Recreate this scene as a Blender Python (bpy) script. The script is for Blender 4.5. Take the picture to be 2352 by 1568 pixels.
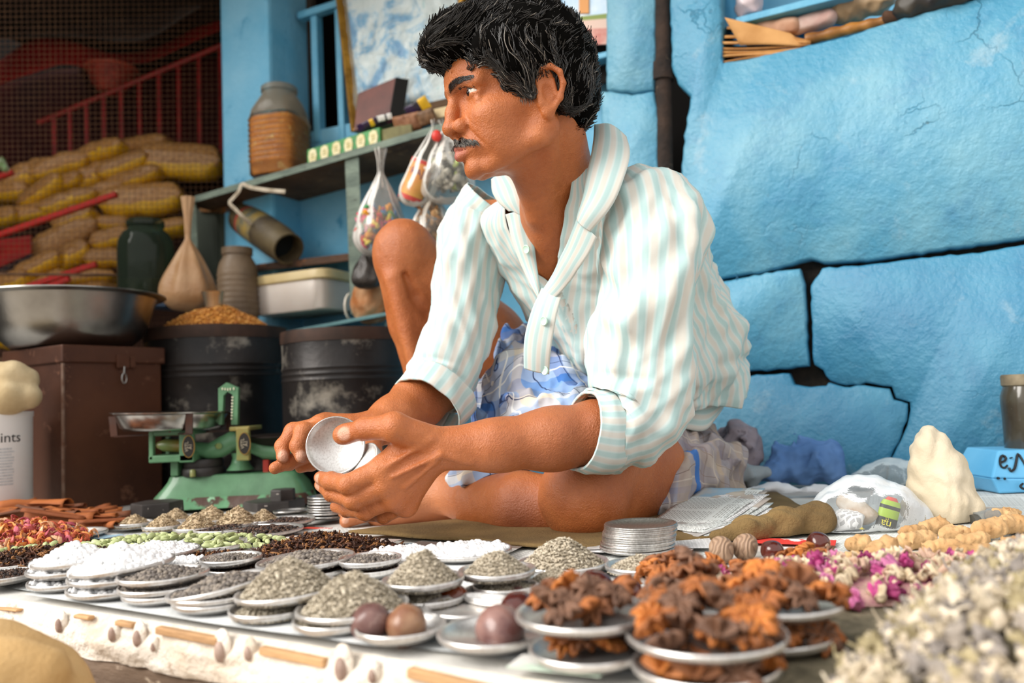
import bpy, math, random
import numpy as np
from mathutils import Vector, Matrix, Euler, noise as mnoise
import openvdb

S = bpy.context.scene
COL = S.collection
for o in list(bpy.data.objects):
    bpy.data.objects.remove(o)
RAD = math.radians
# ------------------------------------------------------------------ camera
FPX, CX, CY = 1850.0, 1176.0, 784.0
CAM = Vector((0, 0, 0.2))
CROT = Euler((RAD(94.08), 0, 0)).to_matrix() @ Matrix.Rotation(RAD(-2.5), 3, 'Z')
cd = bpy.data.cameras.new('camera'); cam = bpy.data.objects.new('camera', cd); COL.objects.link(cam)
cam.matrix_world = Matrix.Translation(CAM) @ CROT.to_4x4()
cd.sensor_width = 36.0; cd.lens = 36.0 * FPX / 2352.0
cd.clip_start = 0.02; cd.clip_end = 100
cd.dof.use_dof = True; cd.dof.focus_distance = 1.07; cd.dof.aperture_fstop = 3.3
S.camera = cam
# ------------------------------------------------------------------ sky, sun, exposure
w = bpy.data.worlds.new('world'); S.world = w; w.use_nodes = True
wn = w.node_tree.nodes; wl = w.node_tree.links
bgn = wn['Background']
tc = wn.new('ShaderNodeTexCoord'); sp = wn.new('ShaderNodeSeparateXYZ'); cr = wn.new('ShaderNodeValToRGB')
wl.new(tc.outputs['Generated'], sp.inputs[0]); wl.new(sp.outputs['Z'], cr.inputs[0]); wl.new(cr.outputs[0], bgn.inputs[0])
cr.color_ramp.elements[0].position = 0.0; cr.color_ramp.elements[0].color = (0.50, 0.47, 0.43, 1)
cr.color_ramp.elements[1].position = 0.08; cr.color_ramp.elements[1].color = (1.0, 0.985, 0.96, 1)
bgn.inputs[1].default_value = 1.30
sd = bpy.data.lights.new('sun', 'SUN'); so = bpy.data.objects.new('sun', sd); COL.objects.link(so)
sd.energy = 4.5; sd.angle = RAD(40); sd.color = (1.0, 0.965, 0.91)
so.rotation_euler = Vector((0.84, 0.37, -0.60)).to_track_quat('-Z', 'Y').to_euler()
S.view_settings.view_transform = 'Standard'; S.view_settings.look = 'None'
S.view_settings.exposure = 0.0; S.view_settings.gamma = 1.0; S.view_settings.use_curve_mapping = False
S.cycles.use_denoising = True
S.cycles.max_bounces = 7; S.cycles.diffuse_bounces = 3; S.cycles.glossy_bounces = 3
S.cycles.transmission_bounces = 5; S.cycles.transparent_max_bounces = 12
S.cycles.caustics_reflective = False; S.cycles.caustics_refractive = False

# ------------------------------------------------------------------ from the photograph's pixels to points of the room
def ray(px, py):
    return CROT @ Vector(((px - CX) / FPX, (CY - py) / FPX, -1.0))
def at(px, py, Y):
    r = ray(px, py); return CAM + r * (Y / r.y)
def on(px, py, z=0.0):
    r = ray(px, py); return CAM + r * ((z - CAM.z) / r.z)
WDIR = Vector((-2.04, 1.0, 0)).normalized()          # along the blue wall, to the left
WN = Vector((-1.0, -2.04, 0)).normalized()           # out of the wall, towards the street
W0 = Vector((0.774, 1.55, 0))
def wall(px, py, off=0.0):
    r = ray(px, py); p0 = W0 + WN * off
    return CAM + r * ((p0 - CAM).dot(WN) / r.dot(WN))
def wl_uv(p):                                        # along-wall and up coordinates
    return ((Vector(p) - W0).dot(-WDIR), p[2])
def wuv(u, z, off=0.0):
    return Vector((W0.x, W0.y, 0)) - WDIR * u + WN * off + Vector((0, 0, z))

# ------------------------------------------------------------------ materials
def lin(h):
    if isinstance(h, (tuple, list)): return tuple(h[:3])
    h = h.lstrip('#'); c = [int(h[i:i + 2], 16) / 255 for i in (0, 2, 4)]
    return tuple(x / 12.92 if x <= 0.04045 else ((x + 0.055) / 1.055) ** 2.4 for x in c)
MATS = {}
def node(nt, t, **kw):
    n = nt.nodes.new(t)
    for k, v in kw.items(): setattr(n, k, v)
    return n
def ramp(nt, src, stops, interp='LINEAR'):
    r = nt.nodes.new('ShaderNodeValToRGB'); r.color_ramp.interpolation = interp
    e = r.color_ramp.elements
    while len(e) < len(stops): e.new(0.5)
    for i, (p, c) in enumerate(stops):
        e[i].position = p; e[i].color = (c, c, c, 1) if isinstance(c, (int, float)) else (*lin(c), 1)
    nt.links.new(src, r.inputs[0]); return r.outputs[0]
def noise_tex(nt, vec, scale, detail=4, rough=0.55, dist=0.0):
    n = nt.nodes.new('ShaderNodeTexNoise'); n.inputs['Scale'].default_value = scale
    n.inputs['Detail'].default_value = detail; n.inputs['Roughness'].default_value = rough; n.inputs['Distortion'].default_value = dist
    nt.links.new(vec, n.inputs['Vector']); return n.outputs['Fac']
def mixc(nt, fac, a, b, mode='MIX'):
    m = nt.nodes.new('ShaderNodeMix'); m.data_type = 'RGBA'; m.blend_type = mode
    for s, v in ((m.inputs[0], fac), (m.inputs[6], a), (m.inputs[7], b)):
        if hasattr(v, 'is_linked') or isinstance(v, bpy.types.NodeSocket): nt.links.new(v, s)
        elif isinstance(v, (int, float)): s.default_value = v
        else: s.default_value = (*lin(v), 1)
    return m.outputs[2]
def math_n(nt, op, a, b=0.0, c=0.0, clamp=False):
    m = nt.nodes.new('ShaderNodeMath'); m.operation = op; m.use_clamp = clamp
    for s, v in zip(m.inputs, (a, b, c)):
        if isinstance(v, bpy.types.NodeSocket): nt.links.new(v, s)
        else: s.default_value = v
    return m.outputs[0]
def new_mat(name):
    m = bpy.data.materials.new(name); m.use_nodes = True
    nt = m.node_tree; b = nt.nodes['Principled BSDF']
    tcn = nt.nodes.new('ShaderNodeTexCoord')
    return m, nt, b, tcn
def mat(name, c, rough=0.6, metal=0.0, c2=None, ns=8.0, lo=0.35, hi=0.65, c3=None, ns3=20.0, lo3=0.6, hi3=0.7,
        bump=0.0, bs=40.0, bd=0.01, trans=0.0, alpha=1.0, spec=0.5, var=0.0, sss=0.0, coat=0.0, ior=1.45, stretch=None, coords='Object', thin=False, sheen=0.0):
    """base colour c, mottled towards c2, spots of c3, noise bump; var varies the value from object to object"""
    if name in MATS: return MATS[name]
    m, nt, b, tcn = new_mat(name)
    vec = tcn.outputs[coords]
    if stretch:
        mp = nt.nodes.new('ShaderNodeMapping'); mp.inputs['Scale'].default_value = stretch
        nt.links.new(vec, mp.inputs[0]); vec = mp.outputs[0]
    col = None
    if c2 is not None:
        f = ramp(nt, noise_tex(nt, vec, ns), [(lo, 0.0), (hi, 1.0)])
        col = mixc(nt, f, c, c2)
    if c3 is not None:
        f = ramp(nt, noise_tex(nt, vec, ns3, 6, 0.65), [(lo3, 0.0), (hi3, 1.0)])
        col = mixc(nt, f, col if col is not None else c, c3)
    if var:
        oi = nt.nodes.new('ShaderNodeObjectInfo')
        hs = nt.nodes.new('ShaderNodeHueSaturation')
        v = math_n(nt, 'MULTIPLY_ADD', oi.outputs['Random'], 2 * var, 1 - var)
        nt.links.new(v, hs.inputs['Value'])
        if col is None: hs.inputs['Color'].default_value = (*lin(c), 1)
        else: nt.links.new(col, hs.inputs['Color'])
        col = hs.outputs[0]
    if col is None: b.inputs['Base Color'].default_value = (*lin(c), 1)
    else: nt.links.new(col, b.inputs['Base Color'])
    b.inputs['Roughness'].default_value = rough; b.inputs['Metallic'].default_value = metal
    b.inputs['IOR'].default_value = ior; b.inputs['Specular IOR Level'].default_value = spec
    b.inputs['Transmission Weight'].default_value = trans; b.inputs['Alpha'].default_value = alpha
    b.inputs['Coat Weight'].default_value = coat; b.inputs['Sheen Weight'].default_value = sheen
    if sss:
        b.inputs['Subsurface Weight'].default_value = sss; b.inputs['Subsurface Radius'].default_value = (0.006, 0.0025, 0.0012); b.inputs['Subsurface Scale'].default_value = 1.0
    if bump:
        bn = nt.nodes.new('ShaderNodeBump'); bn.inputs['Strength'].default_value = bump; bn.inputs['Distance'].default_value = bd
        nt.links.new(noise_tex(nt, vec, bs, 6, 0.6), bn.inputs['Height']); nt.links.new(bn.outputs[0], b.inputs['Normal'])
    MATS[name] = m; return m

# ------------------------------------------------------------------ meshes
def arr(p): return np.array(p, dtype=np.float64)
class MB:
    """collects shapes; build() links them as ONE mesh object"""
    def __init__(s): s.v = []; s.f = []; s.mi = []; s.n = 0; s.cur = 0
    def add(s, v, f):
        v = np.asarray(v, dtype=np.float64).reshape(-1, 3)
        s.v.append(v); s.f += [tuple(i + s.n for i in q) for q in f]; s.mi += [s.cur] * len(f); s.n += len(v); return s
    def box(s, c, size, R=None, taper=1.0):
        x, y, z = (q / 2 for q in size); t = taper
        v = np.array([[-x, -y, -z], [x, -y, -z], [x, y, -z], [-x, y, -z], [-x * t, -y * t, z], [x * t, -y * t, z], [x * t, y * t, z], [-x * t, y * t, z]])
        if R is not None: v = v @ np.array(R.to_3x3()).T
        return s.add(v + arr(c), [(3, 2, 1, 0), (4, 5, 6, 7), (0, 1, 5, 4), (1, 2, 6, 5), (2, 3, 7, 6), (3, 0, 4, 7)])
    def hexa(s, p8):
        return s.add(p8, [(3, 2, 1, 0), (4, 5, 6, 7), (0, 1, 5, 4), (1, 2, 6, 5), (2, 3, 7, 6), (3, 0, 4, 7)])
    def prism(s, pts, ext, cap=True):
        """closed polygon pts (3D), pushed along ext"""
        p = [arr(q) for q in pts]; n = len(p); e = arr(ext)
        f = [(i, (i + 1) % n, n + (i + 1) % n, n + i) for i in range(n)]
        if cap: f += [tuple(range(n))[::-1], tuple(range(n, 2 * n))]
        return s.add(p + [q + e for q in p], f)
    def tube(s, path, r, n=8, cap=True, flat=1.0):
        P = [arr(p) for p in path]; m = len(P)
        rr = r if hasattr(r, '__len__') else [r] * m
        up = np.array([0.0, 0, 1]); vs = []; prev = None
        for i in range(m):
            t = P[min(i + 1, m - 1)] - P[max(i - 1, 0)]; t = t / (np.linalg.norm(t) + 1e-12)
            a = prev if prev is not None else (up if abs(t @ up) < 0.95 else np.array([1.0, 0, 0]))
            a = a - t * (a @ t); a /= np.linalg.norm(a) + 1e-12; prev = a; b = np.cross(t, a)
            for k in range(n):
                q = 2 * math.pi * k / n; vs.append(P[i] + rr[i] * (math.cos(q) * a + flat * math.sin(q) * b))
        f = [(i * n + k, i * n + (k + 1) % n, (i + 1) * n + (k + 1) % n, (i + 1) * n + k) for i in range(m - 1) for k in range(n)]
        if cap: f += [tuple(range(n))[::-1], tuple(range((m - 1) * n, m * n))]
        return s.add(vs, f)
    def lathe(s, prof, n=32, M=None, jit=None):
        """prof: (r, z) pairs from bottom to top; r = 0 closes"""
        vs = []; rows = []
        for (r, z) in prof:
            if r <= 1e-9: rows.append((len(vs), 1)); vs.append((0, 0, z))
            else:
                rows.append((len(vs), n))
                for k in range(n):
                    a = 2 * math.pi * k / n; vs.append((r * math.cos(a), r * math.sin(a), z))
        f = []
        for (a, na), (b, nb) in zip(rows, rows[1:]):
            if na == 1 and nb == 1: continue
            for k in range(n):
                k2 = (k + 1) % n
                if na == 1: f.append((a, b + k2, b + k))
                elif nb == 1: f.append((a + k, a + k2, b))
                else: f.append((a + k, a + k2, b + k2, b + k))
        v = np.array(vs, dtype=float)
        if jit: v = jit(v)
        if M is not None: v = v @ np.array(M.to_3x3()).T + np.array(M.translation)
        return s.add(v, f)
    def ell(s, c, r, R=None, nu=16, nv=10, fn=None):
        prof = [(math.sin(math.pi * i / nv) if 0 < i < nv else 0.0, -math.cos(math.pi * i / nv)) for i in range(nv + 1)]
        M = Matrix.Translation(Vector(c)) @ (R.to_4x4() if R is not None else Matrix())
        rr = np.array(r if hasattr(r, '__len__') else (r, r, r), dtype=float)
        def j(v):
            if fn: v = fn(v)
            return v * rr
        return s.lathe(prof, nu, M, j)
    def grid(s, P, closed_u=False, flip=False):
        """P: rows x cols x 3"""
        P = np.asarray(P, dtype=float); a, b = P.shape[:2]
        f = []
        for i in range(a - 1):
            for j in range(b if closed_u else b - 1):
                j2 = (j + 1) % b
                q = (i * b + j, i * b + j2, (i + 1) * b + j2, (i + 1) * b + j); f.append(q[::-1] if flip else q)
        return s.add(P.reshape(-1, 3), f)
    def build(s, name, m, parent=None, smooth=True, sharp=40, bevel=0.0, solid=0.0, subd=0):
        me = bpy.data.meshes.new(name)
        v = np.concatenate(s.v) if s.v else np.zeros((0, 3))
        if parent is not None and parent.name in XF:
            Mi = XF[parent.name].inverted(); v = v @ np.array(Mi.to_3x3()).T + np.array(Mi.translation)
        me.from_pydata(v.tolist(), [], s.f)
        ms = m if isinstance(m, (list, tuple)) else [m]
        for q in ms: me.materials.append(q)
        if len(ms) > 1: me.polygons.foreach_set('material_index', s.mi)
        if smooth:
            me.polygons.foreach_set('use_smooth', [True] * len(me.polygons))
            if sharp: me.set_sharp_from_angle(angle=RAD(sharp))
        me.update()
        o = bpy.data.objects.new(name, me); COL.objects.link(o)
        if parent is not None: o.parent = parent
        else: XF[o.name] = Matrix()
        if parent is not None and parent.name in XF: XF[o.name] = XF[parent.name]
        if solid:
            q = o.modifiers.new('thickness', 'SOLIDIFY'); q.thickness = solid; q.offset = 0
        if bevel:
            q = o.modifiers.new('bevel', 'BEVEL'); q.width = bevel; q.segments = 2; q.limit_method = 'ANGLE'
        if subd:
            q = o.modifiers.new('subdivision', 'SUBSURF'); q.levels = subd; q.render_levels = subd
        return o
XF = {}
def tag(o, label=None, cat=None, group=None, kind=None):
    if label: o['label'] = label
    if cat: o['category'] = cat
    if group: o['group'] = group
    if kind: o['kind'] = kind
    return o
def thing(name, label, cat, loc=(0, 0, 0), group=None, R=None):
    o = bpy.data.objects.new(name, None); COL.objects.link(o); o.empty_display_size = 0.03
    M = Matrix.Translation(Vector(loc)) @ (R.to_4x4() if R is not None else Matrix())
    o.location = loc
    if R is not None: o.rotation_euler = R.to_euler()
    XF[o.name] = M
    return tag(o, label, cat, group)
def struct(o): o['kind'] = 'structure'; return o
def copy_one(src, M, parent=None, label=None, group=None, name=None):
    """a copy of a single-mesh thing that shares its mesh"""
    c = src.copy(); COL.objects.link(c)
    c.parent = parent; c.matrix_world = M if parent is None else c.matrix_world
    if parent is not None: c.matrix_local = M
    if label: c['label'] = label
    if group: c['group'] = group
    return c
def rot(axis, deg): return Matrix.Rotation(RAD(deg), 3, axis)
def frame(x, y=None, z=None):
    """rotation with local x along x and local z as near as may be to z"""
    X = Vector(x).normalized(); Z = Vector(z if z is not None else (0, 0, 1)); Y = Z.cross(X).normalized(); Z = X.cross(Y)
    return Matrix((X, Y, Z)).transposed()
def nz(p, s=1.0, seed=0.0):
    return mnoise.noise(Vector((p[0] * s + seed, p[1] * s + seed * 1.7, p[2] * s - seed)))
ORD = ['topmost', 'second', 'third', 'fourth', 'fifth', 'sixth', 'seventh', 'eighth', 'ninth', 'tenth', 'eleventh', 'twelfth', 'thirteenth']

# ------------------------------------------------------------------ solids blended from round shapes (for the body and for cloth)
class SDF:
    def __init__(s): s.ops = []
    def cone(s, a, b, ra, rb=None, k=0.01, op='u', flat=None):
        a = arr(a); b = arr(b); rb = ra if rb is None else rb
        s.ops.append(('cone', (a, b, ra, rb, flat), op, k, (a + b) / 2, np.linalg.norm(b - a) / 2 + max(ra, rb) * (1.0 if not flat else 1.6))); return s
    def chain(s, pts, rs, k=0.01, op='u', flat=None):
        for i in range(len(pts) - 1): s.cone(pts[i], pts[i + 1], rs[i], rs[i + 1], k, op, flat)
        return s
    def ell(s, c, r, R=None, k=0.01, op='u'):
        R = np.array(R.to_3x3()) if R is not None else np.eye(3)
        s.ops.append(('ell', (arr(c), np.array(r, dtype=float), R), op, k, arr(c), max(r))); return s
    def box(s, c, h, r, R=None, k=0.01, op='u'):
        R = np.array(R.to_3x3()) if R is not None else np.eye(3)
        s.ops.append(('box', (arr(c), np.array(h, dtype=float), r, R), op, k, arr(c), np.linalg.norm(h) + r)); return s
    def __call__(s, P):
        d = np.full(len(P), 1.0, dtype=np.float64)
        for kind, a, op, k, c, R in s.ops:
            m = np.nonzero(((P - c) ** 2).sum(1) < (R + 2.2 * k + s.margin) ** 2)[0]
            if not len(m): continue
            p = P[m]
            if kind == 'cone':
                A, B, ra, rb, flat = a; ab = B - A; t = np.clip(((p - A) @ ab) / (ab @ ab + 1e-12), 0, 1)
                q = p - A - t[:, None] * ab
                if flat is not None:                       # (direction, scale): thinner along a direction
                    fd, fs = flat; fd = arr(fd) / np.linalg.norm(fd); q = q + np.outer(q @ fd, fd) * (1 / fs - 1)
                    e = (np.linalg.norm(q, axis=1) - (ra + (rb - ra) * t)) * (fs ** 0.5)
                else: e = np.linalg.norm(q, axis=1) - (ra + (rb - ra) * t)
            elif kind == 'ell':
                C, r, Rm = a; q = (p - C) @ Rm; k0 = np.linalg.norm(q / r, axis=1); k1 = np.linalg.norm(q / (r * r), axis=1) + 1e-9
                e = k0 * (k0 - 1) / k1
            else:
                C, h, rr, Rm = a; q = np.abs((p - C) @ Rm) - h
                e = np.linalg.norm(np.maximum(q, 0), axis=1) + np.minimum(q.max(1), 0) - rr
            x = d[m]
            if op == 'u':
                hh = np.clip(0.5 + 0.5 * (x - e) / k, 0, 1); d[m] = x + (e - x) * hh - k * hh * (1 - hh)
            else:
                hh = np.clip(0.5 - 0.5 * (x + e) / k, 0, 1); d[m] = x + (-e - x) * hh + k * hh * (1 - hh)
        return d
    margin = 0.03
    def mesh(s, vox, warp=None, B=8):
        """-> verts, quads"""
        lo = np.min([c - R for _, _, op, _, c, R in s.ops if op == 'u'], axis=0) - 3 * vox
        hi = np.max([c + R for _, _, op, _, c, R in s.ops if op == 'u'], axis=0) + 3 * vox
        i0 = np.floor(lo / vox).astype(int); nb = np.ceil((hi - lo) / (vox * B)).astype(int) + 1
        g = np.stack(np.meshgrid(*[np.arange(n) for n in nb], indexing='ij'), -1).reshape(-1, 3)
        cen = (i0 + g * B + (B - 1) / 2) * vox
        f = (lambda P: s(P)) if warp is None else (lambda P: s(P) + warp(P))
        s.margin = vox * B * 1.6
        dc = f(cen); R = vox * B * 0.87 * 1.5 + 0.002
        near = g[np.abs(dc) < R]; inside = g[dc <= -R]
        s.margin = 0.012
        off = np.stack(np.meshgrid(*[np.arange(B)] * 3, indexing='ij'), -1).reshape(-1, 3)
        grid = openvdb.FloatGrid(background=0.05)
        grid.transform = openvdb.createLinearTransform(voxelSize=vox)
        for b in inside:
            a = i0 + b * B; grid.fill(tuple(int(q) for q in a), tuple(int(q) for q in a + B - 1), -0.05)
        CH = 400
        for c0 in range(0, len(near), CH):
            bl = near[c0:c0 + CH]
            idx = (i0 + bl * B)[:, None, :] + off[None]
            d = f((idx.reshape(-1, 3)) * vox).reshape(len(bl), B, B, B).astype(np.float32)
            for q in range(len(bl)):
                a = i0 + bl[q] * B
                grid.copyFromArray(d[q], ijk=tuple(int(x) for x in a))
        pts, tri, quad = grid.convertToPolygons(isovalue=0.0, adaptivity=0.0)
        return np.array(pts, dtype=np.float64), np.array(quad)[:, ::-1]
def mesh_obj(name, v, f, m, parent=None, attrs=None, mi=None):
    me = bpy.data.meshes.new(name)
    if parent is not None and parent.name in XF:
        Mi = XF[parent.name].inverted(); v = v @ np.array(Mi.to_3x3()).T + np.array(Mi.translation)
    f = np.asarray(f); n, kk = f.shape
    me.vertices.add(len(v)); me.vertices.foreach_set('co', np.asarray(v, dtype=np.float32).ravel())
    me.loops.add(n * kk); me.loops.foreach_set('vertex_index', f.astype(np.int32).ravel())
    me.polygons.add(n); me.polygons.foreach_set('loop_start', np.arange(0, n * kk, kk, dtype=np.int32))
    me.polygons.foreach_set('use_smooth', np.ones(n, dtype=bool))
    for q in (m if isinstance(m, (list, tuple)) else [m]): me.materials.append(q)
    if mi is not None: me.polygons.foreach_set('material_index', np.asarray(mi, dtype=np.int32))
    me.update(calc_edges=True); me.validate()
    for k, a in (attrs or {}).items():
        if a.ndim == 1:
            t = me.attributes.new(k, 'FLOAT', 'POINT'); t.data.foreach_set('value', a.astype(np.float32))
        else:
            t = me.attributes.new(k, 'FLOAT_VECTOR', 'POINT'); t.data.foreach_set('vector', a.astype(np.float32).ravel())
    o = bpy.data.objects.new(name, me); COL.objects.link(o)
    if parent is not None: o.parent = parent; XF[o.name] = XF.get(parent.name, Matrix())
    else: XF[o.name] = Matrix()
    return o
def normals(v, f):
    v = np.asarray(v); f = np.asarray(f)
    n = np.cross(v[f[:, 2]] - v[f[:, 0]], v[f[:, 3]] - v[f[:, 1]])
    N = np.zeros_like(v)
    for k in range(4): np.add.at(N, f[:, k], n)
    return N / (np.linalg.norm(N, axis=1, keepdims=True) + 1e-12)
_rng = np.random.RandomState(5)
_PH = _rng.rand(64, 4) * 6.28; _DR = _rng.randn(64, 3); _DR /= np.linalg.norm(_DR, axis=1, keepdims=True)
def wav(P, freq, n=10, seed=0, ridged=False):
    """cheap smooth noise: a sum of plane waves in many directions"""
    o = np.zeros(len(P))
    for i in range(n):
        j = (i + seed * 7) % 64; fr = freq * (0.6 + 0.9 * ((i * 37 + seed * 11) % 17) / 17)
        q = np.sin(P @ _DR[j] * fr + _PH[j, 0] + 1.3 * np.sin(P @ _DR[(j + 5) % 64] * fr * 0.6 + _PH[j, 1]))
        o += (1 - np.abs(q)) * 2 - 1 if ridged else q
    return o / math.sqrt(n)
def cat_rom(keys, n):
    """rows of numbers, smoothly interpolated to n rows"""
    K = np.array(keys, dtype=float); m = len(K); t = np.linspace(0, m - 1, n); i = np.clip(t.astype(int), 0, m - 2); f = (t - i)[:, None]
    p0 = K[np.clip(i - 1, 0, m - 1)]; p1 = K[i]; p2 = K[i + 1]; p3 = K[np.clip(i + 2, 0, m - 1)]
    return 0.5 * (2 * p1 + (p2 - p0) * f + (2 * p0 - 5 * p1 + 4 * p2 - p3) * f ** 2 + (3 * p1 - p0 - 3 * p2 + p3) * f ** 3)
# ================================================================== the setting
def paint_mat(name='blue_limewash', base='#488fae', pale='#70a5b8', deep='#357aa0'):
    m, nt, b, t = new_mat(name); v = t.outputs['Object']
    c = mixc(nt, ramp(nt, noise_tex(nt, v, 4.5, 5, 0.6), [(0.40, 0.0), (0.66, 1.0)]), base, pale)
    c = mixc(nt, ramp(nt, noise_tex(nt, v, 11, 5, 0.65), [(0.52, 0.0), (0.72, 0.6)]), c, deep)
    c = mixc(nt, ramp(nt, noise_tex(nt, v, 7, 6, 0.7, 0.4), [(0.58, 0.0), (0.72, 0.45)]), c, '#a9b9bd')
    vo = nt.nodes.new('ShaderNodeTexVoronoi'); vo.feature = 'DISTANCE_TO_EDGE'; vo.inputs['Scale'].default_value = 9
    wv = nt.nodes.new('ShaderNodeVectorMath'); wv.operation = 'MULTIPLY_ADD'; nz_ = nt.nodes.new('ShaderNodeTexNoise'); nz_.inputs['Scale'].default_value = 14; nz_.inputs['Detail'].default_value = 5
    nt.links.new(v, nz_.inputs['Vector']); nt.links.new(nz_.outputs['Color'], wv.inputs[0]); wv.inputs[1].default_value = (.16,) * 3; nt.links.new(v, wv.inputs[2]); nt.links.new(wv.outputs[0], vo.inputs['Vector'])
    crk = ramp(nt, vo.outputs['Distance'], [(0.0, 1.0), (0.022, 0.0)])
    crk = math_n(nt, 'MULTIPLY', crk, ramp(nt, noise_tex(nt, v, 3.2, 3), [(0.52, 0.0), (0.62, 0.8)]))
    c = mixc(nt, crk, c, '#31708d')
    c = mixc(nt, ramp(nt, noise_tex(nt, v, 34, 5, 0.7), [(0.69, 0.0), (0.74, 0.8)]), c, '#4f5a52')
    nt.links.new(c, b.inputs['Base Color']); b.inputs['Roughness'].default_value = 0.42; b.inputs['Specular IOR Level'].default_value = 0.55
    bn = nt.nodes.new('ShaderNodeBump'); bn.inputs['Strength'].default_value = 0.75; bn.inputs['Distance'].default_value = 0.006
    h = math_n(nt, 'ADD', noise_tex(nt, v, 26, 6, 0.6), math_n(nt, 'MULTIPLY', noise_tex(nt, v, 95, 5, 0.65), 0.55))
    h = math_n(nt, 'SUBTRACT', h, math_n(nt, 'MULTIPLY', crk, 0.5))
    nt.links.new(h, bn.inputs['Height']); nt.links.new(bn.outputs[0], b.inputs['Normal'])
    return m
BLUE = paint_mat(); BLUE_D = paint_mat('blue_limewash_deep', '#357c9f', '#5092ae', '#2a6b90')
BLUE2 = mat('blue_plaster', '#62aed2', 0.6, c2='#7fbddb', ns=6, c3='#4a98c0', ns3=14, bump=0.3, bs=60)
BLUEW = mat('blue_wood_paint', '#55a2c6', 0.45, c2='#70b4d2', ns=12, c3='#59666a', ns3=40, lo3=0.68, hi3=0.72, bump=0.2, bs=80)
GAP = mat('joint_dirt', '#17120e', 0.95, c2='#33271c', ns=30, bump=0.6, bs=70)
def stone(pts, parent, depth=0.045, off=0.0, inset=0.005, m=BLUE, name='stone_block', step=0.012, jag=0.003, seed=0):
    """a block of the wall: outline given by pixels of the photo on the wall plane, edges worn"""
    uv = [wl_uv(wall(x, y, off)) for x, y in pts]; poly = []
    for (a, b), (c, d) in zip(uv, uv[1:] + uv[:1]):
        n = max(1, int(math.hypot(c - a, d - b) / step))
        for k in range(n): poly.append((a + (c - a) * k / n, b + (d - b) * k / n))
    p = np.array(poly); n = len(p)
    area = 0.5 * np.sum(p[:, 0] * np.roll(p[:, 1], -1) - np.roll(p[:, 0], -1) * p[:, 1])
    if area < 0: p = p[::-1]
    t = np.roll(p, -3, 0) - np.roll(p, 3, 0); t /= np.linalg.norm(t, axis=1, keepdims=True) + 1e-9; nrm = np.stack([-t[:, 1], t[:, 0]], 1)
    j = np.array([jag * (nz((x * 60, y * 60, seed), 1) + 0.7 * nz((x * 170, y * 170, seed), 1)) for x, y in p])
    p = p + nrm * (j[:, None] + 0.0)
    q = p + nrm * inset
    ring = lambda P, o: [wuv(a, b, off + o) for a, b in P]
    mb = MB(); mb.add(ring(p, -depth) + ring(p, -inset) + ring(q, 0.0),
        [(k, (k + 1) % n, n + (k + 1) % n, n + k) for k in range(n)] + [(n + k, n + (k + 1) % n, 2 * n + (k + 1) % n, 2 * n + k) for k in range(n)] + [tuple(range(2 * n, 3 * n))])
    return mb.build(name, m, parent, sharp=60)
wr = struct(thing('wall_right', 'sky blue limewashed wall of big stone blocks with open dark joints', None, W0))
stone([(1536, -80), (1655, -80), (1660, 143), (1700, 138), (1800, 115), (1930, 86), (2060, 46), (2200, 5), (2352, -38), (2560, -95), (2560, 520), (2352, 546), (2250, 560), (2150, 574), (1990, 598), (1890, 603), (1862, 592), (1835, 600), (1800, 612), (1740, 625), (1665, 637), (1560, 652), (1562, 420), (1572, 310), (1587, 218), (1556, 192), (1542, 150)], wr, seed=1)
stone([(1560, 664), (1665, 645), (1800, 620), (1838, 616), (1846, 650), (1857, 840), (1800, 847), (1650, 857), (1560, 862)], wr, seed=2)
crack = [(1905, 874), (1940, 887), (1985, 881), (2045, 890), (2055, 914), (2088, 924), (2086, 962), (2066, 1012), (2040, 1062), (2032, 1130), (2030, 1210)]
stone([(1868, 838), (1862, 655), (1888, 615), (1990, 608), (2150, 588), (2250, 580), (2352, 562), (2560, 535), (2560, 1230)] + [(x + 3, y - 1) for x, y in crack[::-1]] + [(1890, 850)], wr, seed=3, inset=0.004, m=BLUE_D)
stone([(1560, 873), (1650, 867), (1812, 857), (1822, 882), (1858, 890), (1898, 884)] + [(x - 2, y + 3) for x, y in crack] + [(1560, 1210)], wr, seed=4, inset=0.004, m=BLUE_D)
stone([(1392, -80), (1503, -80), (1505, 120), (1500, 205), (1450, 212), (1392, 204)], wr, seed=5)
stone([(1380, 209), (1450, 216), (1500, 208), (1510, 260), (1512, 420), (1516, 1250), (1380, 1250)], wr, seed=6)
m = MB(); c0 = wuv(-0.62, -0.05, -0.05)
m.prism([wuv(-0.40, -0.06, -0.04), wuv(0.75, -0.06, -0.04), wuv(0.75, 0.90, -0.04), wuv(-0.08, 0.90, -0.04), wuv(-0.40, 0.90, -0.04)], -WN * 0.02)
m.build('joint_backing', GAP, wr)
# the rusty drain pipe in the gap
pt = thing('drain_pipe', 'rusty dark brown drain pipe running down a gap in the blue wall', 'pipe', wall(1525, 150, -0.02))
RUST = mat('pipe_rust', '#3a2a20', 0.85, c2='#1c1512', ns=18, c3='#75604e', ns3=30, bump=0.5, bs=60)
m = MB(); m.tube([wall(1521, -90, -0.018), wall(1523, 150, -0.018), wall(1530, 700, -0.018)], 0.019, 16); m.build('pipe', RUST, pt)
m = MB(); m.tube([wall(1523, 145, -0.018), wall(1523, 185, -0.018)], 0.025, 16); m.build('pipe_collar', RUST, pt)
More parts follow.
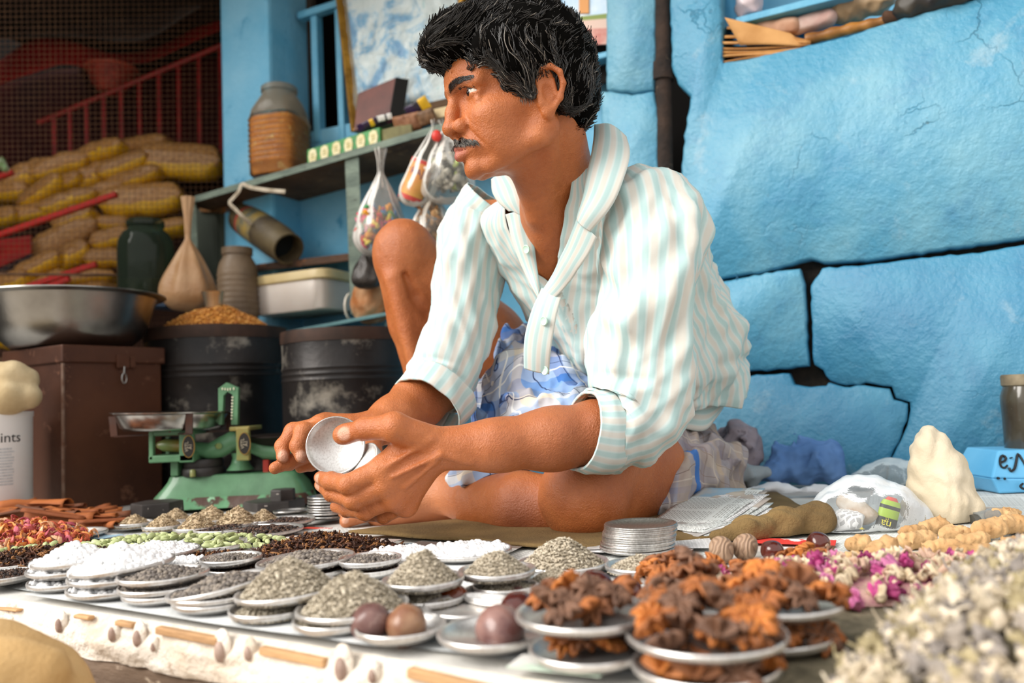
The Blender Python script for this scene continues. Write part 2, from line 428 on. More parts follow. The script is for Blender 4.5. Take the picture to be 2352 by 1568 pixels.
# ---- niche in the upper right
ni = struct(thing('wall_niche', 'niche cut into the blue wall above the big block', None, wall(1900, 60, -0.1)))
m = MB(); a, b = wl_uv(wall(1655, 150)), wl_uv(wall(2480, -60))
ang = (wl_uv(wall(2352, -38))[1] - wl_uv(wall(1665, 143))[1]) / (wl_uv(wall(2352, -38))[0] - wl_uv(wall(1665, 143))[0])
zf = lambda u: wl_uv(wall(1665, 143))[1] + (u - wl_uv(wall(1665, 143))[0]) * ang
u0, u1 = wl_uv(wall(1657, 100))[0], 0.95
m.add([wuv(u0, zf(u0) - .01, -0.002), wuv(u1, zf(u1) - .01, -0.002), wuv(u1, zf(u1) - .01, -.24), wuv(u0, zf(u0) - .01, -.24)], [(0, 1, 2, 3)])
m.add([wuv(u0, 0.4, -.24), wuv(u1, 0.4, -.24), wuv(u1, 1.3, -.24), wuv(u0, 1.3, -.24)], [(0, 1, 2, 3)])
m.add([wuv(u0, 0.4, -.24), wuv(u0, 0.4, 0), wuv(u0, 1.3, 0), wuv(u0, 1.3, -.24)], [(0, 1, 2, 3)])
m.build('niche_shell', BLUE2, ni, smooth=False)
# ---- left part of the blue wall, its pillar and the opening with bars
wb = struct(thing('wall_back', 'blue wall behind the shelf with a barred opening', None, wall(800, 500)))
LO = -0.15                                            # the left part of the wall stands further back
def slab(pts, th, m_, parent, name, off=LO, bevel=0.004):
    mb = MB(); mb.prism([wall(x, y, off) for x, y in pts][::-1], -WN * th); return mb.build(name, m_, parent, smooth=False, bevel=bevel)
slab([(600, 318), (700, 304), (1000, 240), (1402, 180), (1402, 1200), (600, 1200)], 0.06, BLUE2, wb, 'wall_panel')
pil = struct(thing('pillar', 'pale blue plastered pillar at the left of the shelf', None, wall(560, 400, 0.1)))
uL, uR = wl_uv(wall(508, 300, LO + .12))[0], wl_uv(wall(622, 300, LO + .12))[0]
m = MB(); m.prism([wuv(uL, -0.02, LO + .12), wuv(uR, -0.02, LO + .12), wuv(uR, -0.02, LO - .10), wuv(uL, -0.02, LO - .10)], (0, 0, 1.9)); m.build('pillar_shaft', BLUE2, pil, smooth=False, bevel=0.012)
m = MB(); uC = wl_uv(wall(1398, 100))[0]
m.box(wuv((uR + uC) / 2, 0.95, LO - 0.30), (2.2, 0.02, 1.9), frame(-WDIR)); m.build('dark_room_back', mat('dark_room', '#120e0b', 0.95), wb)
m = MB(); m.prism([wall(655, -60, LO - .05), wall(716, -60, LO - .05), wall(716, 330, LO - .05), wall(655, 330, LO - .05)][::-1], -WN * .02)
m.build('wooden_shutter', mat('shutter_wood', '#3b3026', 0.9, c2='#251d16', ns=10, stretch=(1, 1, .2)), wb, smooth=False)
gr = struct(thing('window_1', 'blue wooden bars of the opening beside the gold picture frame', None, wall(740, 300, 0)))
def bar(x0, y0, x1, y1, wd, th, off, m_=BLUEW, parent=gr, name='window_bar'):
    a, b = wall(x0, y0, off), wall(x1, y1, off); mb = MB(); d = (b - a); mb.box((a + b) / 2, (d.length, th, wd), frame(d, WN.cross(d))); return mb.build(name, m_, parent, smooth=False, bevel=0.003)
bar(726, 20, 735, 330, .024, .03, LO - .01); bar(778, -70, 792, 330, .022, .03, LO - .01)
bar(690, 40, 800, 5, .022, .03, LO)
# ---- the raised floor
FE0, FD = Vector((-0.59, 0.93, 0)), Vector((0.601, -0.345, 0)).normalized(); FNm = Vector((FD.y, -FD.x, 0))   # front edge, pointing to the street
if FNm.y > 0: FNm = -FNm
fe = lambda s, o=0.0, z=0.0: FE0 + FD * s + FNm * o + Vector((0, 0, z))
fl = struct(thing('floor', 'raised stall floor of stone spread with newspaper', None, (0, 1.2, 0)))
m = MB(); m.prism([fe(-1.6), fe(1.5), wuv(0.9, 0, -.02), wuv(-2.6, 0, -.02)], (0, 0, -0.03)); m.build('floor_slab', mat('floor_stone', '#e4e1db', 0.85, c2='#cfcac2', ns=9, bump=0.2), fl, smooth=False)
m = MB(); m.prism([fe(-1.6, -.02, -.03), fe(1.5, -.02, -.03), fe(1.5, -.45, -.03), fe(-1.6, -.45, -.03)], (0, 0, -0.6)); m.build('plinth', mat('plinth_stone', '#8d8378', 0.9), fl, smooth=False)
tr = struct(thing('trim_1', 'whitewashed timber edge of the stall floor with bolts', None, fe(0.4)))
WW = mat('whitewash', '#efe6da', 0.85, c2='#d9c8b4', ns=16, lo=.4, hi=.7, c3='#a88d76', ns3=26, lo3=.62, hi3=.7, bump=0.8, bs=45, bd=.012)
WOOD = mat('edge_wood', '#d4a878', 0.8, c2='#a8825c', ns=12, stretch=(1, 1, 6), bump=.3)
nx, ny = 260, 14
P = np.zeros((ny, nx, 3))
for i in range(ny):
    for j in range(nx):
        s = -0.9 + 2.2 * j / (nx - 1); t = i / (ny - 1)
        o = .004 + 0.010 * math.sin(t * 2.6) + 0.0055 * nz((s * 22, t * 2.0, 3)) + .003 * nz((s * 70, t * 6, 1))
        z = .001 - 0.043 * t + (0.004 * nz((s * 14, 0, 9)) if i == ny - 1 else 0)
        P[i, j] = fe(s, o * (0.2 if i == 0 else 1), z)
m = MB(); m.grid(P, flip=True); m.build('timber_face', WW, tr)
PLK = mat('dark_plank', '#8a7563', 0.85, c2='#6d5a4b', ns=8, c3='#c9b7a2', ns3=24, lo3=.62, hi3=.68, stretch=(1, 1, 3), bump=.4)
m = MB(); m.prism([fe(-.9, .006, -.043), fe(1.3, .006, -.043), fe(1.3, -.02, -.043), fe(-.9, -.02, -.043)], (0, 0, -0.11)); m.build('lower_plank', PLK, tr, smooth=False, bevel=.004)
def on_edge(x, y):                       # a pixel on the upright front of the timber
    r = ray(x, y); return CAM + r * ((FE0 + FNm * .014 - CAM).dot(FNm) / r.dot(FNm))
BOLT = mat('bolt_iron', '#b59c8e', .6, c2='#8a7064', ns=60)
for x, y, s in ((20, 1440, .8), (136, 1436, 1), (258, 1456, 1), (316, 1466, 1.1), (506, 1496, 1.3), (570, 1500, .9), (352, 1486, .6), (784, 1536, 1.3), (855, 1552, .8)):
    c = on_edge(x, y); m = MB(); R = frame(FNm); mb = m.ell(c, (.004 * s, .0045 * s, .0075 * s), R, 14, 9); m.build('bolt', BOLT, tr)
    m = MB(); m.ell(c + Vector((0, 0, .004 * s)) - FNm * .003, (.004, .008 * s, .011 * s), R, 14, 9); m.build('lime_lump', WW, tr)
for x0, y0, x1, y1, h in ((358, 1447, 500, 1474, .009), (596, 1494, 745, 1524, .009), (935, 1545, 1130, 1590, .010), (170, 1415, 205, 1420, .005), (265, 1430, 305, 1437, .006), (-40, 1394, 40, 1402, .003)):
    a, b = on_edge(x0, y0), on_edge(x1, y1); d = b - a; m = MB(); m.box((a + b) / 2 - FNm * .0025, (d.length, .008, h * .8), frame(d)); m.build('wood_batten', WOOD, tr, smooth=False, bevel=.0015)
gd = MB(); gd.box((0, 1, -0.66), (9, 9, .04)); struct(gd.build('ground', mat('street', '#b9ad9d', .9, c2='#9d9183', ns=3, bump=.3)))
# ---- unseen roof, put in to block sky light, and the dark store room at the left
ce = struct(thing('shading_roof', 'dark roof over the stall', None, (0, 2, 1.75)))
m = MB(); m.prism([wuv(-3.2, 1.75, 0.55), wuv(1.1, 1.75, 0.55), wuv(1.1, 1.75, -2.0), wuv(-3.2, 1.75, -2.0)], (0, 0, .05)); m.build('shading_roof_slab', mat('roof_dark', '#2c251e', .9), ce, smooth=False)
st = struct(thing('wall_left', 'dark inner walls of the store room at the left', None, (-1.6, 3, 0)))
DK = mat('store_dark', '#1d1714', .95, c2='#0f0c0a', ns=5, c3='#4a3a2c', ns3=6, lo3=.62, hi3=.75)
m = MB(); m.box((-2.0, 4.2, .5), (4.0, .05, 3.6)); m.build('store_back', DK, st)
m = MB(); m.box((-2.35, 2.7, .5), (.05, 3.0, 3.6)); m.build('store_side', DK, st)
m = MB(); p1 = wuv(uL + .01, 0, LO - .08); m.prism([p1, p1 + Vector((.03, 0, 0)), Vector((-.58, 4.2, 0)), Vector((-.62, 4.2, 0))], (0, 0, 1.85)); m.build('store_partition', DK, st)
# ================================================================== the left background
def clear_mat(name, tint='#e8e8e4', opac=0.22, rough=0.12, haze='#d8d6d0', bump=0.0, bs=30):
    if name in MATS: return MATS[name]
    m = bpy.data.materials.new(name); m.use_nodes = True; nt = m.node_tree; b = nt.nodes['Principled BSDF']; out = nt.nodes['Material Output']
    tr_ = nt.nodes.new('ShaderNodeBsdfTransparent'); tr_.inputs[0].default_value = (*lin(tint), 1)
    b.inputs['Base Color'].default_value = (*lin(haze), 1); b.inputs['Roughness'].default_value = rough
    fr_ = nt.nodes.new('ShaderNodeFresnel'); fr_.inputs[0].default_value = 1.45
    f = math_n(nt, 'ADD', fr_.outputs[0], opac, clamp=True)
    if bump:
        t = nt.nodes.new('ShaderNodeTexCoord'); bn = nt.nodes.new('ShaderNodeBump'); bn.inputs['Strength'].default_value = bump; bn.inputs['Distance'].default_value = .01
        nt.links.new(noise_tex(nt, t.outputs['Object'], bs, 4), bn.inputs['Height']); nt.links.new(bn.outputs[0], b.inputs['Normal']); nt.links.new(bn.outputs[0], fr_.inputs['Normal'])
    mx = nt.nodes.new('ShaderNodeMixShader'); nt.links.new(f, mx.inputs[0]); nt.links.new(tr_.outputs[0], mx.inputs[1]); nt.links.new(b.outputs[0], mx.inputs[2]); nt.links.new(mx.outputs[0], out.inputs[0])
    MATS[name] = m; return m
def text_mb(mb, s, size, M, depth=0.0006, bend=None, align='CENTER'):
    c = bpy.data.curves.new('tmp', 'FONT'); c.body = s; c.size = size; c.align_x = align; c.align_y = 'CENTER'; c.extrude = depth; c.resolution_u = 3
    o = bpy.data.objects.new('tmp', c); COL.objects.link(o); dg = bpy.context.evaluated_depsgraph_get(); me = o.evaluated_get(dg).to_mesh()
    v = np.array([tuple(q.co) for q in me.vertices]).reshape(-1, 3); f = [tuple(p.vertices) for p in me.polygons]
    o.evaluated_get(dg).to_mesh_clear(); bpy.data.objects.remove(o); bpy.data.curves.remove(c)
    if bend is not None: v = bend(v)
    else: v = v @ np.array(M.to_3x3()).T + np.array(M.translation)
    mb.add(v, f); return mb
def quad_frame(o, xd, yd):
    """matrix with x along xd, y along yd"""
    X = Vector(xd).normalized(); Z = X.cross(Vector(yd)).normalized(); Y = Z.cross(X)
    return Matrix.Translation(Vector(o)) @ Matrix((X, Y, Z)).transposed().to_4x4()
def wbox(name, m_, parent, x0, yt, x1, yb, off, depth, bevel=.003, smooth=False):
    """box along the wall, its front on the plane off; left edge from (x0, yt) down to (x0, yb), right end at pixel x1"""
    a = wall(x0, yb, off); b = wall(x0, yt, off); u0 = wl_uv(a)[0]; u1 = wl_uv(wall(x1, (yt + yb) / 2, off))[0]
    mb = MB(); mb.prism([wuv(u0, a.z, off), wuv(u1, a.z, off), wuv(u1, a.z, off - depth), wuv(u0, a.z, off - depth)], (0, 0, b.z - a.z))
    return mb.build(name, m_, parent, smooth=smooth, bevel=bevel)
STEEL = mat('brushed_steel', '#b4b2ae', 0.30, 1.0, c2='#8d8a85', ns=6, bump=.05, bs=120)
STEELP = mat('plate_steel', '#dedbd8', 0.36, 0.85, c2='#bdb7b2', ns=14, lo=.45, hi=.8, var=.08)
# ---- tin box with the basin on it
BR = mat('brown_tin', '#5f3a27', 0.5, metal=0.25, c2='#4a2c1f', ns=6, c3='#7d5541', ns3=24, bump=.12, bs=30)
BRW = mat('worn_tin', '#8a7263', 0.5, metal=.3, c2='#6b4a38', ns=40)
a_ = RAD(58.6); TX = Vector((math.cos(a_), math.sin(a_), 0)); TY = Vector((-math.sin(a_), math.cos(a_), 0)); TC0 = Vector((-.946, 1.69, 0)); TW, TZ = .2376, .356
tb = thing('tin_box', 'tall square brown tin box with a lid and hasp, carrying the steel basin', 'box', TC0 + (TX + TY) * TW / 2, R=frame(TX))
def tp(a, b, z): return TC0 + TX * a + TY * b + Vector((0, 0, z))
m = MB(); m.prism([tp(.003, .003, .0), tp(TW - .003, .003, 0), tp(TW - .003, TW - .003, 0), tp(.003, TW - .003, 0)], (0, 0, TZ - .03)); m.build('tin_body', BR, tb, smooth=False, bevel=.004)
m = MB(); m.prism([tp(-.003, -.003, TZ - .038), tp(TW + .003, -.003, TZ - .038), tp(TW + .003, TW + .003, TZ - .038), tp(-.003, TW + .003, TZ - .038)], (0, 0, .038)); m.build('lid', BR, tb, smooth=False, bevel=.003)
m = MB(); m.tube([tp(.0, .0, .0), tp(0, 0, TZ - .04)], .0035, 6); m.build('worn_edge', BRW, tb)
m = MB(); m.box(tp(TW * .56, -.005, TZ - .034), (.030, .004, .030), frame(TX)); m.box(tp(TW * .66, -.005, TZ - .036), (.012, .004, .024), frame(TX)); m.build('hasp_plate', BR, tb, smooth=False, bevel=.001)
m = MB(); q = lambda a, z: tp(TW * a, -.010, z); m.tube([q(.56, TZ - .046), q(.555, TZ - .062)], .0018, 6)
m.tube([q(.555, TZ - .060) + Vector((0, 0, -.012)) + TX * .0055 * math.cos(t) + Vector((0, 0, .011 * math.sin(t))) for t in np.linspace(0, 6.283, 18)], .0014, 6, False); m.build('hasp', STEEL, tb)
bs_c = Vector((-1.02, 1.86, TZ + .0005))
m = MB(); m.lathe([(0, 0), (.09, 0), (.125, .006), (.150, .028), (.165, .060), (.176, .100), (.183, .116), (.200, .1185), (.204, .121), (.203, .1235), (.198, .123), (.181, .1195), (.172, .100), (.160, .060), (.146, .030), (.12, .010), (0, .004)], 64, Matrix.Translation(bs_c))
tag(m.build('steel_basin', STEEL), 'wide steel basin resting on the brown tin box', 'basin')
# ---- the two drums
DR = mat('drum_black', '#1b1a1b', 0.42, metal=0.35, c2='#2b2624', ns=7, c3='#8d867b', ns3=9, lo3=.55, hi3=.68, bump=.15, bs=40)
DR2 = mat('drum_rim_rust', '#2c201a', 0.6, metal=.3, c2='#4a3226', ns=14)
def drum(name, c, r, h, label):
    t = thing(name, label, 'drum', c)
    pr = [(0, 0), (r, 0), (r, h * .06), (r * 1.0, h * .55)]
    for z in (.70, .735, .77): pr += [(r, h * (z - .012)), (r * 1.014, h * z), (r, h * (z + .012))]
    pr += [(r, h * .94), (r * .97, h * .94), (r * .97, h * .72), (0, h * .72)]
    m = MB(); m.lathe(pr, 64, Matrix.Translation(c)); m.build('drum_body', DR, t)
    m = MB(); m.lathe([(r * .955, h * .93), (r * 1.012, h * .925), (r * 1.02, h * .96), (r * 1.012, h), (r * .98, h), (r * .955, h * .985)], 64, Matrix.Translation(c)); m.build('rim', DR2, t)
    return t
D1 = Vector((-.762, 2.075, 0)); d1h = .41
drum('metal_drum', D1, .172, d1h, 'black metal drum heaped with golden grain')
D2 = Vector((-.385, 1.875, 0))
drum('metal_drum', D2, .148, .372, 'black metal drum with worn silver patches, under the shelf with the plastic tub')
def grain_mesh(kind):
    """vertices and faces of one little grain, unit size"""
    mb = MB()
    if kind == 'ball': mb.ell((0, 0, 0), 1.0, None, 8, 5)
    elif kind == 'seed': mb.ell((0, 0, 0), (1, .36, .36), None, 6, 4)
    elif kind == 'pod': mb.ell((0, 0, 0), (1, .52, .5), None, 10, 8, lambda v: v * (1 + 0.10 * np.cos(3 * np.arctan2(v[:, 2], v[:, 1])))[:, None])
    elif kind == 'clove':
        mb.tube([(-1, 0, 0), (-.3, 0, 0), (.4, 0, 0), (.62, 0, 0)], [.12, .17, .2, .26], 5); mb.ell((.78, 0, 0), (.28, .26, .26), None, 6, 4)
        for k in range(4):
            q = k * math.pi / 2 + .4; mb.tube([(.55, .15 * math.cos(q), .15 * math.sin(q)), (.85, .42 * math.cos(q), .42 * math.sin(q))], [.13, .03], 4)
    elif kind == 'chip': mb.ell((0, 0, 0), (1, .6, .28), None, 7, 4, lambda v: v * (1 + .3 * np.sin(v[:, :1] * 5 + v[:, 1:2] * 3)))
    return np.concatenate(mb.v), mb.f
def heap(name, label, cat, c, r, h, kind, g, n, mats, group=None, seed=0, core=None, squash=1.0, rand_scale=.25, prof=1.6, lean=None, tilt=.5, parent=None, noise_h=.15):
    """a mound of n grains (one object, nobody could count them) over a core"""
    R = np.random.RandomState(seed); V, F = grain_mesh(kind); mb = MB()
    def hz(x, y):
        q = min(1, math.hypot(x, y) / r); return h * (1 - q ** prof) * (1 + noise_h * nz((x * 3 / r, y * 3 / r, seed)))
    ns = 20; rows_ = 7
    P = np.zeros((rows_, ns, 3))
    for i in range(rows_):
        for k in range(ns):
            q = r * .97 * (1 - i / (rows_ - 1)); x, y = q * math.cos(k * 6.283 / ns), q * math.sin(k * 6.283 / ns) * squash; P[i, k] = (x, y, max(0, hz(x, y / squash) - g * .5))
    mb.grid(P + arr(c), closed_u=True)
    for i in range(n):
        q = r * math.sqrt(R.rand()); t = R.rand() * 6.283; x, y = q * math.cos(t), q * math.sin(t)
        sc = g * (1 + rand_scale * R.randn() * .6); z = hz(x, y) + R.uniform(-.35, .35) * g
        E = Euler((R.uniform(-tilt, tilt) * 2, R.uniform(-tilt, tilt), R.rand() * 6.283)).to_matrix()
        mb.cur = R.randint(len(mats)); v = V * sc @ np.array(E).T; z = max(z, -v[:, 2].min() + .0003)
        mb.add(v + arr(c) + np.array([x, y * squash, z]), F)
    if lean is not None:
        pass
    o = mb.build(name, mats, parent, smooth=True, sharp=0)
    return tag(o, label, cat, group, 'stuff')
GR = [mat('grain_%d' % i, c, .55) for i, c in enumerate(('#c98a3c', '#b9772c', '#d9a254', '#a8682a'))]
heap('grain_heap', 'golden grain heaped high in the left drum', 'grain', D1 + Vector((0, 0, d1h - .02)), .160, .082, 'seed', .0052, 2600, GR, seed=3, prof=1.7)
cp = thing('steel_cup', 'small steel measuring cup stuck in the golden grain', 'cup', at(491, 703, 2.07))
m = MB(); m.lathe([(.0, 0), (.019, 0), (.0205, .004), (.028, .040), (.029, .041), (.0275, .041), (.0195, .005), (0, .003)], 32, Matrix.Translation(at(491, 706, 2.07)) @ rot('X', 4).to_4x4()); m.build('cup_body', mat('brass_steel', '#e6dcc4', .32, .9), cp)
# ---- paint bucket and the cloth roll on it
bk = thing('paint_bucket', 'white paint bucket with black print at the left edge, under a rolled cloth sack', 'bucket', (-1.047, 1.62, 0))
bc = Vector((-1.047, 1.62, 0)); bz = at(0, 946, 1.56).z; br = .069
m = MB(); m.lathe([(0, 0), (br * .97, 0), (br, .004), (br, bz - .012), (br * 1.02, bz - .010), (br * 1.02, bz), (br * .95, bz), (0, bz - .004)], 48, Matrix.Translation(bc)); m.build('bucket_body', mat('white_plastic', '#e9e7e6', .35, c3='#b7a99c', ns3=30, lo3=.68, hi3=.72), bk)
def wrap(z, size0):
    def f(v):
        a = -.74 + v[:, 0] / br; return np.stack([bc.x + (br + .0008 - v[:, 2] * 0) * np.cos(a - .0), bc.y + (br + .0008) * np.sin(a), z + v[:, 1]], 1)
    return f
INK = mat('black_print', '#141414', .5)
m = MB(); text_mb(m, 'Paints', .027, Matrix(), 0, wrap(at(20, 1006, 1.555).z, 0)); m.build('lettering', INK, bk)
GRY = mat('grey_print', '#9b9da0', .6, c2='#c9cacc', ns=300)
m = MB(); zt = at(20, 1033, 1.555).z
for i in range(13):
    z = zt - i * .0057
    for a0, a1 in ((-1.9, -1.55), (-1.5, -1.05), (-1.02, -.45)):
        k = 6; aa = np.linspace(a0, a1 - .1 * random.Random(i).random(), k); P = np.array([[[bc.x + (br + .0006) * math.cos(a), bc.y + (br + .0006) * math.sin(a), z + q] for a in aa] for q in (0, .0026)]); m.grid(P)
m.build('small_print', GRY, bk)
SK = mat('beige_cloth', '#cdb892', .9, c2='#b29a72', ns=14, bump=.4, bs=220, bd=.003)
s_ = SDF(); k0 = at(20, 868, 1.60)
s_.chain([at(-60, 868, 1.62), at(30, 866, 1.60), at(62, 872, 1.61)], [.032, .030, .022], .01); s_.chain([at(-60, 915, 1.61), at(20, 912, 1.585), at(62, 910, 1.60)], [.036, .034, .026], .006)
v, f = s_.mesh(.004, lambda P: .0012 * wav(P, 60, 10, 5, True)); tag(mesh_obj('cloth_sack', v, f, SK), 'rolled beige cloth sack lying on the white paint bucket', 'sack')
# ---- the shelf along the wall
SG = mat('grey_green_wood', '#7d8b7d', .7, c2='#5d6a60', ns=12, c3='#3f4038', ns3=22, stretch=(1, 1, 3), bump=.3, bs=50)
SB = mat('old_brown_wood', '#6b5138', .85, c2='#4a3524', ns=9, stretch=(1, 1, 3), c3='#8a6b48', ns3=20, bump=.3)
sh = thing('wooden_shelf', 'old grey-green wooden shelf unit along the blue wall', 'shelf', wall(810, 722, .0))
SO = .06                                                  # front edge of the shelf, from the right wall's plane
A, Bq = wall(428, 458, SO), wall(1110, 258, SO)
m = MB(); m.hexa([A + Vector((0, 0, -.016)), Bq + Vector((0, 0, -.016)), Bq - WN * .205 + Vector((0, 0, -.016)), A - WN * .205 + Vector((0, 0, -.016)), A, Bq, Bq - WN * .205, A - WN * .205]); m.build('shelf_board', SB, sh, smooth=False, bevel=.001)
m = MB(); e = WN * .004; m.hexa([A - Vector((0, 0, .017)), A - Vector((0, 0, .017)) + e, Bq - Vector((0, 0, .017)) + e, Bq - Vector((0, 0, .017)), A + Vector((0, 0, .001)), A + Vector((0, 0, .001)) + e, Bq + Vector((0, 0, .001)) + e, Bq + Vector((0, 0, .001))]); m.build('front_edge', SG, sh, smooth=False)
a, b = wall(792, 366, SO - .004), wall(826, 722, SO - .03)
m = MB(); m.hexa([wall(806, 722, SO - .02), wall(838, 718, SO - .02), wall(838, 718, SO - .05), wall(806, 722, SO - .05), wall(792, 366, SO - .003), wall(824, 356, SO - .003), wall(824, 356, SO - .035), wall(792, 366, SO - .035)]); m.build('post', SG, sh, smooth=False, bevel=.002)
m = MB(); m.hexa([wall(438, 680, SO - .005), wall(458, 680, SO - .005), wall(458, 680, SO - .03), wall(438, 680, SO - .03), wall(430, 462, SO - .003), wall(450, 458, SO - .003), wall(450, 458, SO - .03), wall(430, 462, SO - .03)]); m.build('post', SG, sh, smooth=False, bevel=.002)
SD = mat('dark_green_board', '#4d5448', .8, c2='#3a4038', ns=8, stretch=(1, 1, .3), bump=.3)
m = MB(); m.prism([wall(450, 480, SO - .10), wall(500, 478, SO - .10), wall(500, 690, SO - .10), wall(450, 690, SO - .10)][::-1], -WN * .012); m.build('side_panel', SD, sh, smooth=False, bevel=.002)
m = MB(); m.prism([wall(502, 478, SO - .10), wall(556, 476, SO - .10), wall(556, 690, SO - .10), wall(502, 690, SO - .10)][::-1], -WN * .012); m.build('side_panel', SD, sh, smooth=False, bevel=.002)
m = MB(); m.prism([wall(458, 462, SO - .09), wall(560, 440, SO - .09), wall(560, 492, SO - .09), wall(458, 486, SO - .09)][::-1], -WN * .012); m.build('cross_rail', mat('rusty_wood', '#8a5a2c', .85, c2='#5a4a34', ns=30), sh, smooth=False, bevel=.002)
wbox('bracket', SB, sh, 655, 422, 772, 440, SO - .13, .025); wbox('bracket_end', mat('cut_wood', '#c98447', .8), sh, 652, 421, 676, 440, SO - .126, .012)
m = MB(); m.hexa([wall(548, 628, SO - .06), wall(812, 598, SO - .06), wall(812, 598, SO - .2), wall(548, 628, SO - .2), wall(545, 612, SO - .06), wall(812, 580, SO - .06), wall(812, 580, SO - .2), wall(545, 612, SO - .2)]); m.build('middle_board', mat('dark_brown_wood', '#553d2e', .85, c2='#3a2a20', ns=9, c3='#8a5a3c', ns3=20, bump=.3), sh, smooth=False, bevel=.003)
m = MB(); m.prism([wall(548, 625, SO - .07), wall(575, 622, SO - .07), wall(578, 735, SO - .07), wall(550, 735, SO - .07)][::-1], -WN * .10); m.build('middle_upright', SB, sh, smooth=False, bevel=.003)
ST = mat('teal_wood', '#5f8a8e', .6, c2='#476a6c', ns=12, c3='#b6c9c4', ns3=36, lo3=.64, hi3=.7)
m = MB(); m.hexa([wall(610, 777, SO), wall(905, 722, SO), wall(905, 722, SO - .2), wall(610, 777, SO - .2), wall(610, 769, SO), wall(905, 713, SO), wall(905, 713, SO - .2), wall(610, 769, SO - .2)]); m.build('lower_board', ST, sh, smooth=False, bevel=.002)
m = MB(); m.prism([wall(884, 740, SO - .01), wall(945, 730, SO - .01), wall(945, 1100, SO - .01), wall(884, 1100, SO - .01)][::-1], -WN * .02); m.build('lower_panel', mat('dark_teal', '#16383a', .6), sh, smooth=False)
# ribbon tied round the shelf
rb = MB(); P_ = [wall(655, 440, SO + .0), wall(610, 436, SO + .006), wall(575, 430, SO + .008), wall(556, 423, SO + .010), wall(548, 440, SO + .012), wall(534, 456, SO + .014), wall(527, 466, SO + .014), wall(540, 480, SO + .01), wall(560, 500, SO - .0), wall(577, 516, SO - .02)]
rb.tube(cat_rom([list(p) for p in P_], 40) if 'cat_rom' in globals() else P_, .0055, 8, True, .25); tag(rb.build('cloth_ribbon', mat('ribbon', '#c9bda9', .9, c2='#a89a84', ns=40)), 'pale cloth ribbon tied round the shelf and the tilted jar', 'ribbon')
# ---- things on and under the shelf
PJ = clear_mat('jar_plastic', '#f4efe6', .07, .2, '#a89c88', .1, 60)
ja = thing('pickle_jar', 'big clear square jar half full of orange-brown sweets, on the shelf by the pillar', 'jar', wall(650, 408, SO - .10))
jb = wall(646, 412, SO - .10); jh = (wall(646, 200, SO - .10) - jb).z; jw = .072
def sq(k):
    def f(v):
        r = np.hypot(v[:, 0], v[:, 1]); a = np.arctan2(v[:, 1], v[:, 0]); w_ = 1 - np.clip((v[:, 2] / jh - .62) / .18, 0, 1)
        g = (np.abs(np.cos(a)) ** 5 + np.abs(np.sin(a)) ** 5) ** (-1 / 5.0); s = 1 + (g - 1) * w_; return np.stack([v[:, 0] * s, v[:, 1] * s, v[:, 2]], 1)
    return f
JM = Matrix.Translation(jb) @ (frame(-WDIR) @ rot('Z', 12)).to_4x4()
pr = [(0, .0), (jw * .92, 0), (jw, .006)]
for i in range(9):
    z = jh * (.14 + .055 * i); pr += [(jw, z), (jw * 1.035, z + jh * .02), (jw, z + jh * .042)]
pr += [(jw, jh * .66), (jw * 1.02, jh * .72), (jw * .94, jh * .80), (jw * .70, jh * .90), (jw * .66, jh * .93), (jw * .72, jh * .94), (jw * .72, jh * .985), (jw * .66, jh)]
ns_ = len(pr) - 8; m = MB(); m.lathe(pr[:ns_ + 1], 64, JM, sq(0)); m.build('jar_shell', PJ, ja)
m = MB(); m.lathe(pr[ns_:], 64, JM, sq(0)); m.build('jar_shoulder', clear_mat('frosted_plastic', '#c9c0b0', .55, .35, '#8d8372', .2, 60), ja)
m = MB(); m.lathe([(0, .004), (jw * .90, .004), (jw * .96, jh * .1), (jw * .96, jh * .60), (jw * .9, jh * .64), (0, jh * .66)], 48, JM, sq(0)); m.build('jar_contents', mat('amber_sweets', '#f2a132', .35, c2='#cf7c1c', ns=22, c3='#f8cf7c', ns3=40, lo3=.56, hi3=.66, bump=.8, bs=50, bd=.01), ja)
# green box with six oval labels
gb = thing('green_box', 'long green carton with six cream oval labels on the shelf', 'box', wall(790, 370, SO))
GA, GB_, GH = wall(706, 381, SO - .012), wall(873, 331, SO - .012), .0
top0 = wall(705, 344, SO - .012).z - GA.z
m = MB(); m.hexa([GA, GB_, GB_ - WN * .05, GA - WN * .05, GA + Vector((0, 0, top0)), GB_ + Vector((0, 0, top0 * 1.02)), GB_ - WN * .05 + Vector((0, 0, top0)), GA - WN * .05 + Vector((0, 0, top0))]); m.build('carton', mat('green_card', '#3e9448', .45, c2='#2f7a3a', ns=20), gb, smooth=False, bevel=.0015)
m = MB(); d = (GB_ - GA); CRM = mat('cream_label', '#e9dfb8', .6, c2='#d8c890', ns=60)
for i in range(6):
    c = GA + d * ((i + .5) / 6) + Vector((0, 0, top0 * .5)) + WN * .0012; X = d.normalized()
    pts = []
    for t in np.linspace(0, 2 * math.pi, 28, endpoint=False):
        rx, rz = .0135 * (abs(math.cos(t)) ** .7) * np.sign(math.cos(t)), top0 * .42 * (abs(math.sin(t)) ** .7) * np.sign(math.sin(t)); k = 1 + .06 * math.cos(8 * t); pts.append(c + X * rx * k + Vector((0, 0, rz * k)))
    m = MB(); m.prism(pts, WN * .0006); m.build('oval_label', CRM, gb, smooth=False)
    m = MB()
    for k in range(3): m.box(c + WN * .0009 + Vector((0, 0, top0 * (.12 - .12 * k))), (.012 - .003 * (k % 2), .0005, .0022), frame(X))
    m.build('label_print', mat('label_ink', '#a9a05e', .6), gb, smooth=False)
e2 = thing('olive_box', 'dull olive carton behind the right end of the green box', 'box', wall(895, 325, SO - .02))
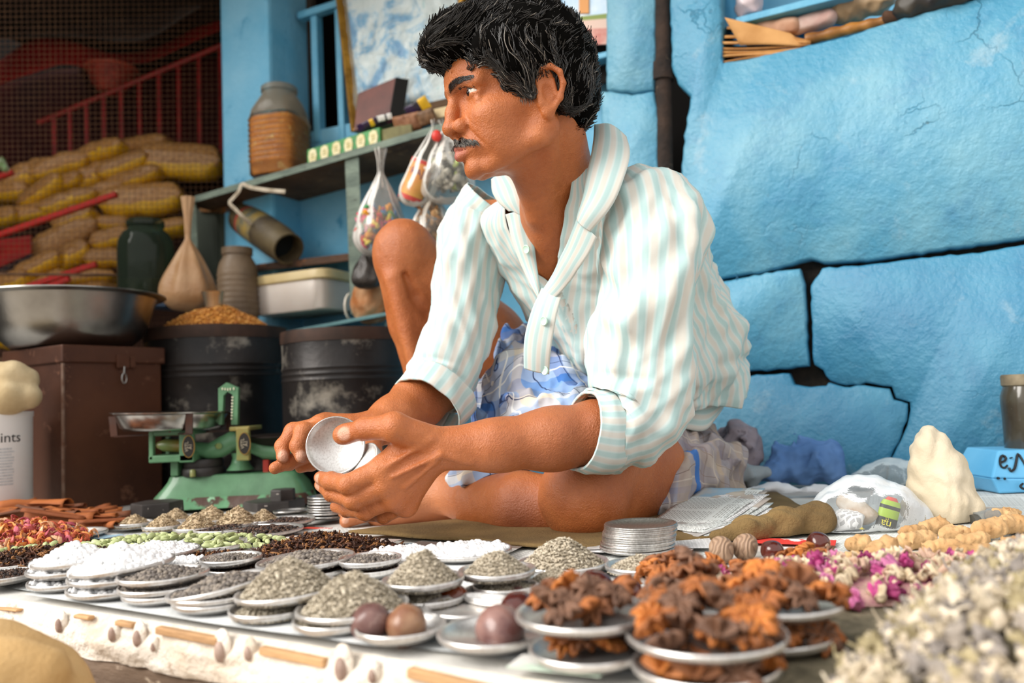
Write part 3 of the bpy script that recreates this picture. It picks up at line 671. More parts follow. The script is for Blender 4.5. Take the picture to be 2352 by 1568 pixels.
m = MB(); a, b = wall(862, 333, SO - .02), wall(946, 312, SO - .02); hh2 = Vector((0, 0, (wall(862, 298, SO - .02) - a).z * .9)); m.hexa([a, b, b - WN * .05, a - WN * .05, a + hh2, b + hh2, b - WN * .05 + hh2, a - WN * .05 + hh2]); m.build('carton', mat('olive_card', '#7f7a4e', .7, c2='#66603c', ns=30), e2, smooth=False, bevel=.002)
rd = thing('maroon_box', 'worn maroon box with pink flowers leaning on the picture', 'box', wall(855, 295, SO - .08))
q = [wall(812, 302, SO - .06), wall(893, 268, SO - .06), wall(908, 178, SO - .09), wall(822, 214, SO - .09)]; bkv = -WN * .03 + (-WDIR) * .022
m = MB(); m.hexa([q[0], q[1], q[1] + bkv, q[0] + bkv, q[3], q[2], q[2] + bkv, q[3] + bkv]); m.build('carton', mat('maroon_card', '#6d3a30', .55, c2='#4f2b24', ns=14, c3='#b3305a', ns3=26, lo3=.62, hi3=.66), rd, smooth=False, bevel=.002)
m = MB(); s0 = -WDIR * .0005; m.prism([q[1] + s0, q[1] + bkv + s0, q[2] + bkv + s0, q[2] + s0], -WDIR * .001); m.build('dark_side', mat('black_card', '#16130f', .5), rd, smooth=False)
def packet(name, label, p0, p1, w_, th, m_, m2=None, cat='packet', seed=0, nrm=None):
    """a small flat packet from p0 to p1, ends crimped"""
    d = p1 - p0; X = d.normalized(); N_ = (nrm or (CAM - p0)).normalized(); Y_ = N_.cross(X).normalized(); L_ = d.length; n, k = 16, 16; P = np.zeros((n, 2 * k, 3))
    for i in range(n):
        s = i / (n - 1); ww = w_ / 2 * (1 + .06 * nz((s * 5, seed, 0))); hh3 = th / 2 * max(.08, (1 - abs(2 * s - 1) ** 4)) * (1 + .3 * nz((s * 4, seed, 3)))
        for j in range(2 * k):
            a = 2 * math.pi * j / (2 * k); y = math.copysign(abs(math.cos(a)) ** .5, math.cos(a)) * ww; z = math.copysign(abs(math.sin(a)) ** .9, math.sin(a)) * hh3
            z += .18 * th * nz((s * 9, y * 60, seed + 5)) * (1 - abs(2 * s - 1) ** 4); P[i, j] = arr(p0 + X * (s * L_) + Y_ * y + N_ * z)
    m = MB(); m.grid(P, closed_u=True)
    for i in (0, n - 1): m.add(P[i], [tuple(range(2 * k))[::(1 if i else -1)]])
    if m2 is not None:
        m.mi = [1 if (m2[1] < (f[0] // (2 * k)) / n < m2[2]) else 0 for f in m.f]; return tag(m.build(name, [m_, m2[0]]), label, cat)
    return tag(m.build(name, m_), label, cat)
VIO = mat('violet_foil', '#3b2350', .3, c2='#1f1420', ns=30); YEL = mat('yellow_foil', '#e0b020', .3); WHT = mat('white_foil', '#d8d5cf', .3)
packet('sweet_packet', 'violet and yellow packet lying in front of the maroon box', wall(822, 296, SO - .03), wall(868, 276, SO - .03), .020, .010, VIO, (YEL, .5, .7), seed=1)
packet('sweet_packet', 'small white packet on top of the green box', wall(866, 274, SO - .03), wall(900, 266, SO - .03), .016, .010, WHT, (INK, .45, .6), seed=2)
packet('sweet_packet', 'dark packet with a yellow band at its top, before the picture', wall(936, 262, SO - .05), wall(984, 232, SO - .06), .034, .014, VIO, (YEL, .55, .9), seed=3)
BRP = mat('brown_paper_packet', '#a0714f', .6, c2='#7d5238', ns=24, c3='#b5332e', ns3=12, lo3=.6, hi3=.63, bump=.5, bs=40)
packet('paper_packet', 'crumpled brown and red packet on the shelf near the face', wall(905, 290, SO - .03), wall(965, 276, SO - .03), .045, .03, BRP, seed=4)
packet('paper_packet', 'crumpled brown packet second along the shelf edge', wall(955, 278, SO - .03), wall(1000, 262, SO - .03), .038, .026, mat('brown_packet_two', '#8f6a4a', .6, c2='#5f4632', ns=30, bump=.5), seed=5)
wbox('pale_block', mat('pale_card', '#c9b48c', .8), tag(thing('card_block', 'pale cardboard block at the shelf end behind the nose', 'block', wall(1000, 262, SO - .05)), None), 985, 252, 1045, 276, SO - .04, .05)
wbox('board_strip', SB, tag(thing('wooden_ledge', 'brown wooden ledge under the picture', 'ledge', wall(1000, 250, SO - .1)), None), 960, 240, 1130, 258, SO - .11, .03)
# picture in a gold frame
pf = thing('picture_frame', 'gold framed picture wrapped in shiny plastic, leaning behind the shelf', 'picture', wall(930, 260, -.10))
po = LO + .05; BLp, TLp, TRp, BRp_ = wall(818, 306, po), wall(775, -70, po - .03), wall(1050, -150, po - .03), wall(1085, 235, po)
GOLD = mat('gold_moulding', '#b98a35', .35, .6, c2='#8a6220', ns=20, bump=.3, bs=80)
def edge(a, b, wd, th, nm):
    m = MB(); d = b - a; R = frame(d, (CAM - a).normalized()); pr_ = [(-wd / 2, 0), (-wd / 2, th * .6), (-wd * .3, th), (wd * .1, th * .7), (wd / 2, th * .45), (wd / 2, 0)]
    m.prism([a + R @ Vector((0, y, z)) for y, z in pr_], d); return m.build(nm, GOLD, pf, smooth=False, bevel=.001)
edge(BLp, TLp, .036, .02, 'frame_side'); edge(TRp, BRp_, .036, .02, 'frame_side'); edge(BRp_, BLp, .036, .02, 'frame_side')
pm, nt, b_, t_ = new_mat('picture_print'); v_ = t_.outputs['Object']
c_ = ramp(nt, noise_tex(nt, v_, 9, 6, .7, .8), [(.30, '#1d7fb8'), (.42, '#6fb2d6'), (.50, '#e8ebe6'), (.58, '#f4f2ea'), (.66, '#9ed0cf'), (.76, '#2f8f8a')])
nt.links.new(mixc(nt, ramp(nt, noise_tex(nt, v_, 26, 3), [(.7, 0.), (.73, .9)]), c_, '#3b2a1c'), b_.inputs['Base Color']); b_.inputs['Roughness'].default_value = .3
bn = nt.nodes.new('ShaderNodeBump'); bn.inputs['Strength'].default_value = .9; bn.inputs['Distance'].default_value = .012; nt.links.new(noise_tex(nt, v_, 16, 5, .6, 1.2), bn.inputs['Height']); nt.links.new(bn.outputs[0], b_.inputs['Normal'])
m = MB(); m.prism([BLp, BRp_, TRp, TLp], -(CAM - BLp).normalized() * .006); m.build('picture_panel', pm, pf, smooth=False)
n_, k_ = 40, 40; P = np.zeros((n_, k_, 3))
for i in range(n_):
    for j in range(k_):
        s, t = j / (k_ - 1), i / (n_ - 1); q0 = BLp.lerp(BRp_, s).lerp(TLp.lerp(TRp, s), t); P[i, j] = q0 + (CAM - q0).normalized() * (.010 + .007 * nz((s * 7, t * 8, 2)) + .004 * nz((s * 18, t * 20, 4)))
m = MB(); m.grid(P); m.build('plastic_wrap', clear_mat('wrap', '#f4f8fa', .10, .12, '#e6f0f4', .6, 40), pf)
# framed poster glimpsed right of the head
po2 = thing('poster', 'small landscape poster glimpsed between the hair and the blue wall', 'poster', wall(1375, 110, -.06))
def strip(nm, m_, x0, y0, x1, y1, dz=0.0, skew=0):
    m = MB(); m.prism([wall(x0, y1, -.06 + dz), wall(x1, y1 - skew, -.06 + dz), wall(x1, y0 - skew, -.06 + dz), wall(x0, y0, -.06 + dz)], -WN * .004); return m.build(nm, m_, po2, smooth=False)
strip('poster_sky', mat('poster_sky', '#8fc0e4', .4, c2='#f0f2f4', ns=9), 1290, -60, 1402, 62); strip('poster_hill', mat('poster_hill', '#7d8f3a', .5), 1330, 38, 1402, 52, .001, 8)
strip('poster_road', mat('poster_road', '#d9b9a9', .5), 1300, 50, 1402, 80, .002, 8); strip('poster_flowers', mat('poster_red', '#b5392e', .5, c2='#d8b0a0', ns=24), 1300, 68, 1402, 105, .003, 4); strip('poster_edge', mat('poster_edge', '#d8934a', .5), 1330, -60, 1352, 30, .004)
wbox('ledge_board', BLUEW, tag(thing('blue_ledge', 'narrow blue ledge below the poster beside the hair', 'ledge', wall(1380, 140, -.06)), None), 1330, 132, 1402, 146, -.05, .05)
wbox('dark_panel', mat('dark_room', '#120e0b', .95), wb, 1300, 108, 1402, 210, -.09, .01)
# tilted jar on the ribbon
tj = thing('plastic_jar', 'grimy labelled jar hanging tilted by the ribbon with its mouth open', 'jar', wall(605, 535, SO - .08))
ja0, ja1 = wall(560, 500, SO - .12), wall(655, 566, SO - .04); ax = (ja1 - ja0).normalized(); L_ = (ja1 - ja0).length * 1.08
JG = mat('grimy_jar', '#5f5238', .55, c2='#43382a', ns=12, c3='#8a7a58', ns3=20, bump=.2)
MJ = Matrix.Translation(ja0) @ Vector((0, 0, 1)).rotation_difference(ax).to_matrix().to_4x4(); rj = .050
m = MB(); m.lathe([(0, -.012), (rj * .8, -.010), (rj * .98, .004), (rj, .02), (rj, L_ * .78), (rj * .96, L_ * .86), (rj * .9, L_ * .92), (rj * .9, L_), (rj * .8, L_), (rj * .8, L_ * .8), (rj * .9, L_ * .3), (0, L_ * .25)], 40, MJ); m.build('jar_body', JG, tj)
m = MB(); m.lathe([(rj * 1.01, L_ * .16), (rj * 1.01, L_ * .20)], 40, MJ); m.build('red_stripe', mat('jar_red', '#b04a40', .5), tj)
m = MB(); m.lathe([(rj * 1.008, L_ * .20), (rj * 1.008, L_ * .50)], 40, MJ); m.build('jar_label', mat('jar_label', '#a08544', .6, c2='#56605a', ns=26, c3='#3e4a5a', ns3=30), tj)
m = MB(); m.lathe([(0, L_ * .82), (rj * .79, L_ * .82)], 32, MJ); m.build('mouth_shade', mat('mouth_shade_color', '#0c1518', .8), tj)  # dark disc paints the shade inside the open jar
rj2 = thing('ribbed_jar', 'ribbed brown plastic jar standing behind the hanging tan bag', 'jar', wall(548, 735, SO + .02))
jb2 = wall(548, 740, SO + .02); h2 = (wall(548, 570, SO + .02) - jb2).z; r2 = .053; pr = [(0, 0), (r2 * .95, 0), (r2, .006)]
for i in range(8): z = h2 * (.08 + .075 * i); pr += [(r2, z), (r2 * 1.04, z + h2 * .03), (r2, z + h2 * .06)]
pr += [(r2, h2 * .70), (r2 * .9, h2 * .8), (r2 * .72, h2 * .88), (r2 * .72, h2 * .90), (r2 * .78, h2 * .91), (r2 * .78, h2), (r2 * .6, h2), (0, h2 * .97)]
m = MB(); m.lathe(pr, 48, Matrix.Translation(jb2)); m.build('jar_body', mat('brown_plastic', '#7a6650', .5, c2='#5d4c3a', ns=10, bump=.2), rj2)
# plastic tub
tu = thing('plastic_tub', 'milky square plastic tub with yellowed lid and ring handle on the lower shelf', 'tub', wall(690, 755, SO - .03))
def rbox(x0, yt, x1, yb, off, depth, rad, m_, nm, parent, taper=1.0):
    a, b = wall(x0, yb, off), wall(x0, yt, off); u0, u1 = wl_uv(a)[0], wl_uv(wall(x1, (yt + yb) / 2, off))[0]; cu, w2, d2 = (u0 + u1) / 2, (u1 - u0) / 2, depth / 2; P = []
    for z, s, q in ((a.z, taper * .96, 0), (a.z + .004, taper, 0), (b.z - .002, 1, 0), (b.z, .985, 0)):
        row = []
        for k in range(48):
            t = 2 * math.pi * k / 48 + .01; cx_, cy_ = math.cos(t), math.sin(t); g = (abs(cx_) ** 7 + abs(cy_) ** 7) ** (-1 / 7); row.append(wuv(cu + w2 * s * g * cx_, z, off - d2 + d2 * s * g * cy_))
        P.append(row)
    m = MB(); m.grid(np.array([[tuple(p) for p in r] for r in P]), closed_u=True, flip=True); m.add([tuple(p) for p in P[-1]], [tuple(range(48))[::-1]]); m.add([tuple(p) for p in P[0]], [tuple(range(48))]); return m.build(nm, m_, parent)
rbox(572, 655, 742, 726, SO - .01, .17, .02, mat('milky_plastic', '#cfc6bd', .35, c2='#bfb2a6', ns=5, sss=.1), 'tub_body', tu, .95)
rbox(566, 638, 746, 660, SO - .005, .18, .02, mat('yellowed_plastic', '#cdb98a', .4, c2='#b89f68', ns=10), 'tub_lid', tu)
c = wall(800, 706, SO - .06); m = MB(); m.tube([c + WDIR * .0 + WN * (.030 * math.cos(t)) - WDIR * .012 + Vector((0, 0, .036 * math.sin(t))) for t in np.linspace(0, 6.283, 28)], .0035, 8, False); m.build('handle', mat('handle_plastic', '#ded3c4', .4), tu)
# ---- hanging bags
def bag(name, label, x, ytop, ybot, xl, xr, off, m_, neck=.18, seed=0, lean=0.0, cat='bag', parent_part='bag_skin', flatten=.8):
    """a tied bag hanging from (x, ytop) with its belly from xl to xr"""
    top = wall(x, ytop, off); t = thing(name, label, cat, top); Yc = top.y; bot = at((xl + xr) / 2, ybot, Yc); H_ = (top - bot).length; w_ = (xr - xl) / FPX * Yc / 2; ax_ = (bot - top)
    n, k = 40, 48; P = np.zeros((n, k, 3)); X = Vector((1, 0, 0)); Y_ = Vector((0, 1, 0))
    for i in range(n):
        s = i / (n - 1)
        if s < neck: r = w_ * (.16 - .07 * (s / neck) + .12 * max(0, .5 - s / neck))
        else:
            q = (s - neck) / (1 - neck); r = w_ * (.09 + .91 * min(1, math.sin(min(1, q * 1.18) * math.pi / 2) ** 1.1)) * math.sqrt(max(0, 1 - max(0, (q - .72) / .28) ** 2.2))
        for j in range(k):
            a = 2 * math.pi * j / k; fold = 1 + (.10 * (1 - s) + .03) * math.sin(a * 7 + 3 * nz((s * 3, seed, 1))) + .10 * nz((math.cos(a) * 2, math.sin(a) * 2, s * 4 + seed))
            P[i, j] = arr(top + ax_ * s + X * (r * fold * math.cos(a)) + Y_ * (r * fold * flatten * math.sin(a)))
    m = MB(); m.grid(P, closed_u=True); m.build(parent_part, m_, t); return t, bot, w_, Yc
def filler(parent, c, r, n, g, kind, mats, seed, name='bag_contents', top=1.0):
    R = np.random.RandomState(seed); V, F = grain_mesh(kind); m = MB()
    for i in range(n):
        d = R.randn(3); d /= np.linalg.norm(d); q = R.uniform(.55, .97); d[2] = min(d[2], top); p = d * q * np.array(r); E = Euler(tuple(R.rand(3) * 6.283)).to_matrix(); m.cur = R.randint(len(mats))
        m.add(V * g * R.uniform(.7, 1.2) @ np.array(E).T + p + arr(c), F)
    o = m.build(name, mats, parent, sharp=0); o['kind'] = 'stuff'; return o
tan_b, bt, w_, Yc = bag('hanging_bag', 'tan plastic bag knotted and hanging from the left end of the shelf', 431, 452, 716, 366, 496, SO + .03, mat('tan_plastic', '#b3865c', .38, c2='#c9a27a', ns=9, c3='#8a5a34', ns3=14, bump=.6, bs=22, bd=.012, alpha=1.0), .37, 2)
t, bt, w_, Yc = bag('sweets_bag', 'clear plastic bag of bright coloured sweets hanging by the shelf post', 874, 340, 592, 810, 938, SO + .05, clear_mat('bag_film', '#f2f0ec', .14, .22, '#d2cdc6', .12, 40), .22, 5)
CN = [mat('sweet_%d' % i, c, .4) for i, c in enumerate(('#e0426a', '#f0a020', '#3f7fb8', '#3fa05a', '#f07a9a', '#e8d040', '#d83a2a'))]
filler(t, at(868, 520, Yc), (w_ * .86, w_ * .62, .062), 300, .0125, 'chip', CN, 4, 'sweets', .75)
t, bt, w_, Yc = bag('paper_bag_bundle', 'clear bag of crumpled whitish paper hanging before the shelf end', 1020, 275, 470, 968, 1095, SO + .06, clear_mat('bag_film_two', '#efeeea', .10, .2, '#cfcac2', .15, 40), .12, 9)
filler(t, at(1035, 395, Yc), (w_ * .86, w_ * .6, .050), 120, .014, 'chip', [mat('crumple_%d' % i, c, .7) for i, c in enumerate(('#d9d3c8', '#b9b2a4', '#8f8a7c', '#a9b56a', '#4a4a48', '#e4dfd6'))], 6)
t, bt, w_, Yc = bag('nut_bag', 'clear bag of brown dried roots hanging below the paper bundle', 990, 420, 580, 938, 1050, SO + .04, clear_mat('bag_film_two'), .12, 12)
filler(t, at(995, 512, Yc), (w_ * .86, w_ * .6, .055), 130, .0115, 'chip', [mat('root_%d' % i, c, .7) for i, c in enumerate(('#b58a5c', '#8f6236', '#d0ab80', '#6d4a2c'))], 7)
t, bt, w_, Yc = bag('dark_bag', 'dark grey bag hanging low behind the raised knee', 842, 560, 665, 806, 880, SO + .02, mat('dark_film', '#4a423c', .35, c2='#2b2725', ns=14, bump=.5), .1, 15)
tn = thing('drink_tin', 'tin with a yellow and red label in the long clear bag', 'tin', wall(945, 420, SO + .05))
a, b = wall(938, 470, SO + .06), wall(985, 342, SO + .06); ax = (b - a).normalized(); MT = Matrix.Translation(a) @ Vector((0, 0, 1)).rotation_difference(ax).to_matrix().to_4x4(); Lt = (b - a).length; rt = .030
m = MB(); m.lathe([(0, 0), (rt * .92, 0), (rt, .004), (rt, Lt * .78), (rt * .95, Lt * .8), (0, Lt * .8)], 36, MT); m.build('tin_body', STEEL, tn)
m = MB(); m.lathe([(rt * 1.01, Lt * .08), (rt * 1.01, Lt * .78)], 36, MT); m.build('tin_label', mat('tin_label', '#f2c158', .5, c2='#e8934a', ns=14), tn)
m = MB(); m.lathe([(rt * 1.016, Lt * .08), (rt * 1.016, Lt * .16)], 36, MT); m.lathe([(rt * 1.016, Lt * .72), (rt * 1.016, Lt * .78)], 36, MT); m.build('red_band', mat('tin_red', '#d8362e', .45), tn)
Rm = MT.to_3x3(); cd_ = Rm.inverted() @ (CAM - a); ca = math.atan2(cd_.y, cd_.x)
def tinwrap(v):
    an = ca - .25 + v[:, 0] / rt; L2 = np.stack([(rt * 1.025) * np.cos(an), (rt * 1.025) * np.sin(an), Lt * .56 + v[:, 1]], 1); return L2 @ np.array(Rm).T + np.array(a)
m = MB(); text_mb(m, 'RAJ', .023, Matrix(), 0, tinwrap); m.build('lettering', mat('violet_print', '#5b2a6d', .5), tn)
bag('long_clear_bag', 'long thin clear bag holding the labelled tin', 1000, 275, 475, 905, 995, SO + .065, clear_mat('bag_film_three', '#f6f4f0', .03, .35, '#cfcac2', .1, 30), .10, 18)
m = MB(); m.ell(wall(1003, 312, SO + .085), (.012, .008, .014)); tag(m.build('red_tag', mat('red_tag', '#d2382c', .4)), 'bright red scrap at the neck of the long clear bag', 'tag')
sk2 = thing('brown_sack', 'brown sack behind the shelf post below the dark bag', 'sack', wall(855, 716, SO - .02))
s_ = SDF(); s_.chain([wall(852, 700, SO - .05), wall(856, 640, SO - .05)], [.05, .035], .02); v, f = s_.mesh(.005, lambda P: .003 * wav(P, 80, 8, 3, True)); mesh_obj('sack_cloth', v, f, mat('sack_brown', '#9a5a26', .8, c2='#c9a078', ns=14), sk2)
# ---- the store room behind the wire mesh
WIRE = mat('mesh_wire', '#5a3c28', .6, c2='#7a5638', ns=30)
ws = thing('wire_screen', 'square wire mesh screen in front of the packets at the left', 'screen', at(200, 820, 2.36))
MY = lambda px: 2.36 + (px - 250) / 1800
m = MB()
def wire(p, q, r=.00065):
    d = q - p; R = frame(d, (0, -1, 0)); m.prism([p + R @ Vector((0, r * math.cos(t), r * math.sin(t))) for t in (0, 2.094, 4.189)], d, False)
for i in range(46):
    x = -60 + 12.6 * i; wire(at(x - 6 + .02 * x, -60, MY(x)), at(x + 8, 830, MY(x)))
for i in range(72):
    y = -50 + 12.4 * i; wire(at(-70, y + 3, MY(-70)), at(512, y - 4, MY(512)))
o = m.build('mesh_wires', WIRE, ws, sharp=0); o['kind'] = 'stuff'
m = MB(); m.tube([at(-70, 628, MY(-70)), at(300, 632, MY(300))], .004, 6); m.build('cross_wire', WIRE, ws)
m = MB(); m.tube([at(-70, 684, MY(-70)), at(512, 690, MY(512))], .005, 6); m.tube([at(-70, 826, MY(-70)), at(512, 826, MY(512))], .006, 6); m.build('bottom_rail', WIRE, ws)
PT = mat('packet_tan', '#d09a58', .2, c2='#a87238', ns=16, c3='#f0d09a', ns3=30, lo3=.6, hi3=.68, bump=.5, bs=34, bd=.012, coat=.6, var=.12)
PY = mat('packet_yellow', '#f2c021', .2, c2='#dba114', ns=20, bump=.4, bs=34, bd=.01, coat=.6)
PV_ = mat('packet_violet', '#35306e', .25, c2='#c9c6d8', ns=26, bump=.5, bs=34, coat=.5)
def pillow(seed, m1, m2):
    n, k = 20, 20; m = MB(); P = np.zeros((n, k, 3)); s = np.linspace(-1, 1, n)
    for i in range(n):
        e = 1 - abs(s[i]) ** 5
        for j in range(k):
            a = 2 * math.pi * j / k; y = math.copysign(abs(math.cos(a)) ** .7, math.cos(a)) * (.42 + .06 * e); z = math.copysign(abs(math.sin(a)) ** .8, math.sin(a)) * .5 * max(.06, e ** .6)
            z += .10 * nz((s[i] * 3, y * 4, seed)) * e; y *= 1 + .05 * nz((s[i] * 8, seed, 1)); P[i, j] = (s[i] * .5, y, z)
    m.grid(P, closed_u=True, flip=True)
    for i in (0, n - 1): m.add(P[i], [tuple(range(k))[::(-1 if i else 1)]])
    v = np.concatenate(m.v); m.mi = [1 if np.mean([v[q][2] for q in f]) < -.12 and i > 0 else 0 for i, f in enumerate(m.f)]
    o = m.build('snack_packet', [m1, m2]); return o
protos = [pillow(i, PT, PY) for i in range(4)] + [pillow(9, PV_, PV_)] + [pillow(7, PT, PT)]
packs = [(240, 351, 115, 46, 12), (418, 372, 195, 84, -6), (330, 337, 140, 40, 4), (143, 384, 130, 50, 20), (77, 402, 120, 55, 20), (28, 443, 95, 50, 3), (107, 443, 120, 44, 30), (150, 430, 110, 40, 28), (217, 407, 120, 50, 25),
         (288, 385, 120, 46, 22), (316, 412, 130, 42, 14), (237, 443, 110, 38, 20), (163, 466, 130, 42, 18), (89, 489, 140, 42, 10), (330, 462, 190, 74, 4), (178, 506, 92, 56, 20), (153, 547, 155, 60, 28), (268, 517, 74, 38, -4),
         (260, 550, 86, 48, 20), (252, 593, 95, 46, 0), (158, 595, 125, 55, 28), (97, 612, 112, 45, 25), (30, 652, 112, 50, 15), (217, 642, 104, 34, 5), (214, 668, 95, 36, 4), (112, 658, 120, 46, 25), (43, 590, 112, 46, 25), (20, 720, 100, 50, 4), (30, 772, 110, 55, -3), (400, 524, 70, 38, 8), (10, 500, 90, 44, 8)]
names = ['far left', 'left', 'middle', 'right', 'far right']; seen = {}
rnd = random.Random(4)
for i, (x, y, w_, h_, an) in enumerate(packs):
    Y = 2.52 + (700 - y) / 370 * .30 + .015 * (i % 3); src = protos[4] if (x, y) == (43, 590) else protos[5] if i in (2, 16) else protos[i % 4]
    k = Y / FPX; M = Matrix.Translation(at(x, y, Y)) @ (rot('Y', -an) @ rot('Z', rnd.uniform(-12, 12)) @ rot('X', rnd.uniform(-8, 8))).to_4x4() @ Matrix.Diagonal((w_ * k * 1.04, .11, h_ * k * 1.06, 1))
    o = src if not src.get('label') else src.copy()
    if o is not src: COL.objects.link(o)
    o.matrix_world = M
    if src is protos[4]: lab = 'violet and white packet in the pile behind the wire mesh'
    elif i == 1: lab = 'largest tan packet with yellow underside, at the top right of the pile by the pillar'
    elif i == 14: lab = 'broad tan packet with yellow underside above the big glass jar'
    else:
        row = 'top' if y < 395 else 'upper' if y < 450 else 'middle' if y < 530 else 'lower' if y < 640 else 'bottom'
        nb = ['first', 'second', 'third', 'fourth', 'fifth', 'sixth', 'seventh', 'eighth'][seen.setdefault(row, 0)]; seen[row] += 1
        lab = 'tan packet with yellow underside, %s of the %s row behind the wire mesh' % (nb, row)
    tag(o, lab, 'packet', 'snack packets piled behind the wire mesh')
RED = mat('red_paint', '#a81d18', .45, c2='#7d1411', ns=12); REDB = mat('red_bright', '#c8221c', .5)
rk = thing('display_rack', 'red edged rack that carries the snack packets behind the mesh', 'rack', at(200, 830, 2.7))
m = MB(); pts = [at(-120, 860, 2.72), at(500, 860, 2.72), at(500, 380, 3.00), at(330, 345, 3.04), at(-120, 420, 3.02)]; m.prism(pts, (0, .05, -.02)); m.build('rack_board', mat('rack_dark', '#3a2015', .9), rk, smooth=False)
for x0, y0, x1, y1, Y in ((-60, 560, 268, 446, 2.50), (60, 660, 222, 606, 2.47), (-40, 420, 30, 395, 2.6), (30, 690, 160, 640, 2.46)):
    a, b = at(x0, y0, Y), at(x1, y1, Y); d = b - a; m = MB(); m.box((a + b) / 2, (d.length, .02, .016), frame(d)); m.build('rack_edge', REDB, rk, smooth=False, bevel=.002)
m = MB(); m.prism([at(-60, 640, 2.54), at(70, 580, 2.54), at(70, 540, 2.56), at(-60, 560, 2.56)], (0, .01, 0)); m.build('rack_cloth', RED, rk, smooth=False)
rl = thing('red_railing', 'red iron railing in the dark store room', 'railing', at(320, 360, 2.98))
m = MB(); a, b = at(88, 282, 2.98), at(520, 100, 2.98); m.tube([a, b], .010, 8); m.build('top_rail', RED, rl)
for x in (124, 160, 198, 238, 278, 320, 365, 410, 457, 506):
    t = (x - 88) / 432; y = 282 - 182 * t; m = MB(); m.tube([at(x, y, 2.98), at(x + 3, 400, 2.98)], .008, 8); m.build('baluster', RED, rl)
def drape(name, label, top, bot, Y, m_, n=50, k=14, amp=.03, seed=0, cat='cloth'):
    a = cat_rom([list(at(*q, Y)) for q in top], n); b = cat_rom([list(at(*q, Y - .05)) for q in bot], n); t = np.linspace(0, 1, k)[None, :, None]; P = a[:, None] * (1 - t) + b[:, None] * t
    P[..., 1] += amp * wav(P.reshape(-1, 3), 9, 8, seed).reshape(n, k); m = MB(); m.grid(P); return tag(m.build(name, m_, solid=.004), label, cat)
drape('red_cloth', 'red cloth swag sagging across the top of the dark store room', [(-40, 150), (70, 96), (150, 95), (215, 112), (262, 122), (330, 110), (420, 70), (510, 25)], [(-40, 205), (70, 180), (150, 150), (215, 160), (262, 145), (330, 138), (420, 100), (510, 75)], 3.15, mat('red_fabric', '#a3120c', .75, c2='#7d0d0a', ns=6))
drape('dark_red_cloth', 'dark red hanging behind the railing', [(-60, 200), (60, 182), (150, 160), (260, 150), (380, 150), (515, 130)], [(-60, 420), (60, 420), (150, 400), (260, 380), (380, 370), (515, 370)], 3.45, mat('dark_red_fabric', '#4a0d0a', .85, c2='#2d0807', ns=4), seed=3)
drape('grey_tarp', 'crumpled grey tarpaulin under the store room roof', [(-60, -40), (150, -40), (330, -40), (480, -30)], [(-60, 100), (150, 92), (330, 105), (480, 40)], 3.1, mat('grey_tarp', '#3d3632', .5, c2='#1f1b19', ns=6, bump=.6, bs=12, bd=.03), amp=.07, seed=5)
bk_ = thing('red_basket', 'red plastic basket on the far side of the railing', 'basket', at(262, 212, 3.06))
m = MB(); c = at(258, 214, 3.06); m.lathe([(0, 0), (.045, 0), (.075, .04), (.092, .09), (.094, .093), (.088, .09), (.07, .04), (0, .006)], 28, Matrix.Translation(c)); m.build('basket_body', mat('basket_red', '#a83c2c', .6, c2='#82281e', ns=30, bump=.5), bk_)
m = MB(); m.lathe([(.09, .086), (.098, .088), (.098, .096), (.09, .097)], 28, Matrix.Translation(c)); m.build('basket_rim', mat('basket_rim', '#b8503c', .5), bk_)
# big glass jar on a blue board
bb = thing('blue_board', 'dark blue board under the big glass jar behind the basin', 'board', at(270, 690, 2.30))
a, b = at(150, 680, 2.28), at(392, 700, 2.28); d = b - a; m = MB(); m.box((a + b) / 2 + Vector((0, .04, 0)), (d.length, .14, .018), frame(d)); m.build('board', mat('dark_blue_wood', '#1f3a56', .6, c2='#16293c', ns=20), bb, smooth=False, bevel=.002)
gj = thing('glass_jar', 'big greenish glass jar with a wide mouth on the blue board', 'jar', at(338, 688, 2.30))
jb3 = at(336, 686, 2.315); h3 = (at(336, 506, 2.315) - jb3).z; r3 = .077
m = MB(); m.lathe([(0, 0), (r3 * .95, 0), (r3, .008), (r3, h3 * .62), (r3 * .97, h3 * .72), (r3 * .84, h3 * .82), (r3 * .66, h3 * .87), (r3 * .62, h3 * .90), (r3 * .68, h3 * .92), (r3 * .68, h3 * .98), (r3 * .62, h3)], 48, Matrix.Translation(jb3)); m.build('jar_glass', clear_mat('green_glass', '#8a9a84', .22, .08, '#4d5a4c', .15, 20), gj)
m = MB(); m.lathe([(0, .006), (r3 * .9, .006), (r3 * .93, h3 * .22), (0, h3 * .26)], 32, Matrix.Translation(jb3)); m.build('jar_contents', mat('jar_fill', '#8f8358', .8, c2='#5f5a3c', ns=30, bump=.6), gj)
m = MB(); m.tube([at(-10, 395, 2.5), at(6, 370, 2.5), at(14, 392, 2.5)], [.004, .016, .012], 8); tag(m.build('leafy_scrap', mat('green_scrap', '#7dae62', .6, c2='#d9e0c9', ns=40)), 'pale green scrap at the left picture edge above the packets', 'scrap')
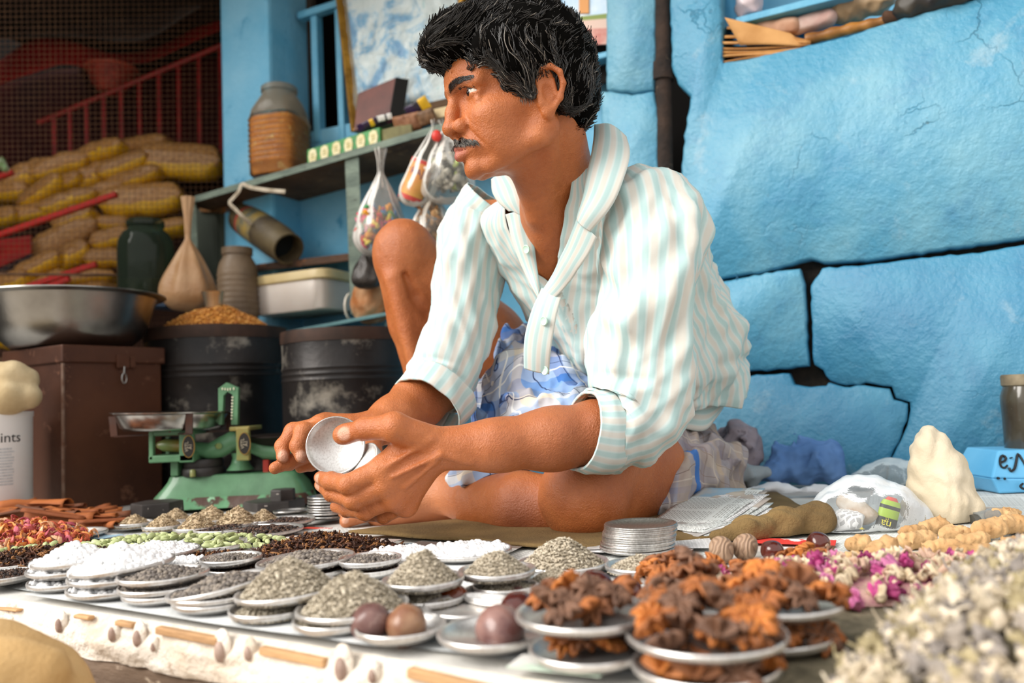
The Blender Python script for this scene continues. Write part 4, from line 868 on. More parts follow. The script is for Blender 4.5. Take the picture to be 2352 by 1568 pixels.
# ================================================================== newspaper and the spices
def news_mat(name, base, tint=None, ns=3.0, hue2=None, seed=0.0):
    m, nt, b, t = new_mat(name)
    mp = nt.nodes.new('ShaderNodeMapping'); nt.links.new(t.outputs['Object'], mp.inputs[0]); mp.inputs['Location'].default_value = (seed, seed * .7, 0); v = mp.outputs[0]
    br = nt.nodes.new('ShaderNodeTexBrick'); nt.links.new(v, br.inputs['Vector']); br.inputs['Scale'].default_value = 1.0
    br.inputs['Brick Width'].default_value = .0085; br.inputs['Row Height'].default_value = .0042; br.inputs['Mortar Size'].default_value = .0011; br.inputs['Color1'].default_value = (0, 0, 0, 1); br.inputs['Color2'].default_value = (.25,) * 3 + (1,); br.inputs['Mortar'].default_value = (1, 1, 1, 1); br.offset = .37
    b2 = nt.nodes.new('ShaderNodeTexBrick'); nt.links.new(v, b2.inputs['Vector']); b2.inputs['Scale'].default_value = 1.0
    b2.inputs['Brick Width'].default_value = .062; b2.inputs['Row Height'].default_value = .115; b2.inputs['Mortar Size'].default_value = .0035; b2.inputs['Color1'].default_value = (0, 0, 0, 1); b2.inputs['Color2'].default_value = (1, 1, 1, 1); b2.inputs['Mortar'].default_value = (.5,) * 3 + (1,); b2.offset = .5
    blk = math_n(nt, 'LESS_THAN', b2.outputs['Fac'], .5)
    pic = math_n(nt, 'MULTIPLY', blk, math_n(nt, 'GREATER_THAN', b2.outputs['Color'], .74))
    txt = math_n(nt, 'MULTIPLY', math_n(nt, 'SUBTRACT', 1.0, br.outputs['Fac']), math_n(nt, 'SUBTRACT', blk, pic))
    c = mixc(nt, math_n(nt, 'MULTIPLY', txt, .55 if tint else .14), base, '#6d6a68')
    if tint: c = mixc(nt, math_n(nt, 'MULTIPLY', pic, .75), c, mixc(nt, ramp(nt, noise_tex(nt, v, 14, 4), [(.45, 0.), (.55, 1.)]), tint, hue2 or '#8a827a'))
    nt.links.new(c, b.inputs['Base Color']); b.inputs['Roughness'].default_value = .8; b.inputs['Specular IOR Level'].default_value = .2
    return m
NEWS = [news_mat('newsprint_%d' % i, *a, seed=i * .37) for i, a in enumerate((('#dfe2de', '#b9a9a0'), ('#d9dcda', '#7fa9c4', 3, '#b9b0a4'), ('#e4e4df', '#8d7a70', 3, '#5f5550'), ('#dcdedb', '#c9b9a6', 3, '#a8948a'), ('#eceeed', None)))]
def sheet(name, label, c, ang, w_, h_, m_, z, seed, cat='newspaper', curl=.0, n=26, group=None):
    t = thing(name, label, cat, (c[0], c[1], z), R=rot('Z', ang), group=group); Mx = XF[t.name]; P = np.zeros((n, n, 3))
    for i in range(n):
        for j in range(n):
            x, y = (j / (n - 1) - .5) * w_, (i / (n - 1) - .5) * h_; e = max(abs(j / (n - 1) - .5), abs(i / (n - 1) - .5)) * 2
            zz = .0011 * (1 + nz((x * 9, y * 9, seed))) + curl * max(0, e - .75) ** 2 * (1 + nz((x * 5, y * 5, seed + 3))) * 10
            P[i, j] = arr(Mx @ Vector((x, y, zz)))
    m = MB(); m.grid(P); m.build('paper', m_, t); return t
SH = [((-.62, 1.28), -28, .60, .42, 0, 'grey newspaper sheet under the green weighing scale'), ((-.30, 1.02), -31, .56, .40, 1, 'newspaper sheet with blue print under the cumin and cardamom'), ((.035, .825), -28, .58, .40, 4, 'white newspaper sheet under the plates at the front edge'),
      ((.10, 1.10), -20, .50, .36, 2, 'newspaper sheet with brown pictures below the near shin'), ((.42, .93), -35, .58, .42, 0, 'newspaper sheet under the plate stack and the loose nutmegs'), ((.42, .60), -30, .56, .40, 4, 'newspaper sheet under the star anise plates'),
      ((.80, 1.16), -25, .56, .42, 3, 'newspaper sheet by the wall under the blue painted box'), ((-.26, .912), -30, .50, .30, 4, 'pale newspaper sheet along the stall edge under the pepper plates')]
for i, (c, a, w_, h_, k, lab) in enumerate(SH): sheet('newspaper', lab, c, a, w_, h_, NEWS[k], .0006 + .0009 * i, i * 1.3)
NZ = .009                                                  # goods stand on the top sheet
# scraps of coloured print on the sheets
for x, y, w_, h_, col, lab in ((730, 1213, .05, .012, '#c9432e', 'small red printed scrap on the newspaper beside the foot'), (1060, 1256, .16, .05, '#8d7d74', 'brown printed page on the newspaper below the shin'), (760, 1238, .22, .03, '#cdbdb4', 'pinkish printed page behind the clove pile'), (1820, 1244, .10, .035, '#d0352c', 'red and white printed page behind the loose nutmegs'),
                               (200, 1230, .12, .04, '#9fc0d2', 'pale blue printed page behind the green cardamom'), (1285, 1528, .07, .03, '#cfe0cd', 'pale green printed page under the front star anise plate')):
    p = on(x, y, NZ); m = MB(); R = rot('Z', -24); m.box(p + Vector((0, 0, .0004)), (w_, h_, .0006), R); tag(m.build('paper_scrap', mat('scrap_' + col[1:], col, .8, c2='#e6e2dc', ns=26, lo=.55, hi=.6), smooth=False), lab, 'paper')
# ---- plates
mpl = MB(); mpl.lathe([(0, 0), (.82, 0), (.95, .0036), (.99, .0046), (1.0, .0056), (1.0, .0076), (.99, .0088), (.965, .0090), (.91, .0065), (.81, .0014), (0, .0014)], 56)
plate0 = mpl.build('steel_plate', STEELP); plate_used = []
bare0 = plate0.copy(); bare0.data = plate0.data.copy(); bare0.data.materials[0] = mat('bare_plate_steel', '#d2cfcb', .32, .95, c2='#b0aca8', ns=14, var=.15)
def plate_at(M, label, group=None, bare=False):
    o = plate0 if not plate_used else (bare0 if bare else plate0).copy()
    if plate_used: COL.objects.link(o)
    plate_used.append(o); o.matrix_world = M; o['label'] = label; o['category'] = 'plate'
    if 'group' in o: del o['group']
    if group: o['group'] = group
    return o
PEP = [mat('pepper_%d' % i, c, .8) for i, c in enumerate(('#6f6761', '#827970', '#5c5550', '#91867a'))]
PED = [mat('dark_pepper_%d' % i, c, .7) for i, c in enumerate(('#33251f', '#4a352a', '#241a17', '#5c4334'))]
THY = [mat('thyme_%d' % i, c, .85) for i, c in enumerate(('#b8ac98', '#a09480', '#cbc0ac', '#8a7f6c'))]
CUM = [mat('cumin_%d' % i, c, .8) for i, c in enumerate(('#c4ae8e', '#a8916f', '#d9c6a6', '#8f7a5c'))]
WHB = [mat('white_ball', '#f4f4f4', .5)]
CLV = [mat('clove_%d' % i, c, .65) for i, c in enumerate(('#41261a', '#5f3a26', '#331d14', '#94653a'))]
KINDS_ = dict(pepper=('ball', .0024, PEP, 'grey peppercorns', 'pepper', 700, 1.3), dark=('ball', .0021, PED, 'dark peppercorns', 'pepper', 620, 1.5), thyme=('seed', .0028, THY, 'grey-green seeds', 'seeds', 1500, 1.5),
              cumin=('seed', .0034, CUM, 'pale cumin seeds', 'seeds', 620, 1.3), white=('ball', .0036, WHB, 'white sugar balls', 'sweets', 330, 1.3))
HM = {}
def fill_plate(kind, M, R, h, label):
    g = KINDS_[kind]; key = (kind, h)
    if key not in HM:
        o = heap(g[4] + '_heap', label, g[4], (0, 0, .0016 if h > .007 else .0036), .046, h, g[0], g[1], g[5], g[2], seed=hash(kind) % 50 + int(h * 1000), prof=g[6]); HM[key] = o
    else:
        o = HM[key].copy(); COL.objects.link(o)
    k = R * (.93 if h > .007 else .90) / .046; o.matrix_world = M @ Matrix.Diagonal((k, k, 1.0 if h < .02 else k, 1)); o['label'] = label; return o
import zlib
def hash(s): return zlib.crc32(str(s).encode())
def stack(items, where, z0=NZ, dy=0.0):
    """plates one over the other, from the lowest: (left, right, front rim y, filling, height, tilt, own words)"""
    xl, xr, yf = items[0][:3]; p = on((xl + xr) / 2, yf, z0); Yf = p.y; outs = []
    for i, it in enumerate(items):
        xl, xr, yf, kind, h, tl, words = list(it) + [None, .006, 0, ''][len(it) - 3:]
        Yq = Yf + dy * i; w_ = xr - xl; R = w_ * Yq / (3700 - w_); q = at((xl + xr) / 2, yf, Yq); z = z0 if i == 0 else q.z
        c = Vector((q.x, Yq + R, z)); M = Matrix.Translation(c) @ rot('Y', -tl).to_4x4() @ Matrix.Diagonal((R, R, 1, 1)) if True else None
        n = len(items); nm = '' if n == 1 else ('topmost ' if i == n - 1 else 'lowest ' if i == 0 else 'middle ')
        fill = {'pepper': 'of grey pepper ', 'dark': 'of dark pepper ', 'thyme': 'of grey-green seeds ', 'cumin': 'of cumin ', 'white': 'of white balls '}.get(kind, '')
        plate_at(M, ('%ssteel plate %s%s' % (nm, fill, words or where)))
        if kind: fill_plate(kind, Matrix.Translation(c) @ rot('Y', -tl).to_4x4(), R, h, '%s on the %splate %s' % (KINDS_[kind][3], nm, words or where))
        outs.append((c, R, tl))
    return outs
stack([(22, 205, 1366, 'white', .005), (18, 205, 1338, 'white', .005), (28, 212, 1317, 'white', .024)], 'at the far left of the front')
stack([(110, 318, 1386, 'white', .005), (112, 320, 1359, 'white', .005), (112, 335, 1336, 'white', .024, 3, '')], 'left of the grey pepper, nearest the edge')
stack([(226, 405, 1316, 'white', .005), (226, 410, 1296, 'white', .014, -1, '')], 'behind the others, near the green cardamom')
stack([(330, 446, 1335, 'white', .005), (328, 444, 1319, 'white', .006)], 'between white balls and the dark cloves')
stack([(246, 432, 1397, 'pepper', .004), (235, 428, 1382, 'pepper', .005), (232, 428, 1357, 'pepper', .012)], 'just right of the white balls at the front')
stack([(364, 560, 1418, 'pepper', .004), (354, 560, 1404, 'pepper', .004), (345, 582, 1388, 'pepper', .014, 9, '')], 'tilted at the middle of the left front row')
stack([(500, 690, 1440, 'thyme', .012), (510, 745, 1402, 'thyme', .034, 3, '')], 'with the small seed hill left of the front centre')
stack([(652, 858, 1469, 'thyme', .004), (656, 910, 1447, 'thyme', .034, 1, '')], 'with the big seed hill beside the two nutmegs')
stack([(443, 600, 1332, 'dark', .004), (438, 574, 1309, 'pepper', .008)], 'third row, just right of the white balls')
stack([(566, 780, 1344, 'dark', .004), (563, 783, 1323, 'pepper', .014, 2, '')], 'third row, before the clove pile')
stack([(775, 905, 1335, 'dark', .004), (764, 908, 1313, 'pepper', .008)], 'third row, right of the clove pile front')
stack([(882, 1062, 1410, 'thyme', .008), (868, 1054, 1370, 'thyme', .040)], 'with the steep seed hill behind the reddish nutmeg')
stack([(1085, 1232, 1380, 'thyme', .006), (1052, 1228, 1346, 'thyme', .030)], 'with the seed hill below the near shin')
stack([(1208, 1348, 1360, 'thyme', .022)], 'right of the seed hills before the shin')
stack([(1195, 1405, 1330, 'thyme', .030)], 'below the bare knee')
stack([(1405, 1572, 1332, 'thyme', .020)], 'in front of the tall bare plate stack')
stack([(960, 1168, 1298, 'white', .006)], 'below the shin, behind the seed hills'); stack([(822, 1000, 1303, 'white', .006)], 'right of the cloves, below the foot')
for i, (x, y, w_, h) in enumerate(((287, 1217, 84, .032), (385, 1207, 84, .036), (355, 1224, 92, .036), (465, 1210, 96, .040), (432, 1229, 104, .038), (524, 1220, 112, .040), (590, 1211, 88, .036))):
    wd = ('farthest left before the black weight', 'second, back row, left of the scale foot', 'third, front row, left', 'fourth, tallest, back row before the scale', 'fifth, front row, in the middle', 'sixth, broad one by the dark pepper', 'farthest right by the empty plates')[i]
    stack([(x - w_ / 2, x + w_ / 2, y, 'cumin', h)], wd)
stack([(425, 560, 1234, 'dark', .006)], 'left of the dark pepper'); stack([(484, 664, 1243, 'dark', .010)], 'nearest of the dark pepper'); stack([(560, 700, 1216, 'dark', .008)], 'farthest of the dark pepper, by the empty plates')
stack([(-110, 62, 1321, 'dark', .008)], 'cut by the left photo edge, upper'); stack([(-120, 30, 1352, 'dark', .006)], 'cut by the left photo edge, lower')
# bare plates piled up
def pile(items, fmt, group):
    for i, (xl, xr, yf, Y) in enumerate(items):
        w_ = xr - xl; R = w_ * Y / (3700 - w_); q = at((xl + xr) / 2, yf, Y); n = len(items)
        plate_at(Matrix.Translation((q.x, Y + R, q.z)) @ rot('Z', i * 40).to_4x4() @ rot('X', random.Random(i).uniform(-1.5, 1.5)).to_4x4() @ Matrix.Diagonal((R, R, .62, 1)), fmt % (ORD[n - 1 - i] if i else 'lowest'), group, True)
Ys = on(1477, 1280, NZ).y
rr_ = random.Random(8); pile([(1394 + rr_.uniform(-2, 2) + i * .9, 1562 + rr_.uniform(-2, 2) + i * .4, 1280 - 4.6 * i, Ys) for i in range(13)], 'bare steel plate, %s of the tall stack by the bare knee', 'bare plates stacked by the knee')
Ys = on(738, 1195, NZ).y; pile([(695 + rr_.uniform(-1, 3), 790, 1195 - 6.3 * i, Ys) for i in range(8)], 'bare steel plate, %s of the stack behind the toes', 'bare plates behind the toes')
Ys = on(658, 1192, NZ).y; pile([(621, 700, 1192, Ys), (618, 696, 1183, Ys)], 'dark bare steel plate, %s of two by the scale', 'two bare plates by the scale')
# ---- loose spices in piles
heap('clove_pile', 'pile of brown cloves on the newspaper in front of the foot', 'cloves', on(738, 1272, NZ), .105, .026, 'clove', .0060, 900, CLV, seed=21, squash=.62, prof=1.4, tilt=.8)
heap('clove_pile', 'brown cloves at the left photo edge behind the white balls', 'cloves', on(90, 1295, NZ), .125, .020, 'clove', .0062, 800, CLV, seed=22, squash=.55, prof=1.6, tilt=.8)
heap('clove_pile', 'small scatter of cloves between white balls and cardamom', 'cloves', on(490, 1292, NZ), .065, .012, 'clove', .0058, 260, CLV, seed=23, squash=.5, tilt=.8)
CARD = [mat('cardamom_%d' % i, c, .6, c2=d, ns=70) for i, (c, d) in enumerate((('#bcc490', '#a3ad74'), ('#cbd0a2', '#b3bb86'), ('#aab27c', '#959e66')))]
V, F = grain_mesh('pod'); pods = []
for k in range(3):
    m = MB(); m.add(V * .0072, F); pods.append(m.build('cardamom_pod', CARD[k]))
R = np.random.RandomState(31); first = [True] * 3
def scatter(protos, n, fn, label, cat, group, seed, sc=(.8, 1.2), tilt=.6):
    R = np.random.RandomState(seed); out = []
    for i in range(n):
        k = R.randint(len(protos)); src = protos[k]; o = src if 'label' not in src else src.copy()
        if o is not src: COL.objects.link(o)
        p, up = fn(R, i); s = R.uniform(*sc)
        E = Euler((R.uniform(-tilt, tilt), R.uniform(-tilt, tilt), R.rand() * 6.283)).to_matrix().to_4x4(); o.matrix_world = Matrix.Translation(Vector(p)) @ E @ Matrix.Diagonal((s, s, s, 1))
        lb = label(p, i, k) if callable(label) else label
        o['label'] = lb; o['category'] = cat; o['group'] = group(p, i, k) if callable(group) else group; out.append(o)
    return out
def mound(cx, cy, rx, ry, h, z0=NZ, lift=.004):
    c = on(cx, cy, z0)
    def f(R, i):
        q = math.sqrt(R.rand()); t = R.rand() * 6.283; return (c.x + rx * q * math.cos(t), c.y + ry * q * math.sin(t), z0 + lift + h * (1 - q ** 1.6) * R.uniform(.6, 1.05)), None
    return f
scatter(pods, 270, mound(385, 1260, .180, .060, .016), lambda p, i, k: '%s green cardamom pod at the %s of the broad pile behind the white balls' % (('plain', 'pale', 'dark')[k], 'left' if p[0] < -.42 else 'right' if p[0] > -.32 else 'middle'), 'spice pod', 'cardamom pods in the broad pile', 1, (.85, 1.15), .3)
scatter(pods, 60, mound(110, 1272, .10, .04, .010), 'green cardamom pod below the red mace at the left', 'spice pod', 'cardamom pods below the mace', 2, (.7, 1.0), .4)
stack([(392, 545, 1275)], 'under the right end of the cardamom'); stack([(425, 562, 1257)], 'under the far right cardamom'); stack([(60, 200, 1246)], 'under the red mace'); stack([(88, 175, 1221)], 'under the left end of the cinnamon bark', ); stack([(180, 245, 1214)], 'under the right end of the cinnamon bark')
# cinnamon bark: curled strips
CB = [mat('cinnamon_%d' % i, c, .75, c2=d, ns=26, stretch=(.3, 1, 1), bump=.4, bs=60) for i, (c, d) in enumerate((('#9a5426', '#7d3f1a'), ('#b5672f', '#8f4c20'), ('#7d4a2c', '#5f3620')))]
barks = []
for k in range(5):
    m = MB(); L_ = .088; P = np.zeros((10, 9, 3)); rad = .0048 + .0014 * k
    for i in range(10):
        for j in range(9):
            a = (j / 8 - .5) * (2.6 + .5 * k); x = (i / 9 - .5) * L_; q = rad * (1 + .12 * nz((x * 40, j, k))); P[i, j] = (x, q * math.sin(a), q * math.cos(a) - rad * .6 + .004 * nz((x * 30, k, 2)))
    m.grid(P); barks.append(m.build('cinnamon_bark', CB[k % 3], solid=.0016))
def bark_f(R, i):
    x, y = R.uniform(-30, 245), R.uniform(1190, 1216); p = on(x, y, NZ); edge_ = 1 - abs(x - 90) / 190; return (p.x, p.y, NZ + .008 + R.rand() * .030 * max(.15, edge_)), None
bo = scatter(barks, 74, bark_f, lambda p, i, k: '%s cinnamon bark strip at the %s of the pile before the tin box' % (('narrow brown', 'narrow orange', 'dark', 'broad brown', 'broad orange')[k], 'left' if p[0] < -.88 else 'right' if p[0] > -.76 else 'middle'), 'spice', 'cinnamon bark in the pile', 5, (.7, 1.25), .22)
R = np.random.RandomState(6)
for o in bo:
    M = o.matrix_world.copy(); o.matrix_world = Matrix.Translation(M.translation) @ rot('Z', R.normal(8, 24)).to_4x4() @ rot('Y', R.normal(0, 7)).to_4x4() @ rot('X', R.uniform(-70, 70)).to_4x4() @ Matrix.Diagonal((*M.to_scale(), 1))
# mace: curly red blades
MC = [mat('mace_%d' % i, c, .5, c2=d, ns=60, var=.1) for i, (c, d) in enumerate((('#d9704c', '#c4553a'), ('#eba25a', '#de8a4a'), ('#b9524a', '#9c3d3a'), ('#ebc29c', '#df9f74'), ('#cc6676', '#ae4c5a')))]
maces = []
for k in range(5):
    m = MB()
    for b_ in range(3):
        P = np.zeros((9, 4, 3)); a0 = b_ * 2.1 + k
        for i in range(9):
            s = i / 8; a = a0 + s * 1.6; rr2 = .004 + .012 * s
            for j in range(4): P[i, j] = (rr2 * math.cos(a) + (j - 1.5) * .0022 * math.sin(a), rr2 * math.sin(a) - (j - 1.5) * .0022 * math.cos(a), .010 * math.sin(s * 3.0) + .0025 * math.sin(s * 9 + j))
        m.grid(P)
    maces.append(m.build('mace_blade', MC[k], solid=.0012))
scatter(maces, 210, mound(45, 1252, .110, .056, .030, lift=.004), lambda p, i, k: 'curly %s blade of mace in the %s half of the pile at the left' % (('red', 'orange', 'dark red', 'pale', 'pinkish')[k], 'left' if p[0] < -.64 else 'right'), 'spice', 'mace blades in the pile', 7, (.45, .95), .9)
# ---- nutmegs
NS = mat('nutmeg_shell', '#3d1613', .22, c2='#59241a', ns=40, coat=.5, c3='#7d4a32', ns3=90, lo3=.64, hi3=.7)
NS2 = mat('nutmeg_shell_dusty', '#5a3a36', .4, c2='#7d5c56', ns=40, c3='#a5887c', ns3=60, lo3=.55, hi3=.7, coat=.2)
NR = mat('nutmeg_red', '#8a3f16', .25, c2='#6b2a0e', ns=30, coat=.5)
NP_ = mat('nutmeg_scar', '#b59a84', .6, c2='#8f7058', ns=120)
def wrinkle():
    m, nt, b, t = new_mat('nutmeg_wrinkled'); wv = nt.nodes.new('ShaderNodeTexWave'); wv.inputs['Scale'].default_value = 48; wv.inputs['Distortion'].default_value = 22; wv.inputs['Detail'].default_value = 2; wv.inputs['Detail Scale'].default_value = .6
    nt.links.new(t.outputs['Object'], wv.inputs['Vector']); c = ramp(nt, wv.outputs['Fac'], [(.0, '#7a5f4b'), (.08, '#92765f'), (.5, '#9a7c63'), (1, '#a58870')]); nt.links.new(c, b.inputs['Base Color']); b.inputs['Roughness'].default_value = .6
    bn = nt.nodes.new('ShaderNodeBump'); bn.inputs['Strength'].default_value = .5; bn.inputs['Distance'].default_value = .002; nt.links.new(wv.outputs['Fac'], bn.inputs['Height']); nt.links.new(bn.outputs[0], b.inputs['Normal']); return m
NW = wrinkle()
def nutmeg(x, y, rpx, Y, m_, label, scar=True, seed=0):
    c = at(x, y, Y); r = rpx * Y / FPX; R_ = Euler((seed * 1.3, seed * .7, seed * 2.1)).to_matrix(); t = thing('nutmeg', label, 'nutmeg', c)
    m = MB(); m.ell(c, (r * 1.06, r * .96, r * .98), R_, 26, 16, lambda v: v * (1 + .03 * np.sin(v[:, :1] * 4 + seed) + .02 * np.sin(v[:, 1:2] * 7))); m.build('shell', m_, t)
    if scar:
        d = Vector((math.sin(seed) * .5, -1, -.35)).normalized(); m = MB(); m.ell(c + d * r * .93, (r * .10, r * .26, r * .42), frame(d), 14, 8); m.build('scar', NP_, t)
    return c, r
Yp = lambda x, y: on(x, y, NZ).y
n1 = stack([(803, 1008, 1490)], 'holding two dusty nutmegs at the front edge'); n2 = stack([(1003, 1258, 1512)], 'holding the big pale nutmeg at the front edge')
stack([(965, 1180, 1440)], 'bare, behind the big pale nutmeg'); stack([(1190, 1420, 1432)], 'under the three shiny nutmegs'); stack([(1060, 1260, 1402)], 'bare, below the seed hills')
nutmeg(852, 1430, 46, .690, NS2, 'dusty dark nutmeg, left of the two on the front plate', False, 1); nutmeg(933, 1437, 47, .685, mat('nutmeg_brown', '#7a4c36', .4, c2='#a07a5c', ns=50, coat=.2), 'brown nutmeg, right of the two on the front plate', False, 2)
nutmeg(1040, 1378, 37, .79, NR, 'shiny reddish nutmeg with a pale scar, alone behind the bare plates', True, 3); nutmeg(1150, 1446, 56, .66, mat('nutmeg_pale', '#a07a70', .35, c2='#5f3a36', ns=30, coat=.3), 'biggest pale nutmeg on the round front plate', False, 4)
nutmeg(1188, 1404, 44, .72, NS, 'dark nutmeg hidden behind the biggest pale one', False, 5); nutmeg(1187, 1378, 30, .80, NS2, 'small dusty nutmeg behind the dark one', False, 6); nutmeg(1240, 1390, 35, .755, NR, 'glossy reddish nutmeg touching the star anise', False, 7)
nutmeg(1312, 1398, 42, .74, mat('nutmeg_grey', '#6d4a4a', .25, c2='#8d7078', ns=30, coat=.5), 'greyish nutmeg behind the star anise plate', False, 8); nutmeg(1367, 1350, 41, .80, NS, 'highest dark nutmeg with a dull bloom', False, 9); nutmeg(1434, 1364, 41, .78, NS, 'dark nutmeg right of the highest one', True, 10)
for x, y, m_, lab, s in ((1657, 1263, NW, 'wrinkled nutmeg, leftmost of the loose four', 11), (1711, 1256, NW, 'wrinkled paler nutmeg, second of the loose four', 12), (1774, 1266, NS, 'dark glossy nutmeg, third of the loose four', 13), (1880, 1247, NS, 'dark glossy nutmeg, rightmost of the loose four', 14)):
    rp = 29 if m_ is NW else 26; nutmeg(x, y, rp, Yp(x, y + rp) + .012, m_, lab, m_ is NS, s)
# ---- star anise
SAM = [mat('anise_%d' % i, c, .6, c2=d, ns=50, var=.12) for i, (c, d) in enumerate((('#b86f3a', '#8a5028'), ('#9c643f', '#70442a'), ('#cc7d3a', '#a05c2a'), ('#85604a', '#5f4232')))]
anis = []
for k in range(4):
    m = MB(); R = np.random.RandomState(k)
    for i in range(8):
        a = i * math.pi / 4 + R.uniform(-.1, .1); L_ = .017 * R.uniform(.75, 1.1); P = np.zeros((7, 5, 3)); d = np.array([math.cos(a), math.sin(a), 0]); n_ = np.array([-math.sin(a), math.cos(a), 0])
        for u in range(7):
            s = u / 6; wd = .0036 * math.sin(math.pi * min(.97, .12 + s * .85)) ** .7
            for j in range(5):
                q = j / 4 * 2 - 1; P[u, j] = d * L_ * (.08 + s * .95) + n_ * wd * q + np.array([0, 0, .0085 * abs(q) ** .7 * math.sin(math.pi * (.15 + .8 * s)) + .0035 * s * s])
        m.grid(P)
    m.ell((0, 0, .002), (.0035, .0035, .003), None, 8, 5); anis.append(m.build('star_anise', SAM[k], solid=.0024))
def on_plate(c, R, h):
    def f(Rn, i):
        q = math.sqrt(Rn.rand()) * .8; t = Rn.rand() * 6.283; return (c.x + R * q * math.cos(t), c.y + R * q * math.sin(t), c.z + .007 + h * (1 - q) * Rn.rand()), None
    return f
def anise_plate(items, where, ns):
    for (c, R, tl), (n, h, nm) in zip(stack(items, where), ns):
        if n: scatter(anis, n, on_plate(c, R, h), lambda p, i, k: '%s star anise on the %s' % (('rust brown', 'brown', 'orange', 'dark')[k], nm), 'star anise', 'star anise on the ' + nm, n * 7 + int(h * 1000), (.8, 1.15), .7)
anise_plate([(1232, 1502, 1558), (1203, 1517, 1476)], 'of star anise at the front centre', [(9, .008, 'lower plate at the front centre'), (16, .022, 'upper plate at the front centre')])
anise_plate([(1500, 1830, 1610), (1492, 1850, 1540)], 'of star anise at the bottom right of centre', [(12, .006, 'lowest plate at the bottom photo edge'), (24, .040, 'near plate right of the front centre')])
anise_plate([(1690, 1960, 1520), (1690, 1988, 1442)], 'of star anise by the dried flowers', [(10, .006, 'lower plate by the dried flowers'), (22, .028, 'upper plate by the dried flowers')])
anise_plate([(1500, 1730, 1462), (1503, 1725, 1428)], 'of star anise in the second row', [(4, .004, 'lower plate of the second row'), (22, .034, 'upper plate of the second row')])
anise_plate([(1500, 1730, 1368)], 'of dark star anise in the third row', [(22, .016, 'plate of the third row before the loose nutmegs')])
anise_plate([(1700, 1860, 1372)], 'of star anise at the left of the rose buds', [(14, .012, 'plate at the left of the rose buds')])
anise_plate([(1820, 1970, 1318)], 'behind the rose buds', [(6, .002, 'far plate behind the rose buds')])
# ---- rose buds, dried flowers and ginger
RB = [mat('rose_%d' % i, c, .6, c2=d, ns=90, var=.15) for i, (c, d) in enumerate((('#b8457f', '#8f2f63'), ('#9c3468', '#74244c'), ('#c978a0', '#a85a84'), ('#d9c8ab', '#b59f80'), ('#cbaa94', '#a88672')))]
buds = []
for k in range(5):
    m = MB(); m.ell((0, 0, 0), (.0052, .0052, .0065), None, 10, 7)
    for i in range(5 if k < 3 else 3):
        a = i * 1.257 + k; P = np.zeros((5, 5, 3))
        for u in range(5):
            for j in range(5):
                q = (j / 4 - .5) * 1.5; s = u / 4; rr3 = .0056 + .0035 * s * s; P[u, j] = (rr3 * math.cos(a + q * (1 - .3 * s)), rr3 * math.sin(a + q * (1 - .3 * s)), -.004 + .013 * s + .002 * math.sin(j * 2 + i))
        m.grid(P)
    buds.append(m.build('rose_bud', RB[k], solid=.0006))
scatter(buds + [buds[3], buds[3], buds[4]], 290, mound(2005, 1345, .190, .080, .018, lift=.005), lambda p, i, k: 'dried %s rose bud in the %s of the pile' % (('magenta', 'dark magenta', 'pale pink', 'cream', 'dull pink', 'cream', 'cream', 'dull pink')[k], ('near ' if p[1] < .80 else 'far ') + ('left part' if p[0] < .36 else 'right part')), 'rose bud', 'dried rose buds in the pile', 12, (.6, 1.0), 1.4)
m = MB(); c = on(2005, 1345, NZ); m.ell(c + Vector((0, 0, 0)), (.18, .072, .012), None, 24, 8); tag(m.build('petal_bed', mat('petal_bed', '#a86a7a', .9, c2='#c9ae98', ns=60, bump=.8)), 'bed of crushed petals under the rose buds', 'petals', None, 'stuff')
DF = [mat('flower_%d' % i, c, .8, c2=d, ns=90, var=.15, bump=.4, bs=150) for i, (c, d) in enumerate((('#c2b39c', '#a5967e'), ('#ab9f92', '#8a8077'), ('#b3a482', '#938560'), ('#dccfb9', '#bfae97'), ('#988e86', '#7a726c')))]
flw = []
for k in range(5):
    m = MB(); R = np.random.RandomState(40 + k); m.ell((0, 0, 0), (.0065, .006, .0055), None, 10, 7, lambda v: v * (1 + .15 * np.sin(v[:, :1] * 6 + k)))
    for i in range(5):
        d = R.randn(3); d /= np.linalg.norm(d); m.ell(d * .0058, (.0042, .0026, .0022), frame(Vector(d) + Vector((.01, 0, 0))), 7, 5)
    m.tube([(0, 0, 0), (.006, .002, -.006), (.013, .001, -.008)], [.0014, .001, .0008], 5); flw.append(m.build('dried_flower', DF[k]))
def fl_h(x, y):                           # height of the heap of dried flowers
    d = (x - .19) * .76 - (y - .52) * .65 + .012 * nz((x * 14, y * 14, 2))
    e = max(0, -(Vector((x, y, 0)) - FE0).dot(FNm)); return .060 * min(1, e / .09) ** .8 * (1 - math.exp(-max(0, d) / .045)) * min(1, max(0, (.84 - y) / .12)) * (1 + .25 * nz((x * 12, y * 12, 5)))
def ff(R, i):
    while True:
        x, y = R.uniform(.14, .54), R.uniform(.34, .83)
        if abs(x / y) > .98 or (Vector((x, y, 0)) - FE0).dot(FNm) > -.004: continue
        h = fl_h(x, y)
        if h > .003: return (x, y, NZ + .002 + h + R.uniform(-.002, .005)), None
P = np.zeros((40, 40, 3))
for i in range(40):
    for j in range(40):
        x, y = .13 + .44 * j / 39, .30 + .55 * i / 39; h = fl_h(x, y); P[i, j] = (x, y, NZ + max(-.002, h - .012) + .003 * nz((x * 60, y * 60, 1)) * (h > .01))
m = MB(); m.grid(P); tag(m.build('herb_bed', mat('herb_bed', '#8f846c', .95, c2='#5f5846', ns=60, bump=.8, bs=90)), 'bed of crumbled dried herbs under the flowers at the front right', 'herbs', None, 'stuff')
